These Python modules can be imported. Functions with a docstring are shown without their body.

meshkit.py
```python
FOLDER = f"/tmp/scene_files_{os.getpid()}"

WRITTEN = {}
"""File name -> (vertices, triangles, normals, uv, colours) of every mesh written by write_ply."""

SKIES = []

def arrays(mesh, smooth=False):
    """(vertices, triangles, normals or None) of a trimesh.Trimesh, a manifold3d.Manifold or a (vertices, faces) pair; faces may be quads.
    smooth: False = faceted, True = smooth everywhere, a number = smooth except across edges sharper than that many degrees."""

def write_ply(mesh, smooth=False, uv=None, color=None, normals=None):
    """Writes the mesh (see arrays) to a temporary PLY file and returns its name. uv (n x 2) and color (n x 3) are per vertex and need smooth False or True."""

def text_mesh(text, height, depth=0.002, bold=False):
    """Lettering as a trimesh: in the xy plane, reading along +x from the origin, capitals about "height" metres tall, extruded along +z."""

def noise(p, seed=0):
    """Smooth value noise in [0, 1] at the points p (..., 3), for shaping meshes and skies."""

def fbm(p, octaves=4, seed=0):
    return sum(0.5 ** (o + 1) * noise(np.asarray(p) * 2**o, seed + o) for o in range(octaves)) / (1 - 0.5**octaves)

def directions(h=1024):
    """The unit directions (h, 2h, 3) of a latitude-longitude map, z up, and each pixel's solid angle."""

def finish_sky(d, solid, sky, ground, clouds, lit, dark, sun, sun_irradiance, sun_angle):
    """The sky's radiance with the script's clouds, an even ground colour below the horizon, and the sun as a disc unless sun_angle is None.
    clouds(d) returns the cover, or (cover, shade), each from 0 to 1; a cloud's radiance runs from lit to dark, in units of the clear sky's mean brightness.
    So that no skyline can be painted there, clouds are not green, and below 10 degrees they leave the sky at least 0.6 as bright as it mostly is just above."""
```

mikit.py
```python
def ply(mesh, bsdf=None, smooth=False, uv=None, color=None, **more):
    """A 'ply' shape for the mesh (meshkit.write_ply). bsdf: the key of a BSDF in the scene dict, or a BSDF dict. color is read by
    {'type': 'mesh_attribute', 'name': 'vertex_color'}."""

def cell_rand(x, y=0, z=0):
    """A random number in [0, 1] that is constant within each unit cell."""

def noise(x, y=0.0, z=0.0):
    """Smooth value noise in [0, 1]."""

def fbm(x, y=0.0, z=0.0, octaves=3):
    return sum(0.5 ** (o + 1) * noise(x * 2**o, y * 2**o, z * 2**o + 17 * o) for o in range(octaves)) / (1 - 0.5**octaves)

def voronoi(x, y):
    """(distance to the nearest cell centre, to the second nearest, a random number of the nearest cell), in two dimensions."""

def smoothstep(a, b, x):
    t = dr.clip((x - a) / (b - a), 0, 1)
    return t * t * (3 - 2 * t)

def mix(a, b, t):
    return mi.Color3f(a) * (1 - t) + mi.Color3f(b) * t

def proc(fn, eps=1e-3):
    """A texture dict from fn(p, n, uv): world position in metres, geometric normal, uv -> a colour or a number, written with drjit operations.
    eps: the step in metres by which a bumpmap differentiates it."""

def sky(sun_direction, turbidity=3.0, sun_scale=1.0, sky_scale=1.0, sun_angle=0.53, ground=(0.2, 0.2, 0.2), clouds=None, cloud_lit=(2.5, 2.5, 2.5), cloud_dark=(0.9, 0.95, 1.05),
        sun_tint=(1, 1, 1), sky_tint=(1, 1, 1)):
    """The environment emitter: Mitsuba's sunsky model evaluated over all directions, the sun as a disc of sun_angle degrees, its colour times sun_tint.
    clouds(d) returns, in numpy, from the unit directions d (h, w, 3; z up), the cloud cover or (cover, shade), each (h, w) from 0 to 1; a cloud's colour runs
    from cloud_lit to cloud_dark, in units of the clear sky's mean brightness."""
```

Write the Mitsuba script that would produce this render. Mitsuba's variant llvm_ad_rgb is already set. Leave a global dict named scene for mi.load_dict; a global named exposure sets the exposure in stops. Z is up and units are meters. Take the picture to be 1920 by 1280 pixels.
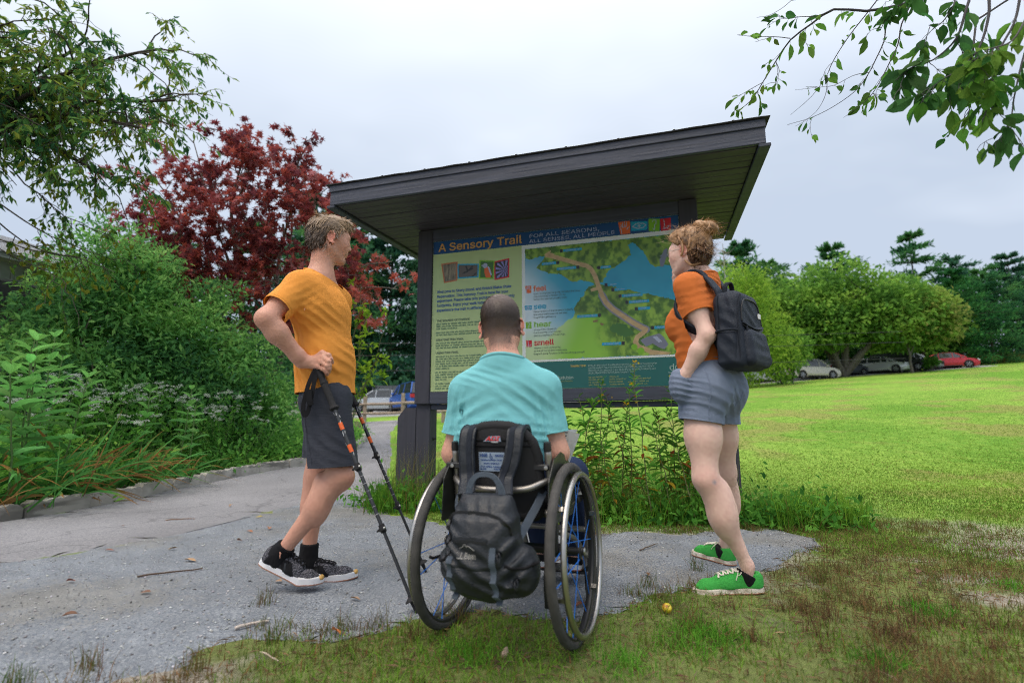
import math, numpy as np, trimesh, manifold3d, shapely, drjit as dr, mitsuba as mi, mikit, meshkit
from shapely.geometry import Polygon, LineString, Point, box as sbox
from mikit import noise, fbm, voronoi, smoothstep, mix, cell_rand, proc
T = mi.ScalarTransform4f
scene, labels = {'type': 'scene'}, {}
# ---------------------------------------------------------------- camera, sky, exposure
PITCH, ROLL, CAM = 0.163, -0.004, np.array([0, 0, 0.74])
_f = np.array([0, math.cos(PITCH), math.sin(PITCH)])
_u0 = np.array([0, -math.sin(PITCH), math.cos(PITCH)])
_u = _u0 * math.cos(ROLL) - np.array([1, 0, 0]) * math.sin(ROLL)
scene['camera'] = {'type': 'thinlens', 'fov': 2 * math.degrees(math.atan(960 / 964)), 'fov_axis': 'x', 'near_clip': 0.05, 'far_clip': 2000.0,
                   'aperture_radius': 0.0055, 'focus_distance': 3.1,
                   'to_world': T().look_at(origin=CAM.tolist(), target=(CAM + _f).tolist(), up=_u.tolist())}


def cloud_layer(d):
    e = np.clip(d[..., 2], 0, 1)
    q = d / np.maximum(d[..., 2:3] + 0.22, 0.1)
    n = meshkit.fbm(q * [1.1, 1.5, 1.0], 5, 3)
    shade = np.clip(1.0 - e ** 3.0 + (0.30 + 0.40 * (1 - e)) * (n - 0.46), 0, 1)
    return np.ones(e.shape), shade


scene['sky'] = mikit.sky((-0.30, -0.45, 0.85), turbidity=4, sun_scale=0.30, sky_scale=1.0, sun_angle=40, clouds=cloud_layer,
                         cloud_lit=(6.0, 6.05, 6.1), cloud_dark=(1.52, 1.76, 2.14), ground=(0.12, 0.14, 0.08))
exposure = 1.92
# ---------------------------------------------------------------- helpers
_count = {}


def numbered(name):
    k = _count.get(name, -1) + 1
    _count[name] = k
    return name if k == 0 else f'{name}_{k:03d}'


def thing(name, label, cat, group=None):
    key = numbered(name)
    labels[key] = {'label': label, 'category': cat}
    if group: labels[key]['group'] = group
    return key


def put(key, mesh, mat, smooth=False, **kw):
    scene[key] = mikit.ply(mesh, mat, smooth, **kw)
    return key


def part(parent, name, mesh, mat, smooth=False, label=None, kind=None, **kw):
    key = numbered(parent + '__' + name)
    put(key, mesh, mat, smooth, **kw)
    if label: labels[key] = {'label': label}
    if kind: labels.setdefault(key, {})['kind'] = kind
    return key


def single(name, label, cat, mesh, mat, smooth=False, group=None, **kw):
    return put(thing(name, label, cat, group), mesh, mat, smooth, **kw)


def struct(name, mesh, mat, smooth=False, label=None, kind='structure', **kw):
    key = numbered(name)
    labels[key] = {'kind': kind}
    if label: labels[key]['label'] = label
    return put(key, mesh, mat, smooth, **kw)


Z = np.array((0, 0, 1.0))


def N(v):
    v = np.asarray(v, float)
    return v / max(np.linalg.norm(v), 1e-12)


def cat(*ms):
    ms = [m for m in (ms[0] if len(ms) == 1 and isinstance(ms[0], list) else ms)]
    return trimesh.util.concatenate(ms)


def mv(mesh, M):
    m = mesh.copy(); m.apply_transform(M); return m


def frame(o, x, y, z):
    M = np.eye(4); M[:3, 0], M[:3, 1], M[:3, 2], M[:3, 3] = x, y, z, o
    return M


def tr(x, y, z):
    M = np.eye(4); M[:3, 3] = (x, y, z); return M


def rot(axis, deg):
    return trimesh.transformations.rotation_matrix(math.radians(deg), axis)


def bevel_box(lo, hi, b=0.004):
    """box with chamfered edges"""
    lo, hi = np.minimum(lo, hi).astype(float), np.maximum(lo, hi).astype(float)
    b = min(b, 0.3 * (hi - lo).min())
    P = []
    for s in np.ndindex(2, 2, 2):
        c = np.where(np.array(s) == 1, hi, lo); sg = np.where(np.array(s) == 1, -1, 1)
        for ax in range(3):
            q = c + sg * b; q[ax] = c[ax]; P.append(q)
    return trimesh.Trimesh(*_hull(np.array(P)), process=False)


def _hull(P):
    m = manifold3d.Manifold.hull_points(np.asarray(P, float))
    r = m.to_mesh(); return np.array(r.vert_properties[:, :3]), np.array(r.tri_verts)


def hull(P):
    return trimesh.Trimesh(*_hull(P), process=False)


def tube(pts, r, n=8, caps=True, closed=False, flat=None):
    """tube along a polyline, radii scalar or list; flat=(w,t) makes a strap of that section (needs up hint)"""
    p = np.asarray(pts, float); m = len(p)
    r = np.broadcast_to(np.asarray(r, float), (m,))
    t = np.gradient(p, axis=0) if not closed else np.roll(p, -1, 0) - np.roll(p, 1, 0)
    t /= np.maximum(np.linalg.norm(t, axis=1, keepdims=True), 1e-9)
    up = np.array([0, 0, 1.0]) if abs(t[0][2]) < 0.9 else np.array([1.0, 0, 0])
    V = []; x = N(np.cross(up, t[0]))
    a = np.arange(n) / n * 2 * math.pi
    for i in range(m):
        x = N(x - t[i] * (x @ t[i])); y = np.cross(t[i], x)
        V.append(p[i] + r[i] * (np.cos(a)[:, None] * x + np.sin(a)[:, None] * y))
    V = np.vstack(V); F = []
    j = np.arange(n); k = (j + 1) % n
    for i in range(m if closed else m - 1):
        A, B = i * n, ((i + 1) % m) * n
        F += [np.stack([A + j, A + k, B + k], 1), np.stack([A + j, B + k, B + j], 1)]
    if caps and not closed:
        V = np.vstack([V, p[:1], p[-1:]]); c = m * n
        F += [np.stack([k, j, j * 0 + c], 1), np.stack([(m - 1) * n + j, (m - 1) * n + k, j * 0 + c + 1], 1)]
    return trimesh.Trimesh(V, np.vstack(F), process=False)


def strap(pts, ups, w, t=0.004):
    """flat webbing along a polyline: width direction = ups x tangent"""
    p = np.asarray(pts, float); m = len(p)
    ups = np.broadcast_to(np.asarray(ups, float), (m, 3)); w = np.broadcast_to(np.asarray(w, float), (m,))
    tg = np.gradient(p, axis=0); V = []
    for i in range(m):
        a = N(tg[i]); s = N(np.cross(ups[i], a)); u = N(np.cross(a, s))
        h = t / 2
        for sx, uz in ((-.5, -.6), (-.46, -1), (.46, -1), (.5, -.6), (.5, .6), (.46, 1), (-.46, 1), (-.5, .6)):
            V.append(p[i] + s * sx * w[i] + u * uz * h)
    n = 8; F = []; j = np.arange(n); k = (j + 1) % n
    for i in range(m - 1):
        A, B = i * n, (i + 1) * n
        F += [np.stack([A + j, A + k, B + k], 1), np.stack([A + j, B + k, B + j], 1)]
    V += [p[0], p[-1]]; c = m * n
    F += [np.stack([k, j, j * 0 + c], 1), np.stack([(m - 1) * n + j, (m - 1) * n + k, j * 0 + c + 1], 1)]
    return trimesh.Trimesh(np.array(V), np.vstack(F), process=False)


def curve(pts, n=16):
    """Catmull-Rom through the points"""
    p = np.asarray(pts, float)
    if len(p) == 2: return p[0] + (p[1] - p[0]) * np.linspace(0, 1, n)[:, None]
    q = np.vstack([2 * p[0] - p[1], p, 2 * p[-1] - p[-2]]); out = []
    m = len(p) - 1; per = max(2, n // m)
    for i in range(m):
        a, b, c, d = q[i:i + 4]; t = np.linspace(0, 1, per, endpoint=False)[:, None]
        out.append(0.5 * (2 * b + (c - a) * t + (2 * a - 5 * b + 4 * c - d) * t ** 2 + (3 * b - a - 3 * c + d) * t ** 3))
    return np.vstack(out + [p[-1:]])


def lathe(prof, n=24, M=None):
    m = trimesh.creation.revolve(np.asarray(prof, float), sections=n)
    if M is not None: m.apply_transform(M)
    return m


def align(a, b):
    """matrix taking the +z segment [0,1] onto a->b (unscaled, z axis along it)"""
    z = N(np.subtract(b, a)); x = N(np.cross([0, 1, 0] if abs(z[1]) < 0.9 else [1, 0, 0], z))
    return frame(a, x, np.cross(z, x), z)


def torus(R, r, n=48, m=12, flat=1.0):
    a = np.arange(n) / n * 2 * math.pi; b = np.arange(m) / m * 2 * math.pi
    A, B = np.meshgrid(a, b, indexing='ij')
    V = np.stack([(R + r * np.cos(B)) * np.cos(A), (R + r * np.cos(B)) * np.sin(A), r * flat * np.sin(B)], -1).reshape(-1, 3)
    i, j = np.meshgrid(np.arange(n), np.arange(m), indexing='ij'); i2, j2 = (i + 1) % n, (j + 1) % m
    q = np.stack([i * m + j, i2 * m + j, i2 * m + j2, i * m + j2], -1).reshape(-1, 4)
    return trimesh.Trimesh(V, np.vstack([q[:, [0, 1, 2]], q[:, [0, 2, 3]]]), process=False)


def terr(x, y):
    """height of the land: level round the kiosk, then rising away, more so to the right"""
    x = np.asarray(x, float); y = np.asarray(y, float)
    u = np.clip(x / np.maximum(y, 3.0), -0.35, 1.2); t = y - 7.0
    sp = np.where(t > 30, t, np.log1p(np.exp(np.minimum(t, 30))))
    return (0.08 + 0.075 * u) * np.minimum(sp, 75)


def on(x, y, dz=0.0):
    return np.array([x, y, float(terr(x, y)) + dz])


# ---- implicit surfaces: smooth unions of tapered capsules and ellipsoids, meshed with surface nets
def cap(a, b, ra, rb, k=None, sc=None):
    return ('c', np.array(a, np.float32), np.array(b, np.float32), ra, rb, k, sc)


def ell(c, r, R=None, k=None):
    return ('e', np.array(c, np.float32), np.array(r, np.float32), np.eye(3) if R is None else np.asarray(R)[:3, :3], k)


def prim(P, s):
    if s[0] == 'c':
        a, b, ra, rb = s[1:5]
        ba = b - a; h = np.clip((P - a) @ ba / max(float(ba @ ba), 1e-12), 0, 1).astype(np.float32)
        v = P - a - h[:, None] * ba
        if s[6] is not None:
            ax, f = s[6]; ax = N(ax); q = v @ ax
            v = v + np.outer(q * (1 / f - 1), ax)
        return np.sqrt((v * v).sum(1)) - (ra + (rb - ra) * h)
    if s[0] == 'e':
        q = (P - s[1]) @ s[3] / s[2]
        k0 = np.sqrt((q * q).sum(1)); k1 = np.sqrt(((q / s[2]) ** 2).sum(1))
        return k0 * (k0 - 1) / np.maximum(k1, 1e-6)
    return s[1](P)


def smin(a, b, k):
    h = np.maximum(k - np.abs(a - b), 0) / k
    return np.minimum(a, b) - h * h * k * 0.25


def blob(prims, k=0.03, cut=(), wr=None):
    """sdf function: smooth union of prims; cut = functions subtracted/intersected with max; wr adds displacement"""
    def fn(P):
        d = None
        for s in prims:
            e = prim(P, s)
            kk = (s[5] if s[0] == 'c' else s[4] if s[0] == 'e' else s[2] if len(s) > 2 else None) or k
            d = e if d is None else smin(d, e, kk)
        if wr is not None: d = d + wr(P, d)
        for c in cut: d = np.maximum(d, c(P))
        return d.astype(np.float32)
    return fn


def plane(o, n):
    n = N(n); o = np.asarray(o, float)
    return lambda P: (P - o) @ n


def nets(fn, lo, hi, h):
    lo, hi = np.asarray(lo, float), np.asarray(hi, float)
    c = 4
    nb = np.ceil((hi - lo) / (h * c)).astype(int) + 1
    n = nb * c
    cc = np.stack(np.meshgrid(*[lo[i] + (np.arange(nb[i]) * c + (c - 1) / 2) * h for i in range(3)], indexing='ij'), -1).reshape(-1, 3).astype(np.float32)
    dc = fn(cc).reshape(nb)
    F = np.repeat(np.repeat(np.repeat(dc, c, 0), c, 1), c, 2).astype(np.float32)
    near = np.argwhere(np.abs(dc) < h * c * 1.9)
    off = np.stack(np.meshgrid(*[np.arange(c)] * 3, indexing='ij'), -1).reshape(-1, 3)
    idx = (near[:, None] * c + off[None]).reshape(-1, 3)
    for s in range(0, len(idx), 400000):
        q = idx[s:s + 400000]
        F[q[:, 0], q[:, 1], q[:, 2]] = fn((lo + q * h).astype(np.float32))
    ins = F < 0
    cnt = np.zeros(np.array(F.shape) - 1, np.int8)
    for o in np.ndindex(2, 2, 2):
        cnt += ins[o[0]:F.shape[0] - 1 + o[0], o[1]:F.shape[1] - 1 + o[1], o[2]:F.shape[2] - 1 + o[2]]
    cells = np.argwhere((cnt > 0) & (cnt < 8))
    vid = -np.ones(cnt.shape, np.int64); vid[tuple(cells.T)] = np.arange(len(cells))
    S = np.zeros((len(cells), 3)); W = np.zeros(len(cells))
    for ax in range(3):
        for o in np.ndindex(2, 2):
            p0 = np.insert(np.array(o), ax, 0); p1 = p0.copy(); p1[ax] = 1
            a = F[tuple((cells + p0).T)]; b = F[tuple((cells + p1).T)]
            m = (a < 0) != (b < 0)
            t = np.where(m, a / np.where(m, a - b, 1), 0)
            S += m[:, None] * (p0 + t[:, None] * (p1 - p0)); W += m
    V = lo + (cells + S / np.maximum(W, 1)[:, None]) * h
    Q = []
    for ax in range(3):
        sl0 = [slice(1, -1)] * 3; sl1 = [slice(1, -1)] * 3
        sl0[ax] = slice(0, -1); sl1[ax] = slice(1, None)
        a, b = ins[tuple(sl0)], ins[tuple(sl1)]
        e = np.argwhere(a != b)
        if not len(e): continue
        fl = a[tuple(e.T)]
        base = e + 1; base[:, ax] -= 1
        u, v = [(1, 2), (2, 0), (0, 1)][ax]
        quad = []
        for du, dv in ((1, 1), (0, 1), (0, 0), (1, 0)):
            w = base.copy(); w[:, u] -= du; w[:, v] -= dv
            quad.append(vid[tuple(w.T)])
        quad = np.stack(quad, 1)
        Q.append(np.where(fl[:, None], quad, quad[:, ::-1]))
    Q = np.vstack(Q); Q = Q[(Q >= 0).all(1)]
    return trimesh.Trimesh(V, np.vstack([Q[:, [0, 1, 2]], Q[:, [0, 2, 3]]]), process=False)


def sdf_mesh(fn, prims, h, pad=0.03, relax=1, lo=None, hi=None):
    if lo is None:
        L, H_ = [], []
        for s in prims:
            if s[0] == 'c':
                r = max(s[3], s[4]); L += [np.minimum(s[1], s[2]) - r]; H_ += [np.maximum(s[1], s[2]) + r]
            elif s[0] == 'e':
                r = float(s[2].max()); L += [s[1] - r]; H_ += [s[1] + r]
        lo, hi = np.min(L, 0) - pad, np.max(H_, 0) + pad
    m = nets(fn, lo, hi, h)
    if relax: trimesh.smoothing.filter_taubin(m, 0.5, 0.53, iterations=2 * relax)
    return m


def n3(P, s, seed=0):
    return meshkit.noise(np.asarray(P, float) * s, seed) - 0.5


# ---- leaves: many copies of a small template placed on frames, one colour each
LEAF2 = (np.array([[0, 0, 0], [.5, .45, .06], [0, 1, -.06], [-.5, .45, .06]]), np.array([[0, 1, 2], [0, 2, 3]]))
LEAF6 = (np.array([[0, 0, 0], [.32, .22, .07], [.46, .5, .09], [.28, .78, .04], [0, 1, -.1], [-.28, .78, .04], [-.46, .5, .09], [-.32, .22, .07], [0, .5, 0]]),
         np.array([[0, 1, 8], [1, 2, 8], [2, 3, 8], [3, 4, 8], [4, 5, 8], [5, 6, 8], [6, 7, 8], [7, 0, 8]]))
STAR = (np.array([[0, 0, 0], [.18, .3, .02], [.62, .18, -.06], [.2, .5, .02], [.42, .86, -.08], [.04, .62, .02], [0, 1.05, -.08], [-.04, .62, .02], [-.42, .86, -.08], [-.2, .5, .02], [-.62, .18, -.06], [-.18, .3, .02]]),
        np.array([[0, 1, 11], [1, 2, 3], [3, 4, 5], [5, 6, 7], [7, 8, 9], [9, 10, 11], [1, 3, 11], [3, 9, 11], [3, 5, 9], [5, 7, 9]]))


def leaves(P, D, Up, L, Wd, C, tmpl=LEAF2):
    """P base points, D axis directions, Up face normals, L lengths, Wd widths, C colours"""
    P, D, Up = (np.asarray(a, float) for a in (P, D, Up)); n = len(P)
    L = np.broadcast_to(L, (n,)); Wd = np.broadcast_to(Wd, (n,)); C = np.broadcast_to(C, (n, 3))
    D = D / np.maximum(np.linalg.norm(D, axis=1, keepdims=True), 1e-9)
    X = np.cross(D, Up); X /= np.maximum(np.linalg.norm(X, axis=1, keepdims=True), 1e-9)
    Z = np.cross(X, D)
    tv, tf = tmpl
    V = P[:, None] + X[:, None] * (tv[:, 0][None, :, None] * Wd[:, None, None]) + D[:, None] * (tv[:, 1][None, :, None] * L[:, None, None]) + Z[:, None] * (tv[:, 2][None, :, None] * L[:, None, None])
    F = tf[None] + (np.arange(n) * len(tv))[:, None, None]
    return V.reshape(-1, 3), F.reshape(-1, 3), np.repeat(C, len(tv), 0)


def vcat(ms):
    V, F, C, o = [], [], [], 0
    for v, f, c in ms:
        V.append(v); F.append(f + o); C.append(c); o += len(v)
    return np.vstack(V), np.vstack(F), np.vstack(C)


def put_vc(key_fn, ms, mat, smooth=False):
    v, f, c = vcat(ms) if isinstance(ms, list) else ms
    return key_fn((v, f), mat, smooth, color=c)


def jit(rng, base, n, v=0.25, h=0.08):
    c = np.asarray(base, float) * (1 + v * rng.normal(size=(n, 1))) * (1 + h * rng.normal(size=(n, 3)))
    return np.clip(c, 0.004, 0.9)


def unit(rng, n):
    v = rng.normal(size=(n, 3)); return v / np.linalg.norm(v, axis=1, keepdims=True)


def tube_vc(pts, r, col, n=5):
    m = tube(pts, r, n); return np.array(m.vertices), np.array(m.faces), np.broadcast_to(col, (len(m.vertices), 3))


def leaf_parts(key, mesh, tmpl, most=300, name='leaf'):
    """each large leaf a part of its own; past the limit the smallest stay together"""
    v, f, c = mesh; nv, nf = len(tmpl[0]), len(tmpl[1]); n = len(v) // nv
    size = np.linalg.norm(v.reshape(n, nv, 3).max(1) - v.reshape(n, nv, 3).min(1), axis=1); order = np.argsort(-size)
    for i in order[:most]:
        put_vc(lambda m, t, s, color: part(key, name, m, t, s, color=color), (v[i * nv:(i + 1) * nv], tmpl[1], c[i * nv:(i + 1) * nv]), m_leaf)
    rest = np.sort(order[most:])
    if len(rest):
        V = v.reshape(n, nv, 3)[rest].reshape(-1, 3); C = c.reshape(n, nv, 3)[rest].reshape(-1, 3); F = (tmpl[1][None] + (np.arange(len(rest)) * nv)[:, None, None]).reshape(-1, 3)
        put_vc(lambda m, t, s, color: part(key, 'small_leaves', m, t, s, None, 'stuff', color=color), (V, F, C), m_leaf)


ORD = ['leftmost', 'second from left', 'third from left', 'fourth from left', 'fifth from left', 'sixth from left', 'seventh from left', 'eighth from left', 'ninth from left', 'tenth from left', 'eleventh from left', 'twelfth from left', 'thirteenth from left', 'fourteenth from left', 'fifteenth from left', 'sixteenth from left', 'seventeenth from left', 'eighteenth from left', 'nineteenth from left', 'twentieth from left']
ORD += [w.replace('twentieth', 'twenty-' + w2) for w2, w in ((o.split(' ')[0], 'twentieth from left') for o in ['first'] + ORD[1:9])]


def in_order(keys_x, text):
    """labels that single out look-alikes by their order across the view: text holds {} for the place"""
    for i, (k, x) in enumerate(sorted(keys_x, key=lambda q: q[1])): labels[k]['label'] = text.format(ORD[min(i, len(ORD) - 1)])
# ---------------------------------------------------------------- materials
def P_(col, rough=0.6, **k):
    return {'type': 'twosided', 'b': {'type': 'principled', 'base_color': {'type': 'rgb', 'value': list(col)} if not isinstance(col, dict) else col, 'roughness': rough, **k}}


def M(name, d):
    scene['mat_' + name] = d
    return 'mat_' + name


VC = {'type': 'mesh_attribute', 'name': 'vertex_color'}
def bump(b, fn, scale, eps=1e-3):
    inner = b['b'] if b['type'] == 'twosided' else b
    return {'type': 'twosided', 'b': {'type': 'bumpmap', 'tex': proc(fn, eps), 'scale': scale, 'b': inner}}


m_leaf = M('leaf', {'type': 'principledthin', 'base_color': VC, 'roughness': 0.45, 'spec_trans': 0.0, 'diff_trans': 1.1, 'eta': 1.4})
m_vc = M('painted_colour', P_(VC, 0.75))
m_grass = M('grass', {'type': 'principledthin', 'base_color': VC, 'roughness': 0.6, 'spec_trans': 0.0, 'diff_trans': 0.7, 'eta': 1.3})
# ---------------------------------------------------------------- the land
def ground_col(p, n, uv):
    a = fbm(p.x * 0.9, p.y * 0.9, 0, 4); b = fbm(p.x * 6, p.y * 6, 3, 3); c = noise(p.x * 70, p.y * 70)
    d = fbm(p.x * 0.25 + 9, p.y * 0.25, 0, 3)
    v, v2, r = voronoi(p.x * 110, p.y * 110)
    dirt = mix((0.17, 0.145, 0.115), (0.33, 0.30, 0.255), r * 0.6 + b * 0.4)
    moss = mix((0.085, 0.10, 0.038), (0.155, 0.185, 0.06), b)
    near = mix(dirt, moss, smoothstep(0.40, 0.60, a + 0.35 * (b - 0.5)))
    lawn = mix((0.095, 0.20, 0.024), (0.175, 0.28, 0.046), smoothstep(0.3, 0.7, d * 0.6 + b * 0.4))
    lawn = mix(lawn, (0.19, 0.17, 0.06), smoothstep(0.52, 0.72, a) * 0.65)
    t = smoothstep(2.3, 5.2, p.y + 3.0 * (a - 0.5) + 0.9 * (b - 0.5))
    return mix(near, lawn, t) * (0.82 + 0.36 * c)


m_ground = M('ground', bump(P_(proc(ground_col), 0.95, specular=0.1), lambda p, n, uv: fbm(p.x * 18, p.y * 18, 0, 3), 0.012))


def asphalt_col(p, n, uv):
    v, v2, r = voronoi(p.x * 95, p.y * 95); b = fbm(p.x * 1.3, p.y * 1.3, 1, 4); c = fbm(p.x * 14, p.y * 14, 5, 2)
    base = mix((0.20, 0.195, 0.20), (0.33, 0.315, 0.31), r * 0.75 + 0.25 * c) * (0.66 + 0.40 * b)
    cr = dr.abs(fbm(p.x * 1.1 + 3, p.y * 1.1, 8, 4) - 0.5)
    return base * mi.Color3f(0.90, 0.92, 0.97) * (0.72 + 0.28 * smoothstep(0.0, 0.012, cr))


m_asphalt = M('asphalt', bump(P_(proc(asphalt_col), 0.9), lambda p, n, uv: voronoi(p.x * 95, p.y * 95)[0], 0.0035))


def gravel_col(p, n, uv):
    v, v2, r = voronoi(p.x * 165, p.y * 165); w, w2, r2 = voronoi(p.x * 62 + 7, p.y * 62); b = fbm(p.x * 1.7 + 4, p.y * 1.7, 1, 4)
    st = mix((0.19, 0.20, 0.218), (0.37, 0.375, 0.375), r)
    st = mix(st, mix((0.17, 0.18, 0.20), (0.46, 0.455, 0.44), r2), smoothstep(0.42, 0.2, w) * smoothstep(0.55, 0.8, r2))
    sand = mix((0.235, 0.215, 0.18), (0.36, 0.33, 0.285), r)
    return mix(st, sand, 0.8 * smoothstep(0.50, 0.72, b + 0.30 * (r - 0.5) + 0.25 * (fbm(p.x * 12, p.y * 12, 6, 3) - 0.5))) * (0.66 + 0.3 * fbm(p.x * 9, p.y * 9, 2, 2)) * mi.Color3f(0.76, 0.81, 0.89)


m_gravel = M('gravel', bump(P_(proc(gravel_col), 0.92), lambda p, n, uv: voronoi(p.x * 130, p.y * 130)[0] * 0.5 + voronoi(p.x * 52 + 7, p.y * 52)[0], 0.006))


def sheet(xs, ys, dz=0.0):
    X, Y = np.meshgrid(xs, ys, indexing='ij')
    V = np.stack([X, Y, terr(X, Y) + dz], -1).reshape(-1, 3); ny = len(ys)
    i, j = np.meshgrid(np.arange(len(xs) - 1), np.arange(ny - 1), indexing='ij')
    q = np.stack([i * ny + j, (i + 1) * ny + j, (i + 1) * ny + j + 1, i * ny + j + 1], -1).reshape(-1, 4)
    return trimesh.Trimesh(V, np.vstack([q[:, [0, 1, 2]], q[:, [0, 2, 3]]]), process=False)


def geo(a, b, h0, g):
    out = [a]; h = h0
    while out[-1] < b: out.append(out[-1] + h); h *= g
    return np.array(out)


gx = geo(9, 900, 0.3, 1.18); gy = geo(13, 900, 0.3, 1.14)
ground = sheet(np.concatenate([-gx[::-1], np.arange(-8.9, 8.95, 0.1), gx]), np.concatenate([-geo(2, 300, 0.4, 1.3)[::-1], np.arange(-1.8, 12.95, 0.1), gy]))
struct('ground', ground, m_ground, True, 'lawn and bare trodden ground rising away to the cars and trees')


def flat_on_land(poly, dz, step=0.25):
    """a sheet over the polygon that follows the land"""
    x0, y0, x1, y1 = poly.bounds; V, F, o = [], [], 0
    for gx_ in np.arange(x0, x1, step * 4):
        for gy_ in np.arange(y0, y1, step * 4):
            c = poly.intersection(sbox(gx_, gy_, gx_ + step * 4, gy_ + step * 4))
            for g in getattr(c, 'geoms', [c]):
                if g.geom_type != 'Polygon' or g.area < 1e-6: continue
                v, f = trimesh.creation.triangulate_polygon(g, engine='earcut')
                V.append(v); F.append(f + o); o += len(v)
    m = trimesh.Trimesh(np.hstack([np.vstack(V), np.zeros((o, 1))]), np.vstack(F), process=False)
    m = m.subdivide_to_size(step, max_iter=12) if hasattr(m, 'subdivide_to_size') else m
    v = np.array(m.vertices); edge = shapely.distance(poly.boundary, shapely.points(v[:, :2])) < .004
    v[:, 2] = terr(v[:, 0], v[:, 1]) + np.where(edge, -.004, dz)
    f = np.array(m.faces); nrm = np.cross(v[f[:, 1]] - v[f[:, 0]], v[f[:, 2]] - v[f[:, 0]])[:, 2]
    f[nrm < 0] = f[nrm < 0][:, ::-1]
    return trimesh.Trimesh(v, f, process=False)


def ragged(pts, amp, scale, seed, step=0.05):
    """closed outline with a wandering, crumbling edge"""
    l = LineString(list(pts) + [pts[0]]); s = np.arange(0, l.length, step)
    p = np.array([l.interpolate(t).coords[0] for t in s])
    q = np.hstack([p, np.zeros((len(p), 1))])
    d = np.stack([meshkit.fbm(q * scale, 3, seed) - .5, meshkit.fbm(q * scale + 50, 3, seed) - .5], 1)
    return Polygon(p + d * 2 * amp).buffer(0)


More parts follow.
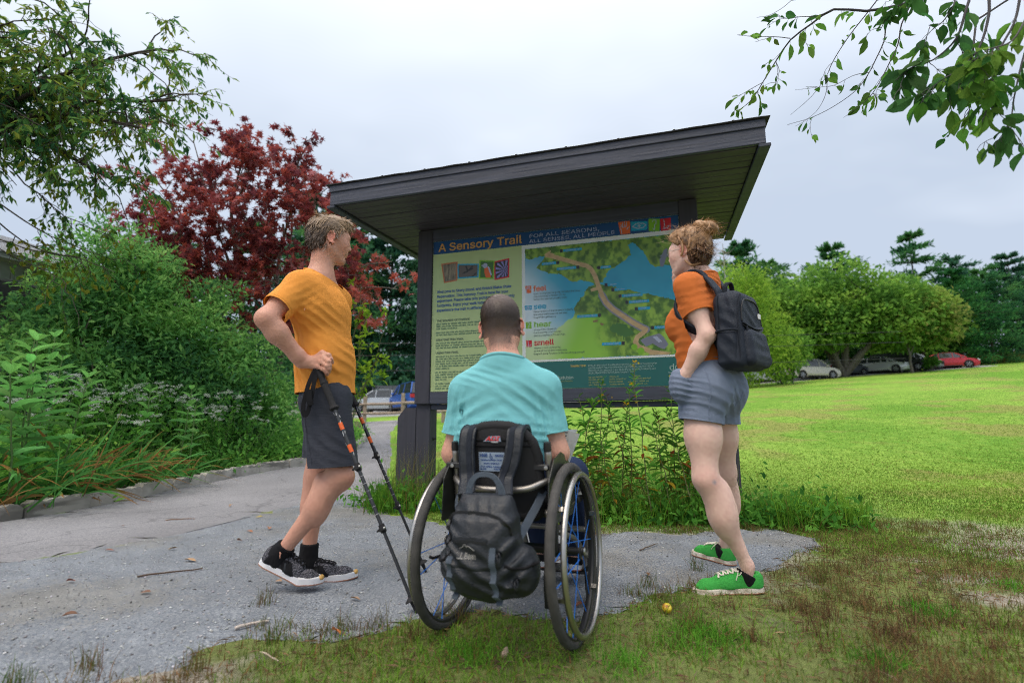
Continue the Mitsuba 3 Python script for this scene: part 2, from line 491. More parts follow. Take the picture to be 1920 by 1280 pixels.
KERB = [(-5.1, 1.0), (-4.55, 2.6), (-4.11, 4.28), (-3.98, 4.8), (-3.95, 5.5), (-3.97, 6.4), (-3.87, 7.66), (-3.5, 8.9), (-3.3, 10.6), (-3.7, 13.0), (-4.5, 16.0), (-5.5, 19.4), (-6.6, 23)]
ASPH = [(-4.9, 23), (-4.6, 21.2), (-3.6, 15.5), (-2.35, 10.4), (-1.62, 7.0), (-1.50, 5.83), (-1.73, 5.39), (-2.08, 4.85), (-2.34, 3.62), (-2.8, 2.96), (-3.7, 1.6), (-4.2, 0.6)]
path_poly = Polygon(KERB + ASPH)
struct('path', flat_on_land(ragged(KERB[::1] + ASPH, 0.02, 3.0, 5, 0.1).union(Polygon(KERB + ASPH).buffer(-0.05)), 0.010), m_asphalt, True, 'grey asphalt path curving back along the planted bed')
GRAV = [(-2.2, 4.9), (-2.40, 3.62), (-2.86, 2.96), (-3.8, 1.6), (-4.3, 0.4), (-1.6, 0.4), (-1.13, 1.60), (-0.97, 1.87), (-0.76, 1.98), (-0.5, 2.0), (-0.37, 2.14), (-0.1, 2.18), (0.2, 2.12), (0.4, 2.14), (0.62, 2.36),
        (1.0, 2.66), (1.41, 2.95), (1.93, 3.30), (2.02, 3.55), (1.75, 3.86), (1.25, 3.78), (0.62, 3.76), (0.1, 3.85), (-0.5, 4.1), (-1.0, 4.5), (-1.25, 5.1), (-1.45, 5.9), (-1.75, 5.5)]
grav_poly = ragged(GRAV, 0.17, 4.5, 11, 0.03)
struct('gravel_patch', flat_on_land(grav_poly, 0.005, 0.15), m_gravel, True, 'grey gravel and sand in front of the notice board')
# the bed behind the kerb stones: dark soil raised a little
BED = [(x - 0.10, y) for x, y in KERB] + [(-9, 23), (-16, 15), (-16, 1)]
m_soil = M('soil', bump(P_(proc(lambda p, n, uv: mix((0.03, 0.022, 0.015), (0.085, 0.062, 0.042), fbm(p.x * 9, p.y * 9, 0, 4))), 0.95), lambda p, n, uv: fbm(p.x * 25, p.y * 25, 0, 3), 0.02))
struct('bed_soil', flat_on_land(Polygon(BED), 0.07, 0.4), m_soil, True, 'dark soil of the planted bed')
from shapely import prepare, contains_xy
for _p in (path_poly, grav_poly): prepare(_p)

# kerb stones: scalloped blocks laid end to end
rng = np.random.default_rng(4)
m_stone = M('kerb_stone', bump(P_(proc(lambda p, n, uv: mix((0.22, 0.205, 0.18), (0.47, 0.445, 0.40), fbm(p.x * 7, p.y * 7, p.z * 7, 4)) * (1 - 0.5 * smoothstep(0.52, 0.72, fbm(p.x * 3 + 5, p.y * 3, p.z * 12, 3)))), 0.9), lambda p, n, uv: fbm(p.x * 60, p.y * 60, p.z * 60, 3), 0.006))
kl = LineString(KERB[1:]); s = 0.05
kb = thing('kerb_edging', 'pale scalloped stone edging between the path and the planted bed', 'edging')
while s < kl.length - 0.7:
    L = (0.60, 0.55, 0.62)[int(rng.integers(3))]
    if s > 13: break
    a, b = np.array(kl.interpolate(s).coords[0]), np.array(kl.interpolate(s + L - 0.012).coords[0])
    t = N(b - a); nrm = np.array([-t[1], t[0]])
    mid = (a + b) / 2; ln = np.linalg.norm(b - a)
    k = 24; xs = np.linspace(-ln / 2, ln / 2, k)
    hgt = 0.125 + 0.022 * np.abs(np.sin((xs / ln + .5) * math.pi * 4)) ** 0.7 - 0.012 * (np.abs(xs) > ln * .47)
    prof = [(xs[0], -0.05)] + [(x, h + 0.004 * rng.normal()) for x, h in zip(xs, hgt)] + [(xs[-1], -0.05)]
    m = trimesh.creation.extrude_polygon(Polygon(prof), 0.09, engine='earcut')
    v = np.array(m.vertices); wob = 0.006 * (meshkit.noise(np.array(v) * 18 + s * 7) - .5)
    z0 = float(terr(*mid)) - 0.012 + 0.008 * rng.normal()
    off = 0.012 * rng.normal(); ang = 0.02 * rng.normal()
    w = v[:, 2] - 0.045 + off + wob
    xx = v[:, 0]
    W = np.stack([mid[0] + t[0] * xx + nrm[0] * (w + ang * xx), mid[1] + t[1] * xx + nrm[1] * (w + ang * xx), z0 + v[:, 1] + wob], 1)
    part(kb, 'stone', trimesh.Trimesh(W, m.faces, process=False), m_stone, 30)
    s += L
# ---------------------------------------------------------------- the notice board
YAW = -0.287
KX, KW, KP = np.array([math.cos(YAW), math.sin(YAW), 0]), np.array([-math.sin(YAW), math.cos(YAW), 0]), np.array([-0.969, 5.15, 0.0])
KM = frame(KP, KX, KW, [0, 0, 1])     # local u along the board, w away from the reader, z up


def wood_fn(dirx, dark, light):
    def f(p, n, uv):
        u = p.x * KX[0] + p.y * KX[1]; w = p.x * KW[0] + p.y * KW[1]
        a, b = (u, p.z) if dirx else (p.z, u)
        g = fbm(a * 3, b * 55 + w * 30, w * 8, 4); s = fbm(a * 1.2 + 4, b * 5, w * 3, 3)
        return mix(dark, light, 0.65 * g + 0.35 * s)
    return f


def wood_bump(dirx):
    def f(p, n, uv):
        u = p.x * KX[0] + p.y * KX[1]; w = p.x * KW[0] + p.y * KW[1]
        a, b = (u, p.z) if dirx else (p.z, u)
        return fbm(a * 4, b * 70 + w * 50, w * 9, 3)
    return f


m_kh = M('kiosk_wood_across', bump(P_(proc(wood_fn(True, (0.026, 0.030, 0.044), (0.078, 0.088, 0.128))), 0.62), wood_bump(True), 0.004))
m_kv = M('kiosk_wood_upright', bump(P_(proc(wood_fn(False, (0.022, 0.022, 0.031), (0.058, 0.058, 0.078))), 0.65), wood_bump(False), 0.004))
m_ks = M('kiosk_soffit', bump(P_(proc(wood_fn(True, (0.030, 0.026, 0.034), (0.078, 0.070, 0.088))), 0.6), wood_bump(True), 0.004))
m_metal_dark = M('dark_metal', P_((0.03, 0.032, 0.036), 0.4, metallic=0.6))
K = thing('notice_board', 'large dark wooden notice board with a broad flat roof and a trail map', 'notice board')


def kbox(name, u0, u1, w0, w1, z0, z1, mat, b=0.006, label=None, parent=K):
    return part(parent, name, mv(bevel_box((u0, w0, z0), (u1, w1, z1), b), KM), mat, False, label)


Wd = 2.75
for u0, d in ((0.0, -1), (Wd - 0.155, 1)):
    kbox('post', u0, u0 + 0.155, 0.03, 0.19, -0.1, 2.76, m_kv)
    e = u0 if d < 0 else u0 + 0.155
    o = d * 0.006
    pts = [(e + o, -0.1), (e + d * 0.205, -0.1), (e + d * 0.205, 0.83), (e + d * 0.125, 0.925), (e + o, 0.925)]
    wing = trimesh.creation.extrude_polygon(Polygon(pts), 0.045, engine='earcut')
    wing.apply_transform(np.array([[1, 0, 0, 0], [0, 0, 1, 0.035], [0, 1, 0, 0], [0, 0, 0, 1.]])); wing.invert()
    wk = part(K, 'side_board', mv(wing, KM), m_kv, False)
for z in (0.27, 0.62):
    part(K, 'bolt', mv(cat(lathe([(0, 0), (.016, 0), (.016, .006), (.009, .011), (0, .012)], 12, align((0.155, .11, z), (0.2, .11, z))), lathe([(0, 0), (.007, 0), (.007, .03), (0, .03)], 6, align((0.155, .11, z), (0.2, .11, z)))), KM), m_metal_dark, 30)
kbox('frame_stile', 0.0, 0.163, -0.02, 0.028, 0.957, 2.755, m_kv)
kbox('frame_stile', 2.592, Wd, -0.02, 0.028, 0.957, 2.755, m_kv)
kbox('frame_rail', 0.165, 2.59, -0.018, 0.028, 2.628, 2.755, m_kh)
kbox('frame_rail', 0.165, 2.59, -0.018, 0.028, 0.957, 1.075, m_kh)
kbox('under_rail', 0.157, 2.594, 0.035, 0.08, 0.902, 0.955, m_kh)
kbox('back_panel', 0.157, 2.594, 0.03, 0.05, 0.957, 2.7, m_kv)
# roof: front fascia, planked soffit, side fascias, roof sheet with a thin drip edge
RU0, RU1, RW0, RW1 = -0.445, 3.172, -0.905, 1.36
sl = 0.046


def rbox(name, u0, u1, w0, w1, z0, z1, mat, b=0.004, label=None):
    m = bevel_box((u0, w0, z0), (u1, w1, z1), b)
    v = np.array(m.vertices); v[:, 2] += sl * v[:, 1]; m.vertices = v
    return part(K, name, mv(m, KM), mat, False, label)


rbox('front_fascia', RU0, RU1, RW0, RW0 + 0.035, 2.765, 2.935, m_kh)
rbox('front_trim', RU0 - 0.004, RU1 + 0.004, RW0 - 0.012, RW0 - 0.001, 2.885, 2.948, m_kh)
rbox('side_fascia', RU0, RU0 + 0.035, RW0 + 0.037, RW1, 2.765, 2.935, m_kh)
rbox('side_fascia', RU1 - 0.035, RU1, RW0 + 0.037, RW1, 2.765, 2.935, m_kh)
for ua, ub in ((RU0 - 0.03, RU0 + 0.05), (RU1 - 0.05, RU1 + 0.03)):
    rbox('corner_trim', ua, ub, RW0 - 0.004, RW1, 2.738, 2.763, m_kh)
npl = 20; pw = (RW1 - RW0 - 0.04) / npl
for i in range(npl):
    w0 = RW0 + 0.038 + i * pw
    rbox('soffit_plank', RU0 + 0.052, RU1 - 0.052, w0 + 0.004, w0 + pw - 0.004, 2.762 + 0.0015 * (i % 3), 2.782, m_ks, 0.004)
rbox('soffit_backing', RU0 + 0.04, RU1 - 0.04, RW0 + 0.04, RW1 - 0.01, 2.79, 2.80, m_metal_dark)
m_roof = M('roof_sheet', P_((0.035, 0.037, 0.04), 0.8))
rs = bevel_box((RU0 - 0.035, RW0 - 0.03, 2.95), (RU1 + 0.035, RW1 + 0.03, 2.957), 0.001)
rs = rs.subdivide_to_size(0.12, max_iter=10)
v = np.array(rs.vertices); v[:, 2] += sl * v[:, 1] + 0.006 * (meshkit.noise(v * [9, 3, 1], 2) - .5); rs.vertices = v
part(K, 'roof_sheet', mv(rs, KM), m_roof, False)
seam_r = np.random.default_rng(2)
for i in range(9):
    u = RU0 + 0.12 + i * 0.41
    rbox('roof_lap', u, u + 0.018, RW0 - 0.02, RW1, 2.962, 2.968, m_roof, 0.001)
# ---------------------------------------------------------------- the printed trail map on the board (flat print, layer on layer)
def pm(name, col, var=0.12):
    a, b = np.array(col) * (1 - var), np.array(col) * (1 + var)
    return M('print_' + name, P_(tuple(col), 0.42, specular=0.4))


m_navy, m_pgreen, m_white, m_teal = pm('navy', (0.010, 0.062, 0.185)), pm('pale_green', (0.40, 0.50, 0.235)), pm('white', (0.62, 0.66, 0.66)), pm('teal', (0.014, 0.115, 0.108))
m_gold, m_lav, m_txtb, m_txtd, m_txtg = pm('gold', (0.55, 0.30, 0.09)), pm('lavender', (0.34, 0.38, 0.50)), pm('blue_ink', (0.02, 0.085, 0.30)), pm('dark_ink', (0.05, 0.10, 0.085)), pm('grey_ink', (0.10, 0.19, 0.12))
m_or, m_cy, m_lg, m_rd, m_blk = pm('orange', (0.62, 0.12, 0.025)), pm('cyan', (0.008, 0.29, 0.47)), pm('leaf_green', (0.17, 0.40, 0.020)), pm('red', (0.50, 0.015, 0.025)), pm('black', (0.02, 0.025, 0.03))
m_slate, m_brown, m_tan, m_ftxt, m_yel = pm('slate', (0.17, 0.18, 0.24)), pm('brown', (0.20, 0.11, 0.06)), pm('tan', (0.50, 0.36, 0.17)), pm('pale_ink', (0.35, 0.46, 0.42)), pm('yellow', (0.60, 0.42, 0.08))
m_olive, m_vio, m_rust = pm('olive', (0.24, 0.27, 0.10)), pm('violet', (0.23, 0.21, 0.48)), pm('rust', (0.42, 0.13, 0.05))


def puz(p): return p.x * KX[0] + p.y * KX[1] + 2.407, p.z


def water_col(p, n, uv):
    u, z = puz(p); a = fbm(u * 7, z * 7, 0, 3)
    deep = mix((0.012, 0.245, 0.40), (0.03, 0.33, 0.47), a)
    pale = mix((0.50, 0.60, 0.66), (0.42, 0.55, 0.30), smoothstep(1.75, 1.42, z))
    t = smoothstep(1.62, 1.18, u + 0.42 * (z - 1.9) + 0.10 * (a - .5)) * smoothstep(2.5, 2.1, z)
    return mix(deep, pale, t)


def land_col(p, n, uv):
    u, z = puz(p); a = fbm(u * 26, z * 20, 0, 3); b = fbm(u * 4 + 3, z * 4, 5, 3)
    f = mix((0.045, 0.125, 0.012), (0.20, 0.34, 0.04), smoothstep(0.3, 0.7, a))
    f = f * (0.55 + 0.9 * b)
    meadow = mix((0.17, 0.43, 0.022), (0.26, 0.47, 0.06), b)
    pale = mi.Color3f(0.42, 0.55, 0.29)
    low = smoothstep(2.0, 1.75, z)
    f = mix(f, meadow, low * smoothstep(2.05, 1.80, u + 0.35 * (z - 1.5) + 0.25 * (b - .5)) * smoothstep(1.80, 1.70, z))
    t = low * smoothstep(1.72, 1.38, u - 0.45 * (z - 1.6)) * smoothstep(1.85, 1.65, z)
    return mix(f, pale, t)


m_water = M('print_water', P_(proc(water_col), 0.42)); m_land = M('print_land', P_(proc(land_col), 0.42))
m_trail = M('print_trail', P_(proc(lambda p, n, uv: mix((0.30, 0.20, 0.10), (0.55, 0.40, 0.20), fbm(p.x * 30, p.y * 30, p.z * 30, 3))), 0.45))
m_bark = M('print_bark', P_(proc(lambda p, n, uv: mix((0.05, 0.045, 0.03), (0.30, 0.25, 0.17), fbm((p.x * KX[0] + p.y * KX[1]) * 90, p.z * 22, 0, 2))), 0.45))
SP = part(K, 'sign_panel', mv(bevel_box((0.166, -0.002, 1.078), (2.589, 0.027, 2.626), 0.001), KM), m_pgreen, False, 'printed trail map panel in blue, green and teal')


def prn(name, polys, level, mat, kind=None):
    """polygons of print on the panel: (u, z) outlines, level counts layers of 0.4 mm"""
    ms = []
    for q in polys:
        q = Polygon(q).buffer(0) if not hasattr(q, 'geom_type') else q
        for g in getattr(q, 'geoms', [q]):
            if g.area < 1e-7: continue
            m = trimesh.creation.extrude_polygon(g, 0.0006, engine='earcut')
            v = np.array(m.vertices); m.vertices = np.stack([v[:, 0], -0.0022 - 0.0005 * level - v[:, 2], v[:, 1]], 1); m.invert(); ms.append(m)
    return part(SP, name, mv(cat(ms), KM), mat, kind=kind)


def R4(u0, z0, u1, z1): return [(u0, z0), (u1, z0), (u1, z1), (u0, z1)]


def txt(name, s, u, z, h, mat, width=None, bold=False, level=6):
    m = meshkit.text_mesh(s, h, 0.0006, bold); v = np.array(m.vertices)
    if width: v[:, 0] *= width / (v[:, 0].max() - v[:, 0].min())
    m.vertices = np.stack([v[:, 0] + u, -0.0022 - 0.0005 * level - v[:, 2], v[:, 1] + z], 1); m.invert()
    return mv(m, KM)


def words(lines, h, rg, mat=None):
    """unreadable small print: word-long broken strokes"""
    out = []
    for u, z, w in lines:
        x = u
        while x < u + w - 0.01:
            l = min(rg.uniform(0.02, 0.07), u + w - x)
            k = max(2, int(l / (h * .75)))
            for i in range(k):
                a = x + l * i / k; hh = h * rg.uniform(.75, 1.25)
                out.append(R4(a, z - .15 * h * (rg.random() < .2), a + l / k * rg.uniform(.55, .85), z + hh))
            x += l + h * .8
    return out


prn('header_band', [R4(0.168, 2.488, 2.587, 2.624)], 0, m_navy)
prn('map_border', [R4(1.114, 1.333, 2.587, 2.486)], 0, m_white)
prn('map_water', [R4(1.146, 1.350, 2.587, 2.447)], 1, m_water)
prn('footer_band', [R4(1.112, 1.080, 2.587, 1.331)], 0, m_teal)
land_top = [(1.148,2.445),(1.148,2.348),(1.215,2.335),(1.273,2.354),(1.348,2.357),(1.318,2.308),(1.255,2.247),(1.305,2.217),(1.394,2.176),(1.483,2.170),(1.531,2.139),(1.578,2.094),(1.641,2.073),(1.681,2.089),(1.735,2.077),(1.820,2.041),(1.889,2.052),(1.921,2.105),(1.938,2.151),(2.016,2.192),(2.101,2.240),(2.156,2.298),(2.143,2.356),(2.125,2.385),(2.17,2.40),(2.19,2.395),(2.261,2.312),(2.295,2.245),(2.321,2.187),(2.371,2.151),(2.443,2.160),(2.586,2.171),(2.586,2.445)]
land_low = [(1.827,2.041),(1.757,2.015),(1.725,1.977),(1.712,1.938),(1.684,1.913),(1.636,1.861),(1.621,1.822),(1.626,1.781),(1.601,1.735),(1.538,1.700),(1.457,1.641),(1.360,1.535),(1.262,1.429),(1.215,1.352),(2.586,1.352),(2.586,1.81),(2.393,1.876),(2.287,1.910),(2.214,1.923),(2.164,1.950),(2.105,1.970),(1.979,2.006),(1.888,2.028)]
rg = np.random.default_rng(8)


def rough_poly(pts, amp):
    l = LineString(pts + [pts[0]]); n = int(l.length / 0.015)
    return Polygon([tuple(np.array(l.interpolate(i / n, normalized=True).coords[0]) + rg.normal(size=2) * amp) for i in range(n)]).buffer(0)


clip = Polygon(R4(1.147, 1.351, 2.586, 2.446))
prn('map_land', [rough_poly(land_top, 0.004).intersection(clip), rough_poly(land_low, 0.004).intersection(clip)], 2, m_land)
TRAIL = [(1.364,2.366),(1.405,2.351),(1.534,2.303),(1.653,2.255),(1.747,2.221),(1.785,2.189),(1.822,2.113),(1.843,2.039),(1.867,1.966),(1.878,1.930),(1.913,1.856),(1.971,1.790),(2.058,1.722),(2.144,1.655),(2.222,1.604),(2.258,1.586),(2.235,1.558),(2.183,1.523),(2.160,1.479),(2.186,1.432),(2.250,1.407),(2.305,1.375)]
tl = LineString(TRAIL)
prn('map_trail_wall', [LineString(TRAIL[9:16]).buffer(0.034)], 3, m_slate)
prn('map_trail', [tl.buffer(0.021), Polygon([(1.345,2.345),(1.42,2.335),(1.44,2.37),(1.40,2.385),(1.41,2.41),(1.36,2.385)]), LineString([(1.86, 2.0), (1.79, 1.985)]).buffer(.015), Polygon([(2.25,1.41),(2.46,1.37),(2.44,1.352),(2.28,1.352)])], 4, m_trail)
grove = [(1.928,1.614),(1.997,1.656),(2.085,1.643),(2.120,1.603),(2.162,1.562),(2.095,1.528),(2.037,1.546),(1.964,1.581)]
m_dkgreen = pm('dark_green', (0.045, 0.14, 0.03))
prn('map_grove', [rough_poly(grove, 0.008), LineString([(2.06, 1.55), (2.06, 1.50)]).buffer(.005)] + [Point(1.69 + .55 * rg.random(), 1.80 + .22 * rg.random()).buffer(.008 + .012 * rg.random(), 4) for _ in range(0)], 3, m_dkgreen)
prn('map_tree', [Point(2.150, 1.432).buffer(.028, 5), Point(2.205, 1.395).buffer(.03, 5)], 5, m_lg)
prn('map_house', [[(2.203,1.492),(2.269,1.519),(2.370,1.543),(2.404,1.511),(2.443,1.442),(2.405,1.400),(2.364,1.417),(2.309,1.456),(2.251,1.429)]], 5, m_slate)
prn('map_pond_roof', [[(2.31,1.515),(2.35,1.52),(2.39,1.47),(2.36,1.462)]], 6, m_lav)
prn('map_rock', [[(1.786,1.692),(1.832,1.701),(1.832,1.682),(1.793,1.680)], [(1.854,1.672),(1.891,1.655),(1.876,1.644),(1.858,1.652)]], 5, m_brown)
prn('map_bird', [[(2.466,2.318),(2.480,2.305),(2.469,2.263),(2.498,2.244),(2.465,2.237),(2.436,2.153),(2.410,2.147),(2.403,2.218),(2.422,2.240),(2.404,2.248),(2.425,2.259),(2.443,2.301)]], 5, m_slate)
for u0, z0, u1, z1, sd in [(1.496,2.399,1.704,2.385,'l'),(1.314,2.279,1.485,2.279,'r'),(1.460,2.215,1.676,2.217,'r'),(1.844,2.196,1.970,2.190,'l'),(1.907,2.026,2.040,2.019,'l'),(1.966,1.974,2.105,1.969,'l'),(2.028,1.911,2.243,1.903,'l'),(2.089,1.847,2.298,1.842,'l'),(2.168,1.780,2.302,1.778,'l'),(1.644,1.737,1.864,1.744,'r'),(2.301,1.598,2.444,1.597,'l'),(1.864,1.469,2.067,1.474,'r')]:
    zc = (z0 + z1) / 2; h = .013
    a, b = (u0 + .03, u1) if sd == 'l' else (u0, u1 - .03)
    lk = prn('map_label', [R4(a, zc - h, b, zc + h)], 5, m_cy)
    prn('map_number', [R4(*((u0, zc - h - .003, u0 + .026, zc + h + .003) if sd == 'l' else (u1 - .026, zc - h - .003, u1, zc + h + .003)))], 6, m_blk)
    prn('map_label_print', words([(a + .02, zc - .004, b - a - .04)], .008, rg), 7, m_lav, 'stuff')
# photographs of bark, a dragonfly, a bluebird and an aster, each in its coloured frame
ph = [[(0.257,2.382),(0.438,2.390),(0.437,2.190),(0.293,2.176)], [(0.436,2.365),(0.669,2.346),(0.666,2.205),(0.441,2.209)], [(0.675,2.381),(0.837,2.361),(0.824,2.174),(0.670,2.191)], [(0.827,2.352),(0.988,2.373),(0.984,2.177),(0.833,2.162)]]
for q, fr, pic, nm in zip(ph, (m_rust, m_cy, m_lg, m_rd), (m_bark, M('print_dusk', P_((0.10, 0.085, 0.075), .45)), m_dkgreen, m_blk), ('bark', 'dragonfly', 'bluebird', 'aster')):
    P = Polygon(q)
    prn(nm + '_photo_frame', [P], 1, fr); prn(nm + '_photo', [P.buffer(-0.013)], 2, pic)
prn('dragonfly_print', [LineString([(.50, 2.26), (.60, 2.30)]).buffer(.007), LineString([(.55, 2.28), (.53, 2.33)]).buffer(.008), LineString([(.56, 2.285), (.60, 2.325)]).buffer(.007), LineString([(.60, 2.22), (.64, 2.25)]).buffer(.006)], 3, m_blk)
prn('bird_breast_print', [Polygon([(.735, 2.30), (.775, 2.295), (.795, 2.24), (.79, 2.20), (.75, 2.20), (.735, 2.25)]).buffer(.008)], 3, m_or)
prn('bird_head_print', [Point(.735, 2.318).buffer(.026), Polygon([(.69, 2.325), (.72, 2.33), (.72, 2.31)]), LineString([(.77, 2.30), (.80, 2.22)]).buffer(.008)], 4, m_lav)
prn('aster_print', [Polygon([(.945, 2.255), (.945 + .10 * math.cos(a) - .012 * math.sin(a), 2.255 + .10 * math.sin(a) + .012 * math.cos(a)), (.945 + .115 * math.cos(a), 2.255 + .115 * math.sin(a)), (.945 + .10 * math.cos(a) + .012 * math.sin(a), 2.255 + .10 * math.sin(a) - .012 * math.cos(a))]).intersection(Polygon(ph[3]).buffer(-.016)) for a in np.arange(0, 6.2, .48)], 3, m_vio)
# the four sense icons, on the header and beside the texts
hd = [[(2.050,2.617),(2.159,2.618),(2.157,2.493),(2.068,2.493)], [(2.164,2.608),(2.317,2.596),(2.309,2.512),(2.169,2.515)], [(2.326,2.617),(2.426,2.603),(2.418,2.488),(2.322,2.498)], [(2.427,2.603),(2.523,2.603),(2.517,2.488),(2.431,2.485)]]
sm = [[(1.144,2.075),(1.208,2.074),(1.205,2.002),(1.160,2.001)], [(1.137,1.880),(1.214,1.878),(1.211,1.838),(1.144,1.838)], [(1.149,1.720),(1.207,1.719),(1.204,1.654),(1.152,1.655)], [(1.151,1.542),(1.209,1.541),(1.206,1.479),(1.155,1.479)]]


def icon_lines(kind, q):
    q = np.array(q); c = q.mean(0); w = (q[:, 0].max() - q[:, 0].min()) / 2; h = (q[:, 1].max() - q[:, 1].min()) / 2
    L = {0: [[(-.5, -.9), (-.7, .2)], [(-.3, 0), (-.35, .8)], [(-.05, .1), (0, .9)], [(.2, .05), (.35, .8)], [(.35, -.3), (.75, .1)], [(-.3, 0), (-.6, .5)]],
         1: [[(-.8, -.05), (-.4, .45), (.1, .55), (.6, .3), (.8, 0), (.4, -.45), (-.2, -.5), (-.8, -.05)], [(.15, 0), (0, .2), (-.15, 0), (0, -.2), (.15, 0)]],
         2: [[(-.3, .5), (-.05, .8), (.3, .7), (.4, .3), (.05, -.1), (.1, -.5), (-.1, -.75), (-.2, -.5)]],
         3: [[(-.3, .8), (-.25, .2), (-.3, -.5), (-.5, -.7), (0, -.6), (.3, -.65), (.6, -.3), (.35, -.3)]]}[kind]
    return [LineString([(c[0] + x * w, c[1] + y * h) for x, y in l]).buffer(0.035 * w + .0015) for l in L]


for k, (m, nm) in enumerate(zip((m_or, m_cy, m_lg, m_rd), ('hand', 'eye', 'ear', 'nose'))):
    for q, l in ((hd[k], 1), (sm[k], 3)):
        prn(nm + '_icon', [q], l, m); prn(nm + '_icon_line', icon_lines(k, q), l + 1, m_lav)


def text_part(name, rows, mat):
    return part(SP, name, cat([txt(name, *r[:4], mat, *r[4:]) for r in rows]), mat)


text_part('title', [('A Sensory Trail', 0.222, 2.515, 0.080, 0.895, True)], m_gold)
text_part('subtitle', [('FOR ALL SEASONS,', 1.189, 2.556, 0.036, 0.677), ('ALL SENSES, ALL PEOPLE', 1.189, 2.503, 0.036, 0.824)], m_lav)
text_part('welcome_text', [(s, .217, z, .027, w, True) for s, z, w in (('Welcome to Stony Brook and Bristol Blake State', 2.074, .787), ('Reservation. This Sensory Trail is here for your', 2.025, .757), ('enjoyment. Please take only pictures and leave only', 1.979, .822), ('footprints. Enjoy your walk today and', 1.931, .60), ('experience the trail in different seasons.', 1.882, .66))], m_txtb)
text_part('headings', [('THE SOUNDS OF CHANGE', .218, 1.778, .019, .356, True), ('CREATING THIS TRAIL', .215, 1.583, .019, .30, True), ('USING THIS TRAIL', .215, 1.452, .019, .245, True)], m_txtd)
rows = [(.218, z, w) for z, w in ((1.747, .80), (1.723, .84), (1.699, .24), (1.660, .78), (1.637, .70), (1.553, .82), (1.529, .85), (1.505, .62), (1.418, .83), (1.394, .86), (1.370, .83), (1.346, .85), (1.322, .80), (1.298, .15), (1.262, .84), (1.238, .8), (1.214, .86), (1.190, .12), (1.150, .85), (1.126, .83), (1.102, .8))]
prn('small_print', words(rows, .0115, rg), 6, m_txtg, 'stuff')
for w, u1, z, m, ls in (('feel', .129, 2.016, m_or, ('warm breezes as they pass through the trees', 'moss covering a shaded stump', 'bark of the birch and cedar trees')), ('see', .122, 1.840, m_cy, ('vibrant colors of the monarch butterfly', 'abundant wildflowers in the field', 'dragonflies gliding by')),
                     ('hear', .166, 1.665, m_lg, ('songs of the bluebirds', 'water spilling over the dam', 'gentle creaking of the red oak')), ('smell', .19, 1.490, m_rd, ('leaves on a cool rainy day', 'aroma of the eastern white pine', 'fragrant white flowers of the sweet pepperbush'))):
    text_part(w + '_word', [(w, 1.226, z, .052, u1, True)], m)
    text_part(w + '_text', [(s, 1.226, z - .033 - .028 * i, .0155) for i, s in enumerate(ls)], m_txtd)
text_part('thanks', [('THANK YOU', 1.569, 1.273, .016, .143, True)], m_yel)
text_part('thanks_text', [(s, 1.732, z, .0145, w) for s, z, w in (('Mass Audubon and the Massachusetts Department of Conservation', 1.274, .603), ('and Recreation thank the following organizations and individuals', 1.251, .575), ('for generously supporting the Stony Brook Wildlife Sanctuary and', 1.228, .59), ('Bristol Blake State Reservation Sensory Trail.', 1.205, .41))], m_ftxt)
prn('donor_print', words([(u, z, w) for u in (1.735, 1.919, 2.125) for z, w in ((1.168, rg.uniform(.08, .15)), (1.146, rg.uniform(.1, .16)), (1.122, rg.uniform(.1, .17)), (1.099, rg.uniform(.1, .16)))], .010, rg), 6, m_olive, 'stuff')
text_part('society_name', [('Mass Audubon', 1.34, 1.164, .030, .252)], m_ftxt)
text_part('society_place', [('Massachusetts', 1.44, 1.140, .014, .148)], m_olive)
text_part('agency_name', [('dcr', 2.438, 1.214, .055, .11)], m_ftxt)
text_part('agency_place', [('Massachusetts', 2.430, 1.187, .014, .13)], m_ftxt)
# ---------------------------------------------------------------- people: shared builders
def face_frame(c, f, tilt=0.0, nod=0.0):
    """head frame: x forward, y left, z up"""
    f = N([f[0], f[1], 0]); l = np.array([-f[1], f[0], 0]); z = np.array([0, 0, 1.0])
    Mx = frame(c, f, l, z)
    return Mx @ rot([0, 1, 0], nod) @ rot([1, 0, 0], tilt)


def hp(Mx, p): return (Mx @ np.array([*p, 1.0]))[:3]


def head_prims(Mx, neck_to, s=1.0, nr=0.056, jaw=1.0, smile=0.0):
    R = Mx[:3, :3]; g = lambda *p: hp(Mx, np.array(p) * s)
    E = lambda c, r, k=None, Q=None: ell(g(*c), np.array(r) * s, R if Q is None else R @ Q, k)
    out = [E((-.014, 0, .034), (.099, .077, .088)), E((.030, 0, -.015), (.062, .062, .088), .04)]
    for y in (-1, 1):
        out += [cap(g(-.012, y * .050, -.052), g(.052, y * .020, -.097), .021 * s * jaw, .017 * s, .03),
                E((.048, y * .040, -.022), (.028, .022, .026), .03),
                E((.060, y * .026, -.052), (.022, .018, .022), .02)]
    out += [E((.066, 0, -.100), (.019, .023, .016), .02), cap(g(.074, -.034, .024), g(.074, .034, .024), .0135 * s, .0135 * s, .02),
            cap(g(.082, 0, .016), g(.1020, 0, -.024), .007 * s, .0095 * s, .016), E((.093, .010, -.030), (.010, .007, .007), .008), E((.093, -.010, -.030), (.010, .007, .007), .008),
            E((.084, 0, -.057), (.011, .023 + smile, .0055), .008), E((.081, 0, -.069), (.011, .020 + smile, .0065), .008)]
    out += [cap(g(-.030, 0, -.045), neck_to, nr * s, nr * s * 1.1, .035)]
    return out


